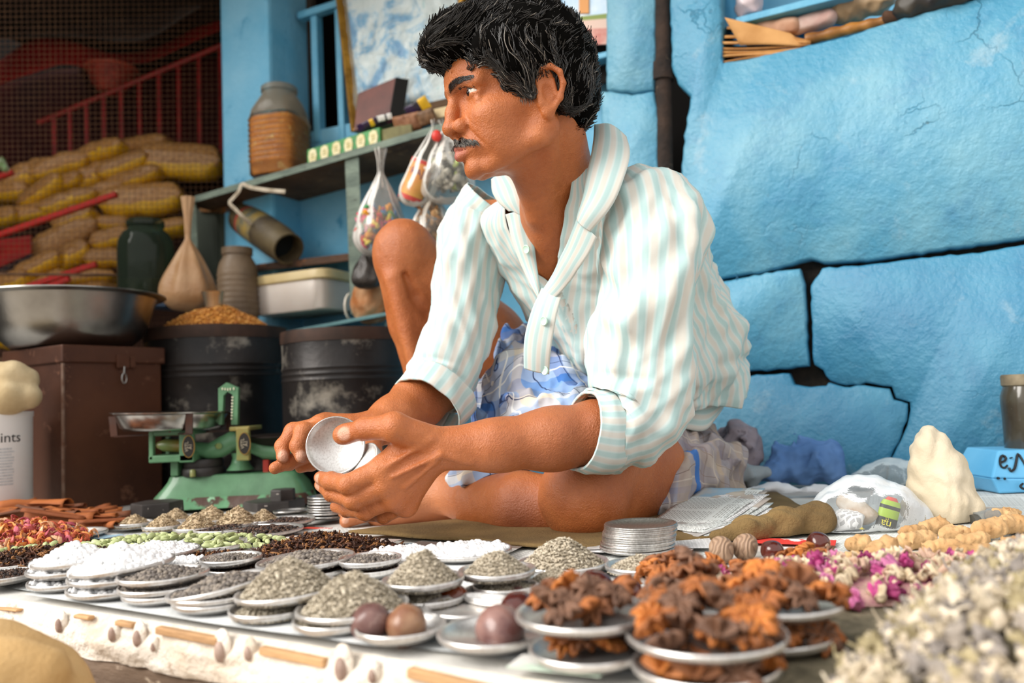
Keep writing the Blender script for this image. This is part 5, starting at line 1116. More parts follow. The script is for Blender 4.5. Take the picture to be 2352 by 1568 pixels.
m = MB(); V, F = grain_mesh('chip'); R = np.random.RandomState(77); VF = [(np.array([tuple(q.co) for q in f_.data.vertices]), [tuple(p.vertices) for p in f_.data.polygons]) for f_ in flw]
for i in range(2600):
    p, _ = ff(R, i); E = Euler(tuple(R.rand(3) * 6.283)).to_matrix(); m.cur = R.randint(5); Vq, Fq = (V * .0075, F) if i % 3 else VF[m.cur]; m.add(Vq * R.uniform(.5, 1.1) @ np.array(E).T + np.array(p) - np.array([0, 0, .004]), Fq)
tag(m.build('herb_crumbs', DF, sharp=0), 'crumbled petals and stalks filling the heap of dried flowers', 'herbs', None, 'stuff')
scatter(flw, 290, ff, lambda p, i, k: '%s dried flower head in the %s of the front right heap' % (('beige', 'grey', 'olive', 'cream', 'dark grey')[k], ('front' if p[1] < .52 else 'middle' if p[1] < .66 else 'back') + (' left' if (p[0] - .19) * .76 - (p[1] - .52) * .65 < .06 else ' right')), 'dried flower', 'dried flower heads in the big heap', 14, (.75, 1.25), 3.1)
GG = mat('ginger_skin', '#cfa878', .75, c2='#b58a5a', ns=30, c3='#9a7048', ns3=70, lo3=.6, hi3=.68, bump=.5, bs=120, bd=.004, var=.08)
GL = ['leftmost small knob of dry ginger by the plastic bag', 'shaggy dry ginger root behind the rose buds', 'split dry ginger piece below the paper bag', 'rough dry ginger knob below the plastic bag', 'dry ginger knob under the paper bag foot', 'long dry ginger finger at the middle of the heap', 'dry ginger piece right of the long finger', 'round dry ginger knob at the heap top', 'big dry ginger root at the right photo edge', 'dry ginger knob at the right edge below the big root',
      'flat dry ginger slice at the left front', 'flat dry ginger slice behind the petals', 'dry ginger finger in the front of the heap', 'oval dry ginger slice at the lower right edge', 'stubby dry ginger piece behind the heap', 'pale dry ginger piece at the upper right']
GP = [(1972, 1248, 44, 36, 30), (2022, 1262, 84, 50, 60), (2108, 1240, 92, 44, -10), (2140, 1208, 58, 36, 20), (2190, 1222, 60, 34, 10), (2165, 1256, 84, 36, 10), (2235, 1240, 70, 36, 12), (2272, 1214, 66, 50, 20), (2322, 1204, 100, 46, -8), (2332, 1250, 70, 42, 10), (1985, 1278, 110, 26, 5), (2150, 1284, 100, 28, 2), (2226, 1268, 110, 36, 12), (2336, 1276, 70, 28, 0), (2100, 1222, 60, 30, 0), (2300, 1182, 80, 30, 4)]
for i, ((x, y, w_, h_, an), lab) in enumerate(zip(GP, GL)):
    Y = Yp(x, y + h_ / 2 + (4 if i in (3, 4, 7, 8, 14, 15) else 0)) + .02; c = at(x, y, Y); k = Y / FPX; s_ = SDF(); R = np.random.RandomState(i + 60); X = Vector((math.cos(RAD(an * .6)), .25 * math.sin(i), math.sin(RAD(an * .35)))); L_ = w_ * k / 2; rr4 = h_ * k / 2 * .8
    s_.cone(c - X * L_ * .6, c + X * L_ * .6, rr4 * .85, rr4 * .9, .006)
    for j in range(7):
        t = R.uniform(-.9, .9); d = R.randn(3); d /= np.linalg.norm(d); d[2] = abs(d[2]) * .6; s_.ell(c + X * L_ * t + Vector(d) * rr4 * .55, (rr4 * R.uniform(.38, .62),) * 3, None, .0028)
    v, f = s_.mesh(.0024, lambda P: .0012 * wav(P, 600, 8, 2, True) + .0015 * wav(P, 230, 8, 3, True)); tag(mesh_obj('ginger_root', v, f, GG), lab, 'ginger', 'dry ginger pieces in the heap')
# ================================================================== right side and the scale
GREEN = mat('scale_green', '#5f9068', .45, c2='#4a7552', ns=14, coat=.3, c3='#6b3a26', ns3=26, lo3=.66, hi3=.69, bump=.1)
GREEN_R = mat('scale_green_rusty', '#5c9268', .5, c2='#4c3226', ns=30, lo=.47, hi=.52, c3='#8fc09a', ns3=40, lo3=.62, hi3=.66, bump=.2)
GREEN_B = mat('scale_green_brass', '#6b8a52', .4, c2='#8a7a3a', ns=20, coat=.3)
BLK = mat('cast_black', '#2a2726', .5, c2='#3a3533', ns=20, bump=.15)
SYc = 1.62; sc0 = at(523, 1180, SYc); sc0 = Vector((sc0.x, SYc + .05, 0.0)); PX = SYc / FPX
sc_ = thing('weighing_scale', 'green cast iron beam scale with a steel pan at the left', 'scale', sc0)
def sp_(px, py, dy=0.0): return at(px, py, SYc + dy)
# base: swept section along x
prof = [(340, 705), (338, 707), (342, 700), (362, 690), (372, 678), (376, 672), (384, 668)]; zz = [1186, 1160, 1140, 1118, 1104, 1092, 1090]
def base_ring(i, shrink=0.0):
    l, r = prof[i]; z = sp_(520, zz[i]).z; dep = .062 * (1 - .075 * i); a, b = sp_(l, zz[i]).x, sp_(r, zz[i]).x; cx_ = (a + b) / 2; w2 = (b - a) / 2; out = []
    for k in range(56):
        t = 2 * math.pi * k / 56; c, s = math.cos(t), math.sin(t); g = (abs(c) ** 6 + abs(s) ** 6) ** (-1 / 6); wst = 1 - .22 * (1 - min(1, abs(g * c))) * (1 if i < 5 else .6)
        out.append((cx_ + w2 * g * c, SYc + .05 + dep * g * s * wst, max(z, 0.009 if i == 0 else z)))
    return out
m = MB(); m.grid(np.array([base_ring(i) for i in (2, 3, 4, 5, 6)]), closed_u=True); m.add(base_ring(6), [tuple(range(56))]); m.build('base', GREEN, sc_, sharp=50)
m = MB(); m.grid(np.array([base_ring(i) for i in (0, 1, 2)]), closed_u=True); m.build('base_skirt', GREEN_R, sc_, sharp=50)
def pbox(x0, y0, x1, y1, d0, d1, nm, m_, bevel=.002):
    a, b = sp_(x0, y0), sp_(x1, y1); mb = MB(); mb.box(((a.x + b.x) / 2, SYc + (d0 + d1) / 2, (a.z + b.z) / 2), (abs(b.x - a.x), abs(d1 - d0), abs(a.z - b.z))); return mb.build(nm, m_, sc_, smooth=False, bevel=bevel)
pbox(386, 1060, 404, 1094, .01, .05, 'standard', GREEN)
for args in ((347, 990, 358, 1056), (416, 990, 450, 1060)): pbox(*args, -.012, .0, 'pan_frame', GREEN)
pbox(347, 1046, 450, 1058, -.012, .075, 'pan_frame', GREEN); pbox(347, 990, 450, 997, -.01, .075, 'pan_frame', GREEN); pbox(347, 990, 358, 1056, .065, .075, 'pan_frame', GREEN)
pbox(546, 982, 577, 1056, -.012, .0, 'pan_frame', GREEN_B); pbox(530, 980, 577, 988, -.01, .07, 'pan_frame', GREEN_B)
for x, y in ((434, 1025), (562, 1018)):
    c = sp_(x, y, -.0135); m = MB(); m.prism([c + Vector((13 * PX * math.cos(t), 0, 24 * PX * math.sin(t))) for t in np.linspace(0, 6.283, 30, endpoint=False)][::-1], (0, -.0025, 0)); pl = m.build('oval_badge', mat('badge_black', '#1c1712', .4), sc_, smooth=False)
    m = MB(); m.tube([c + Vector((13.5 * PX * math.cos(t), -.002, 24.5 * PX * math.sin(t))) for t in np.linspace(0, 6.283, 30)], .0009, 6, False); m.build('badge_rim', mat('brass', '#b08a4a', .35, 1.0), sc_)
    m = MB()
    for dx, s in ((-3.5, 'VSTL'), (4.5, 'A1')):
        M = quad_frame(c + Vector((dx * PX, -.0032, 0)), (0, 0, 1), (-1, 0, 0)); text_mb(m, s, .0095, M, .0003)
    m.build('badge_lettering', mat('badge_letters', '#b9ae98', .4, .5), sc_)
m = MB(); m.tube([sp_(362, 1022, .03), sp_(378, 1022, .03), sp_(420, 1024, .03)], [.006, .013, .0135], 20); m.build('knife_bearing', GREEN_B, sc_)
m = MB(); m.tube([sp_(448, 1030, .03), sp_(480, 1036, .03), sp_(505, 1028, .03), sp_(535, 1012, .03), sp_(560, 1008, .03)], [.014, .017, .020, .020, .016], 18); m.tube([sp_(575, 1022, .03), sp_(610, 1035, .03), sp_(650, 1038, .03), sp_(685, 1022, .03)], [.014, .017, .016, .012], 18); m.build('beam', GREEN, sc_); 
m = MB(); m.tube([sp_(498, 1024, .022), sp_(503, 1024, .004)], .006, 12); m.build('beam_bolt', GREEN_B, sc_)
m = MB(); P = []
for s, wd in ((0, 62), (.35, 42), (.7, 34), (1, 40)):
    z = sp_(536, 1082 - 40 * s).z; P.append([(sp_(536, 1050).x + wd * PX / 2 * math.cos(t), SYc + .04 + .022 * math.sin(t) * (wd / 50), z) for t in np.linspace(0, 6.283, 24, endpoint=False)])
m.grid(np.array(P), closed_u=True); m.build('pivot_pedestal', GREEN, sc_)
# pointer frame
o_ = [(502, 975), (501, 892), (520, 878), (547, 890), (545, 975)]; i_ = [(510, 975), (513, 908), (522, 899), (534, 906), (531, 975)]
m = MB()
for k in range(4):
    q = [sp_(*o_[k], .02), sp_(*o_[k + 1], .02), sp_(*i_[k + 1], .02), sp_(*i_[k], .02)]; m.prism(q, (0, .012, 0))
m.build('pointer_frame', GREEN, sc_, smooth=False); 
m = MB()
for x in (511, 517, 523, 529, 537): m.box(sp_(x, 894 - abs(x - 523) * .12, .019), (.0018, .002, .0045))
for k in range(8): m.box(sp_(534 - k * .3, 912 + 7 * k, .019), (.003, .002, .0028))
o = m.build('scale_marks', mat('mark_cream', '#e6e0c8', .6), sc_, smooth=False); o['kind'] = 'stuff'
# left pan on its cradle
pc = at(398, 975, SYc + .04); pr_ = 128 * (SYc + .04) / FPX; pz = at(398, 948, SYc + .04 - pr_ * .0).z
m = MB(); m.lathe([(0, -.034), (pr_ * .80, -.034), (pr_ * .87, -.028), (pr_ * .95, -.003), (pr_ * 1.02, 0), (pr_ * 1.03, .0022), (pr_ * 1.01, .003), (pr_ * .93, .0), (pr_ * .85, -.027), (0, -.031)], 64, Matrix.Translation((pc.x, pc.y, pz)) @ rot('Y', 1.6).to_4x4()); m.build('pan', mat('pan_steel', '#c9c7c3', .22, 1.0, c2='#a8a6a2', ns=8), sc_)
CRD = mat('cradle_iron', '#4c4340', .5, .6, c2='#55392f', ns=20)
m = MB()
for dx, dy in ((-.92, -.35), (.60, -.78), (.92, .3), (-.6, .78)):
    p = Vector((pc.x + pr_ * dx, pc.y + pr_ * dy, pz - .002)); q = Vector((pc.x + pr_ * dx * .97, pc.y + pr_ * dy * .97, pz - .042)); m.prism([p + Vector((-.007, 0, 0)), p + Vector((.007, 0, 0)), q + Vector((.007, 0, 0)), q + Vector((-.007, 0, 0))], (0, .003, 0)); m.box((q + Vector((pc.x, pc.y, pz - .042))) / 2, ((q - Vector((pc.x, pc.y, q.z))).length, .014, .003), frame(Vector((pc.x, pc.y, q.z)) - q))
m.box((pc.x, pc.y, pz - .044), (.05, .05, .006)); m.build('pan_cradle', CRD, sc_, smooth=False)
rc = at(655, 1000, SYc + .10); m = MB(); m.lathe([(0, -.02), (.08, -.02), (.098, -.004), (.104, 0), (.100, .003), (.09, -.002), (.075, -.016), (0, -.016)], 48, Matrix.Translation(rc)); m.build('pan', mat('dark_pan', '#2a221e', .4, .6), sc_)
m = MB(); m.tube([rc + Vector((0, -.02, -.02)), sp_(668, 1030, .06)], .012, 10); m.build('pan_stem', BLK, sc_)
for i, (y0, y1) in enumerate(((1055, 1074), (1074, 1094))):
    c = sp_(457, y1, .02); c2_ = sp_(457, y0, .02); m = MB(); rr5 = (45 + 4 * i) * PX; h_ = c2_.z - c.z; m.lathe([(0, 0), (rr5 * .96, 0), (rr5, h_ * .2), (rr5, h_ * .8), (rr5 * .94, h_), (0, h_)], 40, Matrix.Translation((c.x, SYc + .045, c.z)))
    tag(m.build('round_weight', BLK), 'round black iron weight on the scale base, %s of two' % ('upper' if i == 0 else 'lower'), 'weight')
m = MB(); c = sp_(443, 1092, -.002); m.lathe([(0, -.002), (.0055, -.002), (.0055, .010), (.004, .012), (0, .012)], 14, Matrix.Translation(c)); m.build('stop_pin', GREEN_B, sc_)
m = MB(); m.box(sp_(612, 1072, .03), (.012, .012, .03)); m.build('red_stop', mat('stop_red', '#b5382a', .5), sc_, smooth=False, bevel=.002)
IR = mat('iron_weight', '#4a4442', .5, metal=.2, c2='#2c2826', ns=10, c3='#8d857e', ns3=40, lo3=.66, hi3=.7, bump=.15)
def hexw(x0, x1, yt, yb, Y, a0, label, z0=None):
    c = at((x0 + x1) / 2, yb, Y); z0 = NZ if z0 is None else z0; r = (x1 - x0) / 2 * Y / FPX; h = at((x0 + x1) / 2, yt, Y).z - z0; t = thing('iron_weight', label, 'weight', (c.x, Y + r, z0)); m = MB()
    ring = lambda k, z: [(c.x + r * k * math.cos(a0 + i * math.pi / 3), Y + r + r * k * math.sin(a0 + i * math.pi / 3), z) for i in range(6)]
    P = [ring(.97, z0), ring(1, z0 + h * .08), ring(.97, z0 + h), ring(.9, z0 + h + .001)]; m.grid(np.array(P), closed_u=True); m.add(P[-1], [tuple(range(6))]); m.add(P[0], [tuple(range(6))[::-1]]); m.build('weight_body', IR, t, smooth=False, bevel=.0012)
    m = MB(); m.box((c.x - r * .1, Y + r - r * .87 * math.cos(0) - .0005, z0 + h * .72), (r * .3, .001, h * .10)); m.build('cast_mark', mat('mark_grey', '#a39a92', .5), t, smooth=False); return t
hexw(276, 394, 1160, 1196, 1.50, .35, 'wide black hexagonal iron weight left of the scale foot'); hexw(537, 680, 1157, 1186, 1.515, .25, 'black hexagonal iron weight lying before the scale skirt, right'); 
hz_ = at(640, 1157, 1.53).z; hexw(612, 672, 1127, 1157, 1.545, .6, 'small black iron weight standing on the right hexagonal one', hz_ + .001)
# ---- plates in the hands
dn = Vector((.10, -1, .16)).normalized(); dc = at(772, 1024, 1.095)
def disc(c, n_, R, label, gp=None, zs=1.0):
    Rm = Vector((0, 0, 1)).rotation_difference(n_).to_matrix(); plate_at(Matrix.Translation(c) @ Rm.to_4x4() @ Matrix.Diagonal((R, R, zs, 1)), label, gp)
disc(dc, dn, .0395, 'round steel plate held upright between both hands')
sn = Vector((-.62, -.52, .60)).normalized()
for i in range(5): disc(at(822 + i * 3.2, 1078 + i * 4.2, 1.078 - .002 * i), sn, .040, 'thin steel plate, %s of the bundle in the left palm' % ORD[i], 'plates bundled in the left palm', .4)
# ---- mats under the man
JUTE = mat('jute', '#8d7247', .95, c2='#6b5534', ns=10, bump=.7, bs=260, bd=.004)
m = MB(); n = 40; P = np.zeros((n, n, 3)); q4 = [on(800, 1222, .010), on(1300, 1262, .010), on(1930, 1215, .010), on(1760, 1120, .010)]
for i in range(n):
    for j in range(n):
        p = q4[0].lerp(q4[1], j / (n - 1)).lerp(q4[3].lerp(q4[2], j / (n - 1)), i / (n - 1)); P[i, j] = arr(p) + np.array([0, 0, .0015 + .002 * nz((p.x * 14, p.y * 14, 1))])
m.grid(P); tag(m.build('jute_mat', JUTE, solid=.004), 'brown jute sacking mat that the man sits on', 'mat')
s_ = SDF(); s_.chain([on(1650, 1236, .012), on(1720, 1224, .016), on(1800, 1206, .020), on(1870, 1196, .022), on(1900, 1198, .016)], [.007, .016, .021, .020, .010], .012)
v, f = s_.mesh(.003, lambda P: .0028 * wav(P * np.array([.5, 1, 1]), 110, 9, 21, True) + .003 * wav(P, 40, 8, 3)); v[:, 2] = np.maximum(v[:, 2], .0100); tag(mesh_obj('jute_fold', v, f, JUTE), 'rumpled fold of brown jute sacking in front of the plastic bag', 'cloth')
# ---- paper sheets and newspaper bundle by the plate stack
WP = news_mat('white_paper', '#eceaea', '#c9c6c6', seed=3.1)
for i, (x, y, a, z) in enumerate(((1440, 1258, -14, .0115), (1465, 1262, -24, .0128), (1500, 1254, -8, .0141), (1420, 1250, -30, .0154))):
    p = on(x, y, NZ); sheet('paper_sheet', ('white printed paper slip, lowest under the plate stack', 'white printed paper slip, second under the plate stack', 'white printed paper slip, third under the plate stack', 'white printed paper slip, topmost, sticking out left of the plate stack')[i], (p.x, p.y + .03), a, .155, .115, WP, z - .004, i, 'paper', 0, 12)
for i in range(9):
    p = on(1632, 1222 - i * 3, NZ); t = thing('newspaper', 'folded newspaper, %s of the fanned bundle beside the plate stack' % (ORD[8 - i] if i else 'lowest'), 'newspaper', (p.x, p.y, NZ + .003 * i), R=rot('Z', 22 + i * 3.2) @ rot('Y', -3 - i * .8) @ rot('X', -2.5)); Mx = XF[t.name]; n = 14; P = np.zeros((n, n, 3))
    for a in range(n):
        for b in range(n):
            x, y = (b / (n - 1) - .5) * .150, (a / (n - 1) - .5) * .105; P[a, b] = arr(Mx @ Vector((x, y, .002 * math.sin(x * 40 + i) + .006 * max(0, x / .075) ** 2 + .0016 * nz((x * 40, y * 40, i)))))
    m = MB(); m.grid(P); m.build('paper', NEWS[(i * 2 + 1) % 4] if i % 3 else WP, t, solid=.0012)
# ---- bundles behind the man
def lump(name, label, cat, chain, rs, m_, amp=.006, fr=55, k=.02, vox=.004, ridged=True, seed=4):
    s_ = SDF(); s_.chain(chain, rs, k); v, f = s_.mesh(vox, lambda P: -amp * wav(P, fr, 10, seed, ridged) - amp * .4 * wav(P, fr * 2.3, 10, seed + 1, ridged)); v[:, 2] = np.maximum(v[:, 2], .0105 + .001 * np.sin(v[:, 0] * 60)); return tag(mesh_obj(name, v, f, m_), label, cat)
lump('cloth_bundle', 'crumpled greyish violet cloth bundle directly behind the man', 'cloth', [at(1650, 1060, 1.60), at(1690, 1020, 1.60), at(1705, 1062, 1.585)], [.055, .05, .04], mat('grey_violet_cloth', '#948a92', .9, c2='#6d6168', ns=14, c3='#4a4046', ns3=30, lo3=.6, hi3=.66), .008, 45)
lump('blue_cloth', 'crumpled blue cloth heaped against the wall', 'cloth', [at(1745, 1098, 1.545), at(1835, 1060, 1.575), at(1870, 1055, 1.57), at(1920, 1085, 1.545)], [.022, .048, .05, .036], mat('denim_blue', '#6b8fc0', .9, c2='#5277ab', ns=10), .008, 52)
lump('grey_cloth', 'flat grey cloth lying between the bundle and the blue cloth', 'cloth', [at(1640, 1105, 1.50), at(1715, 1092, 1.51), at(1760, 1085, 1.52)], [.018, .022, .014], mat('flat_grey_cloth', '#8f979c', .9), .004, 50)
lump('white_cloth', 'torn white paper strip on the floor before the blue cloth', 'paper', [at(1690, 1128, 1.46), at(1790, 1122, 1.47), at(1890, 1128, 1.46), at(1930, 1130, 1.46)], [.008, .013, .011, .006], mat('torn_white', '#d9dbe0', .9), .004, 60, vox=.003)
lump('clear_bag', 'flat clear plastic bag lying against the wall behind the paper bag', 'bag', [at(1975, 1100, 1.52), at(2040, 1085, 1.53), at(2110, 1090, 1.52)], [.028, .030, .026], clear_mat('flat_film', '#e3e6e6', .30, .15, '#b9c4c8', .6, 30), .005, 40)
lump('dark_cloth', 'dark cloth in the shade under the shirt tail', 'cloth', [at(1600, 1010, 1.60), at(1620, 1060, 1.60)], [.05, .05], mat('dark_grey_cloth', '#3d3a40', .9), .006, 45)  # one even dark grey cloth
# paper bag cone
s_ = SDF(); bY = Yp(2165, 1205) + .05; s_.chain([at(2160, 1150, bY), at(2150, 1085, bY), at(2138, 1025, bY), at(2138, 998, bY)], [.040, .030, .018, .013], .02); s_.ell(at(2162, 1170, bY), (.044, .038, .028), None, .02)
v, f = s_.mesh(.0034, lambda P: .0036 * wav(P, 48, 6, 12, True) + .0022 * wav(P, 105, 6, 13, True)); v[:, 2] = np.maximum(v[:, 2], NZ); tag(mesh_obj('paper_bag', v, f, mat('cream_paper', '#dccfb8', .75, c2='#cbbb9f', ns=12, bump=.25, bs=60)), 'cream paper bag twisted to a point at the wall', 'bag')
# plastic bag with tubes
tB = thing('plastic_bag', 'crumpled clear plastic bag with a printed tube and papers inside', 'bag', on(2000, 1228, NZ)); pY = Yp(2000, 1228) + .06
s_ = SDF(); s_.chain([at(1925, 1180, pY), at(1965, 1168, pY + .01), at(2035, 1175, pY), at(2095, 1190, pY)], [.030, .036, .035, .024], .02); s_.ell(at(1950, 1200, pY - .01), (.045, .03, .024), None, .02); s_.chain([at(2018, 1140, pY + .01), at(2022, 1126, pY + .01)], [.016, .012], .01)
v, f = s_.mesh(.0032, lambda P: .0022 * wav(P, 55, 9, 15, True) + .0008 * wav(P, 120, 9, 16, True)); v[:, 2] = np.maximum(v[:, 2], NZ); mesh_obj('bag_skin', v, f, clear_mat('bag_clear', '#f2f3f3', .11, .26, '#cfd2d4', .25, 45), tB)
tt = thing('medicine_tube', 'white, green and black tube with a red cap lying in the plastic bag', 'tube', at(2040, 1180, pY - .02)); ta, tz = at(2030, 1222, pY - .018), at(2050, 1142, pY - .018); Rf = frame(tz - ta, (CAM - ta).normalized()); L_ = (tz - ta).length
def tube_band(s0, s1, nm, m_, w0=.0135, w1=.0135):
    m = MB(); a, b = ta + (tz - ta) * s0, ta + (tz - ta) * s1; m.tube([a, b], [w0, w1], 18, True, .55); return m.build(nm, m_, tt)
tube_band(0, .14, 'tube_end', mat('tube_white', '#f0f0ee', .35)); tube_band(.14, .42, 'black_band', mat('tube_black', '#23241c', .4)); tube_band(.42, .66, 'green_band', mat('tube_green', '#a8c832', .4)); tube_band(.66, .76, 'black_band', mat('tube_black', '#23241c', .4)); tube_band(.76, .90, 'green_band', mat('tube_green', '#a8c832', .4), .0135, .011); tube_band(.90, 1.0, 'cap', mat('tube_red', '#d8432e', .4), .009, .006)
m = MB(); X = (tz - ta).normalized(); Zc = (CAM - ta).normalized(); Yt = Zc.cross(X)
text_mb(m, 'na', .014, quad_frame(ta + X * L_ * .24 + Zc * .0086, Yt, -X) if (Yt.x < 0) else quad_frame(ta + X * L_ * .24 + Zc * .0086, -Yt, -X), .0003); text_mb(m, '??', .008, quad_frame(ta + X * L_ * .37 + Zc * .0086, Vector((-1, 0, 0)), -X), .0003); m.build('lettering', mat('tube_yellow', '#e0d23a', .5), tt)
lump('paper_wad', 'white printed paper wad inside the plastic bag, left', 'paper', [at(1905, 1205, pY - .012), at(1950, 1200, pY - .016)], [.018, .022], WP, .003, 70, vox=.003); lump('yellow_wrapper', 'yellow scrap of wrapper in the plastic bag', 'wrapper', [at(1975, 1215, pY - .028), at(1985, 1222, pY - .028)], [.007, .006], mat('yellow_scrap', '#e3c92e', .5), .002, 90, vox=.0025)
lump('brown_bottle', 'brown bundle at the top of the plastic bag', 'bundle', [at(1940, 1150, pY - .005), at(1985, 1180, pY - .012)], [.014, .017], mat('bundle_brown', '#a8835a', .6, c2='#e0d8cc', ns=30), .002, 80, vox=.003)
# glass vial
tv = thing('glass_vial', 'small glass vial with a dark stopper lying before the newspaper', 'vial', on(2262, 1205, NZ)); vY = Yp(2262, 1206) + .02; a, b = at(2242, 1196, vY), at(2286, 1186, vY + .01)
m = MB(); m.tube([a, b], .0115, 16); m.build('vial_glass', clear_mat('vial_clear', '#e8ecec', .25, .05, '#c4c8c8'), tv); m = MB(); m.tube([at(2234, 1198, vY), at(2248, 1195, vY)], .0095, 12); m.build('stopper', mat('stopper_dark', '#4a4842', .5), tv)
# blue painted box with a jar on it
BB = mat('box_blue', '#5aa9d8', .4, c2='#6fb8e2', ns=10); bY2 = on(2330, 1132, NZ).y
tbx = thing('blue_box', 'light blue box with hand painted black letters at the right edge', 'box', at(2340, 1132, bY2)); m = MB(); dxv = Vector((0, .12, 0)); q8 = [at(2296, 1132, bY2), at(2470, 1140, bY2), at(2470, 1140, bY2) + dxv, at(2296, 1132, bY2) + dxv, at(2278, 1098, bY2), at(2470, 1100, bY2), at(2470, 1100, bY2) + dxv, at(2278, 1098, bY2) + dxv]
for q in q8[:4]: q.z = NZ
m.hexa(q8); q9 = q8[4:] + [at(2293, 1034, bY2 + .02), at(2470, 1030, bY2 + .02), at(2470, 1030, bY2 + .02) + dxv * .8, at(2293, 1034, bY2 + .02) + dxv * .8]; m.hexa(q9); m.build('box_body', BB, tbx, smooth=False, bevel=.003)
m = MB(); nrm_ = Vector((0, -1, .25)).normalized()
def brush(pts, r=.0022): m.tube(cat_rom([list(at(x, y, bY2 + (1098 - y) / 64 * .02 - .002)) for x, y in pts], 16), [r * (1 - .4 * abs(i / 15 - .4)) for i in range(16)], 6, True)
brush([(2298, 1062), (2308, 1058), (2310, 1050), (2302, 1046), (2297, 1056), (2299, 1070), (2308, 1074), (2314, 1068)]); brush([(2318, 1074), (2322, 1082), (2330, 1076), (2334, 1060), (2338, 1042), (2348, 1056), (2356, 1070)]); brush([(2322, 1050), (2323, 1052)], .003); brush([(2350, 1110), (2344, 1116), (2350, 1122), (2358, 1122)]); brush([(2290, 1098), (2296, 1098)]); brush([(2306, 1099), (2310, 1099)])
m.build('painted_letters', mat('paint_black', '#16181c', .5), tbx)
tjr = thing('dark_jar', 'dark glass jar with a rusty lid standing on the blue box', 'jar', at(2355, 1032, bY2 + .06)); jc = at(2362, 1033, bY2 + .065); jr = 47 * jc.y / FPX; jh4 = (at(2362, 858, jc.y) - jc).z
m = MB(); m.lathe([(0, 0), (jr * .95, 0), (jr, .005), (jr * 1.0, jh4 * .45), (jr * 1.02, jh4 * .62), (jr, jh4 * .72), (jr * .86, jh4 * .84), (0, jh4 * .85)], 40, Matrix.Translation(jc)); m.build('jar_body', mat('dark_jar_glass', '#4a4438', .2, c2='#332d25', ns=14, coat=.5, c3='#7d7564', ns3=20), tjr)
m = MB(); m.lathe([(jr * .84, jh4 * .84), (jr * .92, jh4 * .86), (jr * .92, jh4 * .98), (jr * .86, jh4), (0, jh4)], 40, Matrix.Translation(jc)); m.build('lid', mat('rusty_lid', '#6d604c', .6, .3, c2='#8d8068', ns=30), tjr)
# ---- burlap sack at the street edge
s_ = SDF(); s_.cone((-.475, .70, -.545), (-.475, .70, -.08), .095, .092, .03); s_.ell((-.475, .70, -.072), (.100, .088, .098), None, .03); s_.chain([(-.555, .66, .005), (-.475, .645, .018), (-.395, .68, -.004)], [.014, .016, .014], .02)
v, f = s_.mesh(.006, lambda P: .0025 * wav(P, 50, 9, 3, True)); tag(mesh_obj('burlap_sack', v, f, mat('burlap', '#ddb882', .95, c2='#c9a068', ns=16, bump=.7, bs=300, bd=.004)), 'burlap sack standing in front of the stall edge at the lower left', 'sack')
# ---- niche goods
tn_ = thing('niche_shelf', 'narrow sky blue shelf board inside the wall niche', 'shelf', wall(1800, 40, -.08)); m = MB(); nof = -.03
m.hexa([wall(1690, 56, nof), wall(1960, -12, nof), wall(1960, -12, nof) - WN * .19, wall(1690, 56, nof) - WN * .19, wall(1690, 40, nof), wall(1960, -30, nof), wall(1960, -30, nof) - WN * .19, wall(1690, 40, nof) - WN * .19]); m.build('board', BLUEW, tn_, smooth=False, bevel=.002)
KP = [mat('kraft_%d' % i, c, .8, c2=d, ns=14) for i, (c, d) in enumerate((('#c08a4e', '#a8733a'), ('#b07c44', '#8f602f'), ('#cf9c62', '#b5824a')))]
P = np.zeros((8, 12, 3)); cq = [wall(1664, 40, .006), wall(1815, 76, -.004), wall(1858, 108, -.01), wall(1700, 104, -.004)]
for u in range(8):
    for q in range(12): P[u, q] = arr(cq[0].lerp(cq[1], q / 11).lerp(cq[3].lerp(cq[2], q / 11), u / 7)) + arr(WN) * .008 * math.sin(q / 11 * 3.1) * (u / 7)
m = MB(); m.grid(P); tag(m.build('kraft_paper', KP[2], solid=.0012), 'broad brown kraft paper sheet folded over the bundle at the left of the niche', 'paper', 'kraft paper sheets in the niche')
for i in range(8):
    y0 = 142 - i * 9 + (6 if i > 5 else 0); fan = (i - 3) * 4.0; n = 16; P = np.zeros((n, 6, 3)); a, b = (1668 - (22 - abs(i - 3) * 6), y0 - fan * 1.4 + 6), (1862, 118 - i * 3.4)
    for u in range(n):
        s = u / (n - 1); px, py = a[0] + (b[0] - a[0]) * s, a[1] + (b[1] - a[1]) * s - 5 * math.sin(s * 3.1 + i)
        for q in range(6): P[u, q] = arr(wall(px, py, -.005 - .03 * q)) + np.array([0, 0, .002 * math.sin(q + i)])
    m = MB(); m.grid(P); tag(m.build('kraft_paper', KP[i % 3], solid=.0052), 'brown kraft paper sheet, %s in the bundle at the left of the niche' % (ORD[7 - i] if i else 'lowest'), 'paper', 'kraft paper sheets in the niche')
m = MB(); m.tube(cat_rom([list(wall(x, y, -.03)) for x, y in ((1850, 92), (1910, 78), (1960, 66), (2010, 55), (2055, 44))], 24), [.012 + .0015 * math.sin(i * 1.3) for i in range(24)], 14); tag(m.build('bamboo_stick', mat('bamboo', '#a8702c', .5, c2='#6d4218', ns=20, stretch=(1, 1, 1), c3='#c9954a', ns3=16)), 'brown bamboo stick lying along the niche edge', 'stick')
lump_n = lambda nm, lab, ct, ch, rs, m_, amp=.004, fr=70: (lambda s_: tag(mesh_obj(nm, *s_.mesh(.004, lambda P: -amp * wav(P, fr, 9, 6, True)), m_), lab, ct))(SDF().chain(ch, rs, .015))
lump_n('white_bag', 'pinkish white plastic bag hanging at the upper left of the niche', 'bag', [wall(1722, -30, -.06), wall(1720, 8, -.06)], [.040, .032], mat('pinkish_bag', '#dccfd2', .4, c2='#c4b0b4', ns=20))
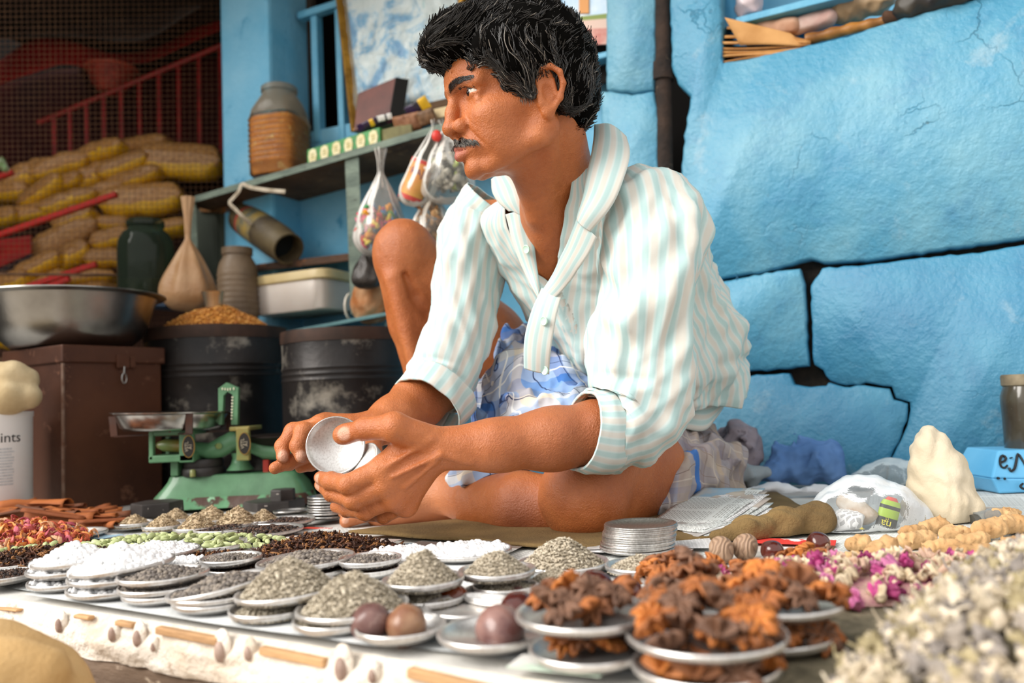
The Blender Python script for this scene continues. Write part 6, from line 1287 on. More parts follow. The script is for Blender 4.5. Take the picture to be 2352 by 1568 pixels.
lump_n('white_paper_roll', 'folded white paper roll in the niche beneath the shelf board', 'paper', [wall(1830, 62, -.07), wall(1900, 42, -.07)], [.020, .022], mat('roll_white', '#e0d3c8', .8, c2='#b98f86', ns=8), .002)
lump_n('pink_cloth', 'brownish pink folded cloth left of the white paper roll', 'cloth', [wall(1745, 62, -.06), wall(1820, 60, -.06)], [.014, .020], mat('pink_cloth', '#b5886c', .8, c2='#d9b49c', ns=14), .002)
lump_n('brown_film', 'brownish plastic wrap crammed in the niche above the stick', 'plastic', [wall(1935, 22, -.09), wall(2020, -2, -.09)], [.034, .036], mat('brown_film', '#8f7355', .4, c2='#b59a78', ns=16))
lump_n('dark_bundle', 'dark mottled bundle at the right of the niche', 'bundle', [wall(2085, 12, -.01), wall(2200, -22, -.01), wall(2380, -68, -.01)], [.030, .034, .034], mat('dark_bundle', '#221f20', .5, c2='#3d372c', ns=14, c3='#8a7a4c', ns3=16, lo3=.62, hi3=.67), .004)
lump_n('brown_wad', 'small dark brown wad between stick and dark bundle', 'wad', [wall(2040, 40, -.02), wall(2075, 34, -.02)], [.014, .012], mat('wad_brown', '#4a2f1c', .8), .002)
# ================================================================== the man
man = thing('person', 'man with black hair and moustache in an open striped shirt, sitting cross-legged holding steel plates', 'person', on(1330, 1200))
# ---- materials
def skin_mat():
    m, nt, b, t = new_mat('skin'); v = t.outputs['Object']
    c = mixc(nt, ramp(nt, noise_tex(nt, v, 14, 5, 0.6), [(0.35, 0.0), (0.7, 1.0)]), '#c47542', '#b06131')
    c = mixc(nt, ramp(nt, noise_tex(nt, v, 130, 4, 0.6), [(0.45, 0.0), (0.75, 0.35)]), c, '#9c5730')
    def at_(n): a = nt.nodes.new('ShaderNodeAttribute'); a.attribute_name = n; return a.outputs['Fac']
    c = mixc(nt, at_('lip'), c, '#b0665a')
    c = mixc(nt, at_('tan'), c, '#8f5236')  # darker skin, with shade painted into creases and under the chin
    c = mixc(nt, at_('nail'), c, '#dba68c')
    c = mixc(nt, at_('brow'), c, '#1d120d')
    c = mixc(nt, at_('pale'), c, '#c98a63')
    nt.links.new(c, b.inputs['Base Color'])
    b.inputs['Roughness'].default_value = 0.40; b.inputs['Specular IOR Level'].default_value = 0.5
    b.inputs['Subsurface Weight'].default_value = 0.12; b.inputs['Subsurface Radius'].default_value = (0.007, 0.003, 0.0015); b.inputs['Subsurface Scale'].default_value = 1.0
    bn = nt.nodes.new('ShaderNodeBump'); bn.inputs['Strength'].default_value = 0.7; bn.inputs['Distance'].default_value = 0.0018
    h = math_n(nt, 'ADD', noise_tex(nt, v, 420, 4, 0.6), math_n(nt, 'MULTIPLY', noise_tex(nt, v, 60, 5, 0.6), 1.6))
    nt.links.new(h, bn.inputs['Height']); nt.links.new(bn.outputs[0], b.inputs['Normal'])
    return m
SKIN = skin_mat()
# ---- head: x forward, y to his left, z up, millimetres from between the ears
TH, PI_ = RAD(18), RAD(6.0)
hf0 = Vector((-math.cos(TH), -math.sin(TH), 0)); hl = Vector((math.sin(TH), -math.cos(TH), 0))
hfv = hf0 * math.cos(PI_) + Vector((0, 0, -math.sin(PI_))); hu = hfv.cross(hl)
RH = Matrix((hfv, hl, hu)).transposed(); HO = at(1203, 270, 1.10)
RHn = np.array(RH); HOn = arr(HO)
def H(x, y, z): return HOn + RHn @ np.array([x, y, z]) / 1000.0
def toH(P): return (np.asarray(P) - HOn) @ RHn * 1000.0
mm = lambda *r: [q / 1000 for q in r]
B = SDF()
def he(c, r, k=10, op='u', R=None):
    B.ell(H(*c), mm(*r), RH @ R if R is not None else RH, k / 1000, op)
def hc(a, b, ra, rb=None, k=8, op='u', flat=None):
    B.cone(H(*a), H(*b), ra / 1000, (ra if rb is None else rb) / 1000, k / 1000, op, flat)
he((-4, 0, 50), (94, 74, 76))
he((50, 0, 56), (55, 59, 44), 14)
he((40, 0, -12), (54, 54, 62), 16)
he((64, 0, -39), (36, 32, 30), 14)
for s in (-1, 1):
    hc((2, s * 54, -45), (66, s * 18, -69), 11, 11, 10)            # jaw
    hc((4, s * 54, -44), (-4, s * 60, -8), 13, 12, 16)
    hc((50, s * 48, -1), (4, s * 63, 3), 8.5, 8, 24)                # cheekbone
    he((66, s * 38, -6), (18, 18, 14), 18)
    he((40, s * 40, -28), (34, 15, 34), 18)
    hc((95, s * 9, 39), (75, s * 47, 37), 9.5, 8.5, 9)             # brow ridge
    he((98, s * 30, 23), (11, 17, 9.5), 8, 'd')                    # socket
    he((73.5, s * 32, 25), (13.6, 15.5, 12.8), 3.5)                # lids
    hc((84, s * 20, 36), (76, s * 45, 36), 5, 4.5, 5)              # fold above the lid
    hc((77, s * 20, 13), (77, s * 43, 12), 4.2, 3.5, 6)            # lower lid bag
    hc((80, s * 22, 8.5), (72, s * 46, 8), 1.0, 1.0, 4, 'd')
he((82, 0, -69), (13, 18, 13), 12)                                 # chin
hc((97, 0, 30), (103, 0, 10), 7.5, 7.5, 9); hc((103, 0, 10), (108, 0, -11), 7.5, 10, 9)   # nose
he((106.5, 0, -11.5), (11.5, 12.5, 10.5), 5)
for s in (-1, 1):
    he((94, s * 16, -13.5), (14, 9, 11), 4.0)
    hc((101, s * 12, -4), (84, s * 22, -10), 1.0, 1.0, 4, 'd')
hc((105, 0, -19), (94, 0, -26), 4, 5, 4)
hc((98, 0, -28), (97, 0, -36), 5, 5.5, 8)
for s in (-1, 1):
    he((100.5, s * 7.2, -23.5), (7, 3.8, 4.5), 2, 'd')               # nostril
    hc((100.5, s * 2.5, -39.5), (85, s * 26, -45.0), 5.6, 2.4, 3)  # upper lip
    hc((99.5, s * 2, -50), (84, s * 24, -46), 7.0, 2.8, 3)      # lower lip
    hc((107, s * 0, -44.3), (83, s * 29, -46.5), 0.9, 0.8, 1.2, 'd')
    hc((91, s * 23, -18), (75, s * 40, -50), 1.1, 0.9, 5, 'd')     # fold beside the mouth
    hc((89, s * 0, -58.5), (83, s * 11, -58.5), 2.0, 1.5, 5, 'd')
    hc((88, s * 22, 25.5), (86.5, s * 33, 28.5), 3.0, 3.9, 1.2, 'd') # eye opening
    hc((86.5, s * 33, 28.5), (78, s * 46.5, 24), 3.9, 1.8, 1.2, 'd')
    for q in range(3): hc((72 - 3 * q, s * (51 + q), 26 - 5 * q), (62 - 3 * q, s * (57 + q), 27 - 7 * q), 0.5, 0.4, 2, 'd')
    hc((98, s * 3, 46), (98, s * 4, 38), 0.7, 0.5, 3, 'd')
for q in range(3): hc((100, -30, 58 + 8 * q), (100, 30, 58 + 8 * q), 0.7, 0.7, 3, 'd')
for s in (-1, 1):                                                  # ears
    arc = [(5, s * 76, 13), (7, s * 78, 26), (0, s * 82, 36), (-13, s * 86, 38), (-24, s * 89, 29), (-27, s * 88, 14), (-22, s * 84, -4), (-13, s * 79, -15), (-4, s * 76, -21)]
    for a, b in zip(arc, arc[1:]): hc(a, b, 3.8, 3.8, 3)
    he((-9, s * 76, 8), (16, 6.5, 30), 5, R=Matrix.Rotation(RAD(-16), 3, 'Y') @ Matrix.Rotation(RAD(s * 12), 3, 'Z'))
    he((-5, s * 76, -19), (9, 6, 10), 4); he((-9, s * 74, 18), (15, 7, 20), 5)
    he((-5, s * 84.5, 4), (8, 5.5, 12), 3, 'd')
    he((-9, s * 86.5, 25), (8, 4.2, 7), 3, 'd')
    hc((-14, s * 82, 20), (-17, s * 82, 0), 3.4, 3.4, 3)
    hc((4, s * 77, 4), (3, s * 76, -8), 4.5, 4.5, 4)
# ---- neck and chest
NB = at(1300, 505, 1.235)
B.cone(H(-32, 0, -5), NB, 0.052, 0.056, 0.018)
B.cone(H(2, 0, -46), at(1268, 500, 1.20), 0.034, 0.036, 0.016)
B.cone(H(-12, 58, -30), at(1258, 500, 1.178), 0.013, 0.009, 0.012)   # neck muscle
B.cone(H(-12, -55, -30), at(1222, 500, 1.20), 0.014, 0.010, 0.012)
B.cone(at(1222, 470, 1.155), at(1226, 500, 1.165), 0.010, 0.008, 0.012)
LS, RS = at(1480, 505, 1.15), at(1098, 505, 1.38)
TC = at(1355, 620, 1.315)
lat = Vector((0.70, -0.71, -0.12)).normalized(); fwd = Vector((-0.71, -0.70, -0.25)); fwd = (fwd - lat * fwd.dot(lat)).normalized(); upv = lat.cross(-fwd).normalized()
if upv.z < 0: upv = -upv
RT = Matrix((lat, fwd, lat.cross(fwd))).transposed()
B.ell(TC, (0.150, 0.088, 0.17), RT, 0.03)
B.cone(at(1266, 500, 1.205), at(1256, 640, 1.268), 0.036, 0.028, 0.03)
B.cone(LS, RS, 0.036, 0.034, 0.03)
B.cone(LS, NB, 0.03, 0.045, 0.03); B.cone(RS + Vector((0, 0, -.02)), NB, 0.022, 0.042, 0.03)
PV = at(1490, 1040, 1.50)
B.ell(at(1425, 800, 1.40), (0.12, 0.070, 0.15), RT, 0.03)
B.ell(PV, (0.11, 0.09, 0.085), RT, 0.03)
# ---- arms
EL = at(1452, 975, 1.125)
B.chain([LS, at(1492, 720, 1.12), EL], [0.052, 0.044, 0.040], 0.02)
LF = [EL, at(1370, 995, 1.095), at(1265, 1008, 1.075), at(1140, 1022, 1.055), at(1015, 1030, 1.045)]
B.chain(LF, [0.040, 0.0415, 0.039, 0.0315, 0.0285], 0.02)
ER = at(1010, 885, 1.31)
B.chain([RS + Vector((0, 0, -.02)), at(1062, 700, 1.35), ER], [0.036, 0.042, 0.038], 0.02)
RW = at(858, 985, 1.185)
B.chain([ER, at(960, 922, 1.27), at(905, 962, 1.22), RW], [0.038, 0.040, 0.033, 0.027], 0.02)
def hand(wrist, mcps, fingers, rm, k=0.010):
    for p in mcps: B.cone(wrist, p, 0.021, rm, k)
    for a, b in zip(mcps, mcps[1:]): B.cone(a, b, rm * 0.95, rm * 0.95, k)
    for pts, rs in fingers:
        B.chain(pts, rs, 0.0032)
        for p, r in zip(pts[1:-1], rs[1:-1]): B.ell(p, (r * 1.07,) * 3, None, 0.003)
LWR = at(1000, 1032, 1.043)
mi_, mm_, mr_, mp_ = at(876, 1078, 1.028), at(886, 1112, 1.030), at(905, 1142, 1.040), at(932, 1160, 1.058)
hand(LWR, [mi_, mm_, mr_, mp_], [
    ([mi_, at(800, 1112, 1.022), at(760, 1105, 1.050), at(736, 1097, 1.072)], [0.0150, 0.0128, 0.0112, 0.0090]),
    ([mm_, at(812, 1148, 1.030), at(764, 1132, 1.058), at(737, 1113, 1.082)], [0.0148, 0.0128, 0.0110, 0.0088]),
    ([mr_, at(838, 1172, 1.046), at(798, 1168, 1.078), at(772, 1163, 1.098)], [0.0135, 0.0118, 0.0102, 0.0086]),
    ([mp_, at(880, 1184, 1.072), at(842, 1180, 1.095), at(822, 1172, 1.110)], [0.0115, 0.0100, 0.0090, 0.0078])], 0.0145)
B.chain([at(985, 1012, 1.035), at(905, 980, 1.012), at(838, 985, 1.025), at(786, 999, 1.042)], [0.021, 0.0178, 0.0142, 0.0118], 0.006)
B.ell(at(794, 996, 1.037), (0.016, 0.011, 0.0135), frame(at(786, 999, 1.04) - at(838, 985, 1.025)), 0.006)
B.cone(at(935, 1010, 1.04), mi_, 0.015, 0.012, 0.014)
for a, b in (((1080, 1062, 1.028), (1010, 1045, 1.0135)), ((1010, 1045, 1.0135), (905, 1095, 1.0125)), ((1000, 1062, 1.016), (930, 1120, 1.023)),
             ((990, 1010, 1.016), (890, 1070, 1.012))):
    B.cone(at(*a), at(*b), 0.0013, 0.0009, 0.009)                     # veins
RWR = RW
ri, rm2, rr, rp = at(742, 992, 1.140), at(738, 978, 1.155), at(748, 975, 1.172), at(765, 985, 1.188)
hand(RWR, [ri, rm2, rr, rp], [
    ([ri, at(697, 990, 1.122), at(684, 1024, 1.112), at(692, 1048, 1.108)], [0.0145, 0.0125, 0.0108, 0.0092]),
    ([rm2, at(674, 992, 1.150), at(650, 1024, 1.140), at(650, 1048, 1.132)], [0.0145, 0.0125, 0.0108, 0.0092]),
    ([rr, at(715, 1040, 1.165), at(664, 1062, 1.150), at(632, 1074, 1.140)], [0.0135, 0.0118, 0.0108, 0.0092]),
    ([rp, at(745, 1050, 1.185), at(715, 1066, 1.175), at(690, 1074, 1.165)], [0.0115, 0.0098, 0.0090, 0.0078])], 0.0145)
B.chain([at(850, 1000, 1.165), at(852, 1040, 1.135), at(832, 1062, 1.115), at(812, 1070, 1.105)], [0.019, 0.015, 0.0125, 0.0105], 0.006)
# ---- legs
KL = at(1335, 1143, 1.172); HL = at(1590, 1080, 1.45)
B.cone(HL, KL, 0.072, 0.060, 0.03)
B.ell(at(1342, 1137, 1.160), (0.063, 0.060, 0.062), None, 0.012)
B.cone(at(1400, 1060, 1.17), at(1500, 1060, 1.28), 0.045, 0.05, 0.03)
AL = at(1015, 1128, 1.37)
B.chain([at(1275, 1168, 1.225), at(1195, 1162, 1.245), at(1100, 1150, 1.31), AL], [0.050, 0.053, 0.043, 0.034], 0.005)
B.chain([at(1176, 1082, 1.165), at(1196, 1130, 1.150), at(1222, 1185, 1.145), at(1262, 1240, 1.135)], [0.004, 0.006, 0.006, 0.004], 0.012, 'd')
B.ell(at(1060, 1162, 1.40), (0.036, 0.03, 0.03), None, 0.015)
FB = at(870, 1172, 1.365)
B.cone(AL, FB, 0.036, 0.024, 0.015); B.cone(at(1050, 1168, 1.40), at(880, 1183, 1.375), 0.028, 0.021, 0.015)
for a, b, r in (((850, 1178, 1.352), (796, 1196, 1.345), 0.0125), ((852, 1168, 1.362), (790, 1178, 1.358), 0.0105), ((855, 1165, 1.372), (800, 1172, 1.374), 0.0098),
                ((860, 1168, 1.385), (815, 1176, 1.388), 0.0092), ((870, 1174, 1.398), (832, 1182, 1.40), 0.0088)):
    B.cone(at(*a), at(*b), r, r * 0.95, 0.004)
KR = at(932, 582, 1.50); HR = at(1330, 985, 1.62); AR = at(1022, 1075, 1.52)
B.chain([HR, at(1120, 775, 1.58), KR], [0.072, 0.068, 0.056], 0.02)
B.ell(at(925, 575, 1.492), (0.052, 0.052, 0.058), None, 0.02)
B.chain([at(925, 610, 1.495), at(952, 740, 1.515), at(985, 870, 1.525), AR], [0.050, 0.047, 0.041, 0.032], 0.014)
B.cone(at(905, 640, 1.46), at(985, 960, 1.49), 0.016, 0.012, 0.02)    # shin bone
B.chain([at(930, 632, 1.452), at(955, 680, 1.458), at(985, 722, 1.468), at(1015, 755, 1.475)], [.003, .007, .008, .006], .012, 'd')
B.cone(AR, at(880, 1150, 1.50), 0.034, 0.024, 0.015); B.ell(at(1050, 1120, 1.54), (0.035,) * 3, None, 0.015)
bv, bf = B.mesh(0.0019)
bv += 0.00045 * wav(bv, 120, 12, 2)[:, None] * normals(bv, bf)
hp = toH(bv)
def gauss(p, c, r): return np.exp(-(((p - np.array(c)) / np.array(r)) ** 2).sum(1))
lip = np.zeros(len(bv))
for s in (-1, 1):
    for a, b, r0, r1 in (((102, s * 1, -40), (86, s * 26, -45.0), 5.4, 1.7), ((101, s * 1, -50), (85, s * 24, -46.5), 7.0, 2.2)):
        a = np.array(a); b = np.array(b); t = np.clip(((hp - a) @ (b - a)) / ((b - a) @ (b - a)), 0, 1)
        d = np.linalg.norm(hp - a - t[:, None] * (b - a), axis=1); lip = np.maximum(lip, np.clip((r0 + (r1 - r0) * t - d) / 1.5 + 0.6, 0, 1))
tan = np.clip(0.75 * gauss(hp, (90, 24, 27), (12, 9, 8)) + 0.30 * gauss(hp, (40, 52, -48), (40, 16, 26)) + 0.25 * gauss(hp, (80, 45, 50), (22, 14, 18)) + 0.35 * gauss(hp, (40, 0, -95), (60, 60, 22)), 0, 1)  # darker round eye, temple and jaw; shade painted under the chin
for c, r, a in ((at(1190, 1200, 1.19), 0.05, 0.9), (at(1480, 1130, 1.26), 0.07, 0.55), (at(1160, 1150, 1.22), 0.03, 0.5), (at(1230, 1185, 1.15), 0.03, 0.6), (at(900, 560, 1.46), 0.045, 0.35), (at(1010, 920, 1.24), 0.06, 0.35), (at(1300, 1010, 1.07), 0.10, 0.55), (at(1180, 1020, 1.05), 0.06, 0.4)):  # browner forearms and knee; shade painted into the leg creases
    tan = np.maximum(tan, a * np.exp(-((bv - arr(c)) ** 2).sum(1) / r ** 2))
pale = np.exp(-((bv - arr(at(930, 1130, 1.34))) ** 2).sum(1) / 0.09 ** 2) * 0.7 * (bv[:, 2] < 0.12) * (bv[:, 1] > 1.2)
nail = np.zeros(len(bv))
for c, r in ((at(788, 996, 1.024), 0.0085), (at(730, 1099, 1.062), 0.006), (at(731, 1116, 1.072), 0.006), (at(650, 1046, 1.121), 0.0085), (at(692, 1048, 1.098), 0.008), (at(786, 1178, 1.345), 0.006), (at(792, 1194, 1.332), 0.006)):
    nail = np.maximum(nail, np.clip(1.6 - ((bv - arr(c)) ** 2).sum(1) / (r * 1.0) ** 2, 0, 0.85))
brow = np.zeros(len(bv))
for s in (-1, 1):
    a, b, c = np.array((103, s * 9, 37)), np.array((95, s * 30, 41)), np.array((79, s * 49, 36))
    for p, q, r0, r1 in ((a, b, 7.5, 7.0), (b, c, 7.0, 3.0)):
        t = np.clip(((hp - p) @ (q - p)) / ((q - p) @ (q - p)), 0, 1); d = np.abs((hp - p - t[:, None] * (q - p))); d = np.sqrt(d[:, 1] ** 2 * 0.6 + d[:, 2] ** 2)
        brow = np.maximum(brow, np.clip((r0 + (r1 - r0) * t - d) / 4.0, 0, 0.38) * (hp[:, 0] > 50) * (np.sign(hp[:, 1]) == s))
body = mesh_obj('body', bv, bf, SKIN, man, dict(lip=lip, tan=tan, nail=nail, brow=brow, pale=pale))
# ---- eyes
mw = mat('eye_white', '#e9ded0', 0.12); miris = mat('iris', '#2a140b', 0.08); mpup = mat('pupil', '#050303', 0.05)
for s in (-1, 1):
    m = MB(); Rg = RH @ Matrix.Rotation(RAD(6), 3, 'Z'); m.ell(H(74.6, s * 32, 25.5), (0.0128,) * 3, Rg, 28, 18)
    m.build('eyeball', mw, man)
    d = Rg @ Vector((1, 0.0, -0.05)); c = Vector(H(74.6, s * 32, 25.5)); Re = frame(d)
    m = MB(); m.ell(c + d * 0.0092, (0.0042, 0.0062, 0.0062), Re, 20, 12); m.build('iris', miris, man)
    m = MB(); m.ell(c + d * 0.0126, (0.0012, 0.0026, 0.0026), Re, 14, 8); m.build('pupil', mpup, man)
# ---- hair
HR_ = SDF()
def hh(c, r, k=12, op='u'): HR_.ell(H(*c), mm(*r), RH, k / 1000, op)
hh((-8, 0, 72), (102, 84, 90)); hh((60, 0, 114), (58, 62, 34)); hh((94, 4, 100), (33, 46, 18)); hh((104, 8, 92), (22, 38, 15))
hh((-56, 0, 26), (50, 67, 54))
for s in (-1, 1): hh((18, s * 66, 52), (42, 18, 32)); hh((40, s * 60, 70), (38, 18, 32)); hh((16, s * 71, 26), (13, 6, 18), 8); hh((-44, s * 66, 22), (26, 14, 36))
for s in (-1, 1): hh((-6, s * 94, 10), (24, 24, 36), 4, 'd')
hh((108, 0, 34), (46, 90, 30), 6, 'd'); hh((74, 60, 28), (30, 40, 30), 5, 'd'); hh((74, -60, 28), (30, 40, 30), 5, 'd')
hv, hf_ = HR_.mesh(0.0035)
hn = normals(hv, hf_)
hv += hn * (0.0012 * wav(hv, 160, 12, 3))[:, None]
hv -= hn * 0.0055
HAIR = mat('hair', '#211d1a', 0.27, spec=0.8); HAIR2 = mat('grey_and_sheen_hair', '#857d74', 0.4)
hair = mesh_obj('hair', hv, hf_, mat('hair_root', '#070605', 0.95, spec=0.05), man)
rs_ = np.random.RandomState(11)
def strands(P0, dirf, n, step, lift, r, amp, proj=True):
    paths = [P0]; P = P0.copy()
    ph = rs_.rand(len(P)) * 6.28; cur = np.zeros_like(P)
    for i in range(n):
        D = dirf(P, i, ph); D /= np.linalg.norm(D, axis=1, keepdims=True) + 1e-9
        P = P + D * step
        if proj:
            HR_.margin = 0.02; e = 0.002; d0 = HR_(P)
            G = np.stack([HR_(P + np.eye(3)[k] * e) - d0 for k in range(3)], 1); G /= np.linalg.norm(G, axis=1, keepdims=True) + 1e-9
            tgt = lift(i, ph)
            P = P + G * np.clip(tgt - d0, -0.01, 0.01)[:, None] * 0.8
        paths.append(P)
    return np.stack(paths, 1)
def strand_mesh(name, paths, r, mats, grey):
    n, m, _ = paths.shape; k = 3
    T = np.gradient(paths, axis=1); T /= np.linalg.norm(T, axis=2, keepdims=True) + 1e-9
    A = np.cross(T, np.array([0.31, 0.52, 0.8])); A /= np.linalg.norm(A, axis=2, keepdims=True) + 1e-9; Bv = np.cross(T, A)
    prof = r * np.sin(np.linspace(0.9, math.pi - 0.12, m))[None, :, None]
    V = np.stack([paths + prof * (math.cos(q) * A + math.sin(q) * Bv) for q in (0, 2.094, 4.189)], 2).reshape(-1, 3)
    b = (np.arange(n) * m * k)[:, None, None] + (np.arange(m - 1) * k)[None, :, None]
    F = []
    for q in range(k): F.append(np.stack([b + q, b + (q + 1) % k, b + k + (q + 1) % k, b + k + q], -1).reshape(n, -1, 4))
    F = np.concatenate(F, 1); mi = np.repeat(grey.astype(int), F.shape[1])
    o = mesh_obj(name, V, F.reshape(-1, 4), mats, man, mi=mi); o['kind'] = 'stuff'; return o
ok = np.nonzero(((hv[:, 2] > HO.z - 0.2)))[0]
NL, NS_ = 1250, 13
P0 = hv[rs_.choice(ok, NL)]
crown = np.array([-45.0, 10, 140])
def flow(P, i, ph):
    q = toH(P); d = q - crown; d[:, 0] += 25 * (q[:, 2] > 60)
    sw = np.cross(d, np.array([0, 0, 1.0])) * 0.25
    front = (q[:, 0] > 40)[:, None] * np.array([0.2, 0.35, -0.75]) * 60
    side = ((np.abs(q[:, 1]) > 55) & (q[:, 0] > -20) & (q[:, 2] < 95))[:, None] * np.array([-1.0, 0, -0.45]) * 90
    v = d + sw + front + side
    v += 48 * np.stack([np.sin(ph + i * 0.5), np.sin(ph * 2.1 + i * 0.55), np.cos(ph * 1.3 + i * 0.45)], 1)
    v += 55 * np.stack([wav(q, 0.06, 6, 1), wav(q, 0.06, 6, 2), wav(q, 0.06, 6, 3)], 1)
    return v @ RHn.T
gd_ = strands(P0, flow, 11, 0.0072, lambda i, ph: -0.002 + 0.0062 * np.abs(np.sin(ph * 3)) * (0.25 + i / 11), 0.0004, 0)
# every lock of hair is a bundle of strands that run together towards its tip
off_ = rs_.randn(NL, NS_, 1, 3) * 0.0030 * np.linspace(1.0, 0.25, 12)[None, None, :, None]
ph_ = rs_.rand(NL, NS_, 1, 1) * 6.28; wv_ = np.sin(np.linspace(0, 5, 12)[None, None, :, None] + ph_) * 0.0011 * rs_.randn(NL, NS_, 1, 3)
al_ = (gd_[:, None] + off_ + wv_)
cut = rs_.randint(-2, 3, size=(NL, NS_))
hs_ = al_.reshape(-1, 12, 3)
HR_.margin = 0.03; q_ = hs_.reshape(-1, 3); d_ = HR_(q_); e_ = .002
G_ = np.stack([HR_(q_ + np.eye(3)[k] * e_) - d_ for k in range(3)], 1); G_ /= np.linalg.norm(G_, axis=1, keepdims=True) + 1e-9
q_ = q_ + G_ * np.clip(-0.0045 - d_, 0, .01)[:, None]; hs_ = q_.reshape(-1, 12, 3)
q0 = toH(hs_[:, 0]); strand_mesh('hair_strands', hs_, 0.00066, [HAIR, HAIR2], rs_.rand(len(hs_)) < 0.04 + 0.10 * (q0[:, 2] < 75) * (q0[:, 0] > -15))  # grey strands: real grey hair plus painted sheen, more at the sides
def surf(pts):
    """push points to the skin"""
    P = np.array(pts)
    for _ in range(6):
        B.margin = 0.03; d0 = B(P); e = 0.0015
        G = np.stack([B(P + np.eye(3)[k] * e) - d0 for k in range(3)], 1); G /= np.linalg.norm(G, axis=1, keepdims=True) + 1e-9
        P = P - G * d0[:, None] * 0.8
    return P, G
def tuft(name, pts, dirs, length, r, grey, n=4, lift=0.35):
    P, G = surf(pts); D = np.array(dirs); D = D - G * (D * G).sum(1, keepdims=True); D /= np.linalg.norm(D, axis=1, keepdims=True) + 1e-9
    L = np.asarray(length)[:, None]; out = [P - G * 0.0005]
    for i in range(1, n + 1):
        t = i / n; out.append(P + (D * t + G * lift * (t - 0.55 * t * t)) * L)
    strand_mesh(name, np.stack(out, 1), r, [HAIR, HAIR2], rs_.rand(len(P)) < grey)
# moustache
N = 1000; y = rs_.uniform(-1, 1, N); u = rs_.rand(N); ay = np.abs(y)
pts = [H(106 - 18 * a ** 1.6, 35 * b, -25.5 - 12.5 * a ** 1.6 - 9.5 * c * (1 - 0.45 * a)) for a, b, c in zip(ay, y, u)]
dirs = [RHn @ np.array([-0.3 * a, 0.75 * np.sign(b) * (0.3 + a), -1.0 + rs_.uniform(-.3, .3)]) for a, b in zip(ay, y)]
tuft('moustache', pts, dirs, rs_.uniform(0.006, 0.010, N), 0.00030, 0.42, lift=0.5)
# eyebrows
N = 640; pts = []; dirs = []
for i in range(N):
    s = 1 if i % 2 else -1; t = rs_.rand(); w_ = rs_.uniform(-1, 1) * (5.6 - 3.6 * max(0, t - 0.3) / 0.7)
    pts.append(H(106 - 24 * t * t, s * (9 + 39 * t), 37.5 + 5.0 * math.sin(t * 2.5) + w_)); dirs.append(RHn @ np.array([-0.35 * t, s * 1.0, 0.45 - 0.8 * t + rs_.uniform(-.25, .25)]))
tuft('eyebrows', pts, dirs, rs_.uniform(0.005, 0.008, N), 0.00028, 0.0, lift=0.2)
# sideburn
N = 130; pts = []; dirs = []
for i in range(N):
    s = 1 if i % 3 else -1; pts.append(H(rs_.uniform(10, 30), s * 72, rs_.uniform(0, 24))); dirs.append(RHn @ np.array([rs_.uniform(-0.5, .2), 0, -1.0]))
tuft('sideburn', pts, dirs, rs_.uniform(0.006, 0.011, N), 0.0003, 0.45, lift=0.15)
# lashes of the upper lids
pts = []; dirs = []
for i in range(60):
    s = 1 if i % 2 else -1; t = rs_.rand(); pts.append(H(92 - 12 * t * t, s * (22 + 24 * t), 33 - 7 * t * t)); dirs.append(RHn @ np.array([1.0, 0.4 * s, 0.1]))
tuft('eyelashes', pts, dirs, np.full(60, 0.005), 0.0003, 0.0, lift=0.1)
# ------------------------------------------------------------------ shirt
def shirt_mat():
    m, nt, b, t = new_mat('shirt_cloth')
    a = nt.nodes.new('ShaderNodeAttribute'); a.attribute_name = 'stripe'; f = math_n(nt, 'FRACT', a.outputs['Fac'])
    c = ramp(nt, f, [(0.0, '#cdd8d5'), (0.10, '#b3cfce'), (0.38, '#aecac9'), (0.50, '#cad6d3'), (0.60, '#d2cfc6'), (0.88, '#d2cfc6'), (0.97, '#cdd8d5')])
    c = mixc(nt, ramp(nt, noise_tex(nt, t.outputs['Object'], 22, 3), [(0.4, 0.0), (0.8, 0.30)]), c, '#d9dfdd')
    nt.links.new(c, b.inputs['Base Color']); b.inputs['Roughness'].default_value = 0.85; b.inputs['Specular IOR Level'].default_value = 0.15
    bn = nt.nodes.new('ShaderNodeBump'); bn.inputs['Strength'].default_value = 0.12; bn.inputs['Distance'].default_value = 0.001
    nt.links.new(noise_tex(nt, t.outputs['Object'], 700, 2), bn.inputs['Height']); nt.links.new(bn.outputs[0], b.inputs['Normal'])
    return m
SHIRT = shirt_mat()
def cloth(name, P, stripe, parent, thick=0.0016, flip=False, m=None):
    a, b = P.shape[:2]
    i, j = np.meshgrid(np.arange(a - 1), np.arange(b - 1), indexing='ij'); q = (i * b + j).ravel()
    F = np.stack([q, q + 1, q + b + 1, q + b], 1)
    if flip: F = F[:, ::-1]
    o = mesh_obj(name, P.reshape(-1, 3), F, m or SHIRT, parent, dict(stripe=np.asarray(stripe).ravel()))
    if thick:
        md = o.modifiers.new('thickness', 'SOLIDIFY'); md.thickness = thick; md.offset = -1
    return o
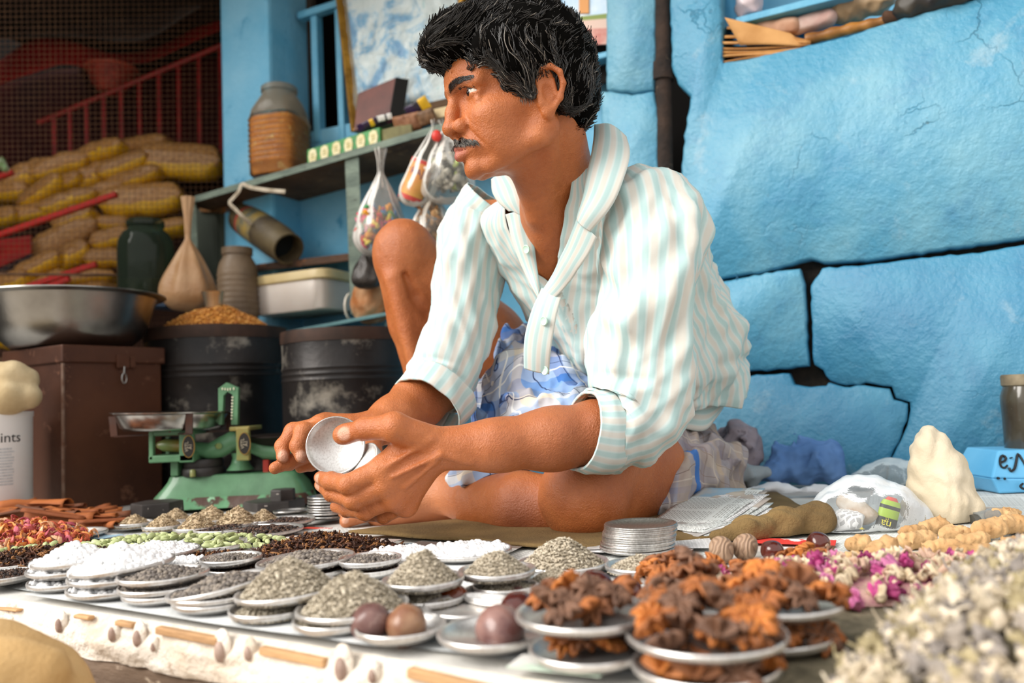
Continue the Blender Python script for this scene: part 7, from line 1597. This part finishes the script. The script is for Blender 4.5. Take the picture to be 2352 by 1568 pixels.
# torso: rings of (centre, half width, half depth, opening angle)
rows = [(at(1486, 915, 1.450), .158, .140, -0.16), (at(1480, 872, 1.442), .166, .146, -0.16), (at(1472, 815, 1.415), .174, .148, -0.16), (at(1437, 735, 1.375), .170, .140, -0.16),
        (at(1402, 655, 1.335), .174, .130, -0.10), (at(1370, 580, 1.300), .184, .118, 0.02), (at(1338, 520, 1.268), .192, .108, 0.14), (at(1318, 478, 1.245), .192, .098, 0.24),
        (at(1308, 446, 1.228), .158, .088, 0.36), (at(1303, 420, 1.215), .104, .076, 0.60), (at(1302, 392, 1.205), .070, .066, 0.90)]
NR, NC = 110, 190
R_ = cat_rom([list(c) + [a, b, o] for c, a, b, o in rows], NR)
sp_ = np.gradient(R_[:, :3], axis=0); sp_ /= np.linalg.norm(sp_, axis=1, keepdims=True)
ln = arr(lat); PT = np.zeros((NR, NC, 3)); ST = np.zeros((NR, NC))
for i in range(NR):
    a = ln; s_ = sp_[i] * 0.55 + np.array([0, 0, 0.45]); bfw = np.cross(s_, a); bfw /= np.linalg.norm(bfw)
    if bfw @ arr(fwd) < 0: bfw = -bfw
    phi = np.linspace(R_[i, 5], 2 * math.pi - R_[i, 5], NC)
    cs, sn = np.cos(phi), np.sin(phi); e = 0.86
    PT[i] = R_[i, :3] + R_[i, 3] * (np.sign(sn) * np.abs(sn) ** e)[:, None] * a + R_[i, 4] * (np.sign(cs) * np.abs(cs) ** e)[:, None] * bfw
    ST[i] = np.linspace(0, 62, NC)
vv = np.linspace(0, 1, NR)[:, None]; uu = np.linspace(0, 1, NC)[None]
NT = np.cross(np.gradient(PT, axis=1), np.gradient(PT, axis=0)); NT /= np.linalg.norm(NT, axis=2, keepdims=True) + 1e-9
out = PT - R_[:, None, :3]; NT *= np.sign((NT * out).sum(2, keepdims=True))
Pf = PT.reshape(-1, 3)
low = np.clip(1 - vv * 1.3, 0, 1)
D = 0.0085 * wav(Pf * np.array([1, 1, 0.45]), 40, 8, 4).reshape(NR, NC) * (0.35 + 0.9 * low) + 0.0048 * wav(Pf * np.array([1, 1, 0.6]), 80, 8, 6, True).reshape(NR, NC) * (0.3 + 0.7 * low)
# folds: strokes in (around, up)
def stroke(u0, v0, u1, v1, wd, amp):
    du, dv = u1 - u0, (v1 - v0) * 0.6; L = du * du + dv * dv
    t = np.clip(((uu - u0) * du + (vv - v0) * 0.6 * dv) / L, 0, 1)
    q = np.sqrt((uu - u0 - t * du) ** 2 + ((vv - v0) * 0.6 - t * dv) ** 2)
    return amp * np.exp(-(q / wd) ** 2) * np.sin(np.clip(t, 0.02, 0.98) * math.pi) ** 0.5
for a in ((0.16, .62, 0.03, .25, .012, .010), (0.20, .55, 0.06, .12, .013, -.009), (0.86, .62, 0.97, .30, .014, .009), (0.82, .50, 0.95, .10, .014, -.008), (0.30, .60, 0.45, .10, .014, .010), (0.34, .62, 0.55, .2, .015, -.009),
          (0.26, .50, 0.36, .05, .012, .009), (0.42, .75, 0.50, .35, .02, .008), (0.60, .6, 0.52, .1, .016, .010), (0.24, .30, 0.5, .18, .014, .009), (0.24, .20, 0.5, .06, .013, -.010)): D = D + stroke(*a)
PT = PT + NT * D[..., None]
# the hem hangs and billows at the back
bk = np.exp(-((uu - 0.42) / 0.14) ** 2) * np.clip((0.22 - vv) / 0.22, 0, 1)
PT += (bk * 0.020)[..., None] * np.array([0.75, 0.35, 1.6])
fr = (np.exp(-((uu - 0.02) / 0.10) ** 2) + np.exp(-((uu - 0.98) / 0.08) ** 2)) * np.clip((0.30 - vv) / 0.30, 0, 1)
PT[..., 2] += 0.035 * fr
PT[..., 2] -= 0.02 * np.exp(-((uu - 0.30) / 0.05) ** 2) * np.clip((0.12 - vv) / 0.12, 0, 1)
shirt = cloth('shirt', PT, ST, man)
def sleeve(keys, n, nc, seed, amp, stripes=21, tw=0.0):
    K = cat_rom([list(c) + [r] for c, r in keys], n); P = np.zeros((n, nc + 1, 3)); St = np.zeros((n, nc + 1)); T = np.gradient(K[:, :3], axis=0); T /= np.linalg.norm(T, axis=1, keepdims=True)
    a = np.array([0.45, 0.85, 0.2])
    for i in range(n):
        a = a - T[i] * (a @ T[i]); a /= np.linalg.norm(a); b = np.cross(T[i], a); q = np.linspace(0, 2 * math.pi, nc + 1) + tw
        P[i] = K[i, :3] + K[i, 3] * (np.cos(q)[:, None] * a + np.sin(q)[:, None] * b); St[i] = np.linspace(0, stripes, nc + 1)
    N = P - K[:, None, :3]; N /= np.linalg.norm(N, axis=2, keepdims=True)
    al = np.linspace(0, 1, n)[:, None]
    Q = P.reshape(-1, 3)
    d = amp * wav(Q, 36, 9, seed).reshape(n, nc + 1) * 1.1 + amp * 0.8 * wav(Q * np.array([1, 1, .7]), 70, 9, seed + 1, True).reshape(n, nc + 1)
    rf = np.random.RandomState(seed + 90); ang = np.linspace(0, 1, nc + 1)[None]
    if n > 40:
        for q in range(16):
            u0, v0 = rf.rand(), rf.uniform(0.0, .7); u1, v1 = u0 + rf.uniform(-.16, .16), v0 + rf.uniform(.22, .45); wd = rf.uniform(.018, .035); am = rf.choice([-1, 1]) * rf.uniform(.004, .009)
            if q > 10: v0 = rf.uniform(.62, .9); v1 = v0 + rf.uniform(-.06, .06); u1 = u0 + rf.uniform(.15, .3); wd = .016; am = rf.choice([-1, 1]) * .005
            for sh in (-1, 0, 1):
                du, dv = u1 - u0, v1 - v0; t = np.clip(((ang + sh - u0) * du + (al - v0) * dv) / (du * du + dv * dv), 0, 1)
                dist = np.sqrt((ang + sh - u0 - t * du) ** 2 + ((al - v0 - t * dv) * .8) ** 2); d = d + am * np.exp(-(dist / wd) ** 2) * np.sin(np.clip(t, .03, .97) * math.pi) ** .5
    return P, N, d, al, St
P, N, d, al, St = sleeve([(at(1448, 458, 1.185), .060), (at(1480, 505, 1.150), .080), (at(1490, 590, 1.125), .080), (at(1487, 690, 1.115), .077), (at(1480, 790, 1.115), .076), (at(1468, 880, 1.115), .075), (at(1446, 950, 1.112), .070), (at(1404, 985, 1.100), .060), (at(1378, 990, 1.092), .055)], 90, 96, 5, 0.0055)
k_ = np.linspace(0, 2 * math.pi, 97)[None]
d = d + 0.008 * np.sin(3 * k_ + 7 * al) * np.exp(-((al - .72) / .2) ** 2) + 0.006 * np.sin(2 * k_ - 11 * al + 1) * np.exp(-((al - .35) / .2) ** 2)
sl = cloth('sleeve', P + N * d[..., None], St, shirt)
P, N, d, al, St = sleeve([(at(1382, 990, 1.094), .0585), (at(1360, 992, 1.086), .0575), (at(1335, 988, 1.080), .0560)], 16, 96, 8, 0.0022, 21, 0.2)
cloth('cuff', P + N * (d + 0.002)[..., None], St, shirt, 0.004)
P, N, d, al, St = sleeve([(at(1130, 462, 1.360), .052), (at(1098, 510, 1.370), .066), (at(1080, 600, 1.350), .062), (at(1068, 690, 1.325), .060), (at(1048, 780, 1.305), .060), (at(1022, 860, 1.288), .060), (at(1000, 905, 1.272), .059)], 80, 90, 11, 0.0048, 18)
sr = cloth('sleeve', P + N * d[..., None], St, shirt)
P, N, d, al, St = sleeve([(at(1012, 893, 1.280), .0625), (at(996, 915, 1.268), .0615), (at(980, 935, 1.256), .0600)], 14, 90, 14, 0.0025, 18, 0.1)
cloth('cuff', P + N * (d + 0.002)[..., None], St, shirt, 0.004)
def flap(name, A, Bc, n=36, m=14, bulge=0.006, st0=0.0, st1=3.0, seed=0, thick=0.0016):
    a = cat_rom([list(q) for q in A], n); b = cat_rom([list(q) for q in Bc], n); t = np.linspace(0, 1, m)[None, :, None]
    P = a[:, None] * (1 - t) + b[:, None] * t
    nn = np.cross(np.gradient(P, axis=0), np.gradient(P, axis=1)); nn /= np.linalg.norm(nn, axis=2, keepdims=True) + 1e-9
    nn *= np.sign((nn * (arr(CAM) - P)).sum(2, keepdims=True))
    P = P + nn * (bulge * np.sin(np.linspace(0, math.pi, m))[None, :, None] + 0.0015 * wav(P.reshape(-1, 3), 90, 8, seed).reshape(n, m, 1))
    return cloth(name, P, np.broadcast_to(np.linspace(st0, st1, m)[None], (n, m)), shirt, thick)
# collar with its two wings, and the turned-back fronts
flap('collar', [at(1366, 288, 1.165), at(1362, 340, 1.120), at(1350, 400, 1.090), at(1338, 455, 1.082), at(1326, 500, 1.092)],
     [at(1438, 312, 1.130), at(1446, 360, 1.085), at(1425, 430, 1.060), at(1392, 490, 1.062), at(1358, 532, 1.078)], bulge=0.008, seed=3)
flap('lapel', [at(1330, 492, 1.090), at(1306, 555, 1.108), at(1276, 615, 1.142), at(1247, 668, 1.178)],
     [at(1372, 545, 1.076), at(1342, 600, 1.096), at(1296, 660, 1.140), at(1256, 700, 1.172)], bulge=0.004, seed=5)
flap('collar', [at(1182, 402, 1.215), at(1205, 430, 1.200), at(1214, 460, 1.195), at(1222, 500, 1.200)],
     [at(1128, 412, 1.250), at(1130, 440, 1.238), at(1145, 466, 1.225), at(1168, 484, 1.214)], bulge=0.006, seed=7)
flap('lapel', [at(1222, 480, 1.198), at(1226, 540, 1.202), at(1232, 600, 1.205), at(1243, 662, 1.196)],
     [at(1160, 492, 1.218), at(1178, 560, 1.214), at(1206, 630, 1.208), at(1238, 690, 1.196)], bulge=0.004, seed=9)
flap('placket', [at(1245, 662, 1.172), at(1222, 715, 1.165), at(1205, 780, 1.170), at(1205, 845, 1.185)],
     [at(1292, 672, 1.158), at(1280, 720, 1.152), at(1268, 790, 1.158), at(1262, 858, 1.175)], bulge=0.003, seed=10)
BTN = mat('button', '#c9ecd9', 0.25)
for x, y, Y in ((1250, 737, 1.151), (1252, 851, 1.170), (1210, 572, 1.196)):
    c = at(x, y, Y); Rb = frame(Vector((0.7, -0.7, 0)), z=(CAM - c).normalized())
    m = MB(); m.lathe([(0, -.001), (.0058, -.001), (.0066, 0), (.0066, .0012), (.0058, .002), (.0046, .0012), (0, .0012)], 24, Matrix.Translation(c) @ Rb.to_4x4())
    m.build('button', BTN, shirt)
# shirt tail that hangs out at the back
flap('shirt_tail', [at(1552, 880, 1.34), at(1596, 872, 1.36), at(1640, 865, 1.385), at(1680, 860, 1.41)], [at(1546, 968, 1.325), at(1578, 985, 1.335), at(1622, 985, 1.36), at(1668, 928, 1.40)], 30, 16, 0.006, 0, 5, 4)
# ------------------------------------------------------------------ checked loincloth
def plaid_mat():
    m, nt, b, t = new_mat('plaid_cloth'); v = t.outputs['Object']
    wn_ = nt.nodes.new('ShaderNodeTexNoise'); wn_.inputs['Scale'].default_value = 9.0; wn_.inputs['Detail'].default_value = 1; nt.links.new(v, wn_.inputs['Vector'])
    vm = nt.nodes.new('ShaderNodeVectorMath'); vm.operation = 'MULTIPLY_ADD'; nt.links.new(wn_.outputs['Color'], vm.inputs[0]); vm.inputs[1].default_value = (0.07,) * 3; nt.links.new(v, vm.inputs[2])
    sx = nt.nodes.new('ShaderNodeSeparateXYZ'); nt.links.new(vm.outputs[0], sx.inputs[0])
    u_ = math_n(nt, 'ADD', sx.outputs['X'], math_n(nt, 'MULTIPLY', sx.outputs['Y'], 0.6)); w_ = math_n(nt, 'ADD', sx.outputs['Z'], math_n(nt, 'MULTIPLY', sx.outputs['Y'], 0.5))
    fu = math_n(nt, 'FRACT', math_n(nt, 'MULTIPLY', u_, 9.5)); fw = math_n(nt, 'FRACT', math_n(nt, 'MULTIPLY', w_, 10.5))
    cu = ramp(nt, fu, [(0, '#8fb0dc'), (0.30, '#2f63ae'), (0.46, '#b9c6dd'), (0.70, '#d9c9b6'), (0.90, '#8fb0dc')], 'CONSTANT')
    cw = ramp(nt, fw, [(0, '#aebdd8'), (0.35, '#e6ddcf'), (0.55, '#7f92b8'), (0.74, '#5b87c8'), (0.9, '#aebdd8')], 'CONSTANT')
    c = mixc(nt, 0.5, cu, cw)
    for f, p in ((fu, .44), (fw, .53), (fu, .10), (fw, .2)):
        l = math_n(nt, 'COMPARE', f, p, 0.006); c = mixc(nt, l, c, '#39466a')
    for f, p in ((fu, .58), (fw, .05)):
        l = math_n(nt, 'COMPARE', f, p, 0.014); c = mixc(nt, l, c, '#f2f2f0')
    a = nt.nodes.new('ShaderNodeAttribute'); a.attribute_name = 'worn'
    c = mixc(nt, a.outputs['Fac'], c, mixc(nt, 0.72, c, '#a08b78'))
    a2 = nt.nodes.new('ShaderNodeAttribute'); a2.attribute_name = 'hem'; c = mixc(nt, a2.outputs['Fac'], c, '#4a76b8')
    nt.links.new(c, b.inputs['Base Color']); b.inputs['Roughness'].default_value = 0.9; b.inputs['Specular IOR Level'].default_value = 0.1
    return m
PLAID = plaid_mat()
L = SDF()
L.chain([at(1150, 900, 1.40), at(1200, 880, 1.36), at(1290, 900, 1.32)], [.05, .065, .07], .03)
L.chain([at(1130, 960, 1.36), at(1220, 970, 1.30), at(1330, 960, 1.26)], [.045, .06, .06], .03)
L.chain([at(1200, 790, 1.45), at(1290, 860, 1.42), at(1400, 960, 1.42)], [.05, .08, .10], .03)
L.chain([at(1150, 1000, 1.40), at(1180, 1060, 1.36)], [.05, .05], .03)
L.chain([at(1150, 1085, 1.275), at(1088, 1100, 1.287), at(1032, 1098, 1.318)], [.026, .027, .020], .012); L.cone(at(1150, 1060, 1.36), at(1110, 1085, 1.30), .04, .025, .02)
L.ell(at(1535, 1070, 1.46), (.115, .115, .12), RT, .03)
L.chain([at(1590, 1090, 1.43), at(1545, 1095, 1.36), at(1500, 1110, 1.30)], [.10, .092, .0835], .02)
L.ell(at(1590, 1130, 1.40), (.05, .05, .07), None, .03)
L.cone(at(1545, 1050, 1.33), at(1590, 1140, 1.34), .03, .03, .02)
def crum(P):
    return -0.010 * wav(P, 34, 10, 8, True) - 0.006 * wav(P, 70, 10, 9, True)
lv, lf = L.mesh(0.0030, crum)
worn = np.clip((lv[:, 0] - 0.20) / 0.06, 0, 1)
dr = arr((HL - KL).normalized()); hd = (lv - arr(at(1512, 1110, 1.31))) @ dr; hemc = ((np.abs(hd) < .009) & (lv[:, 0] > .12)).astype(float)
mesh_obj('loincloth', lv, lf, PLAID, man, dict(worn=worn, hem=hemc))
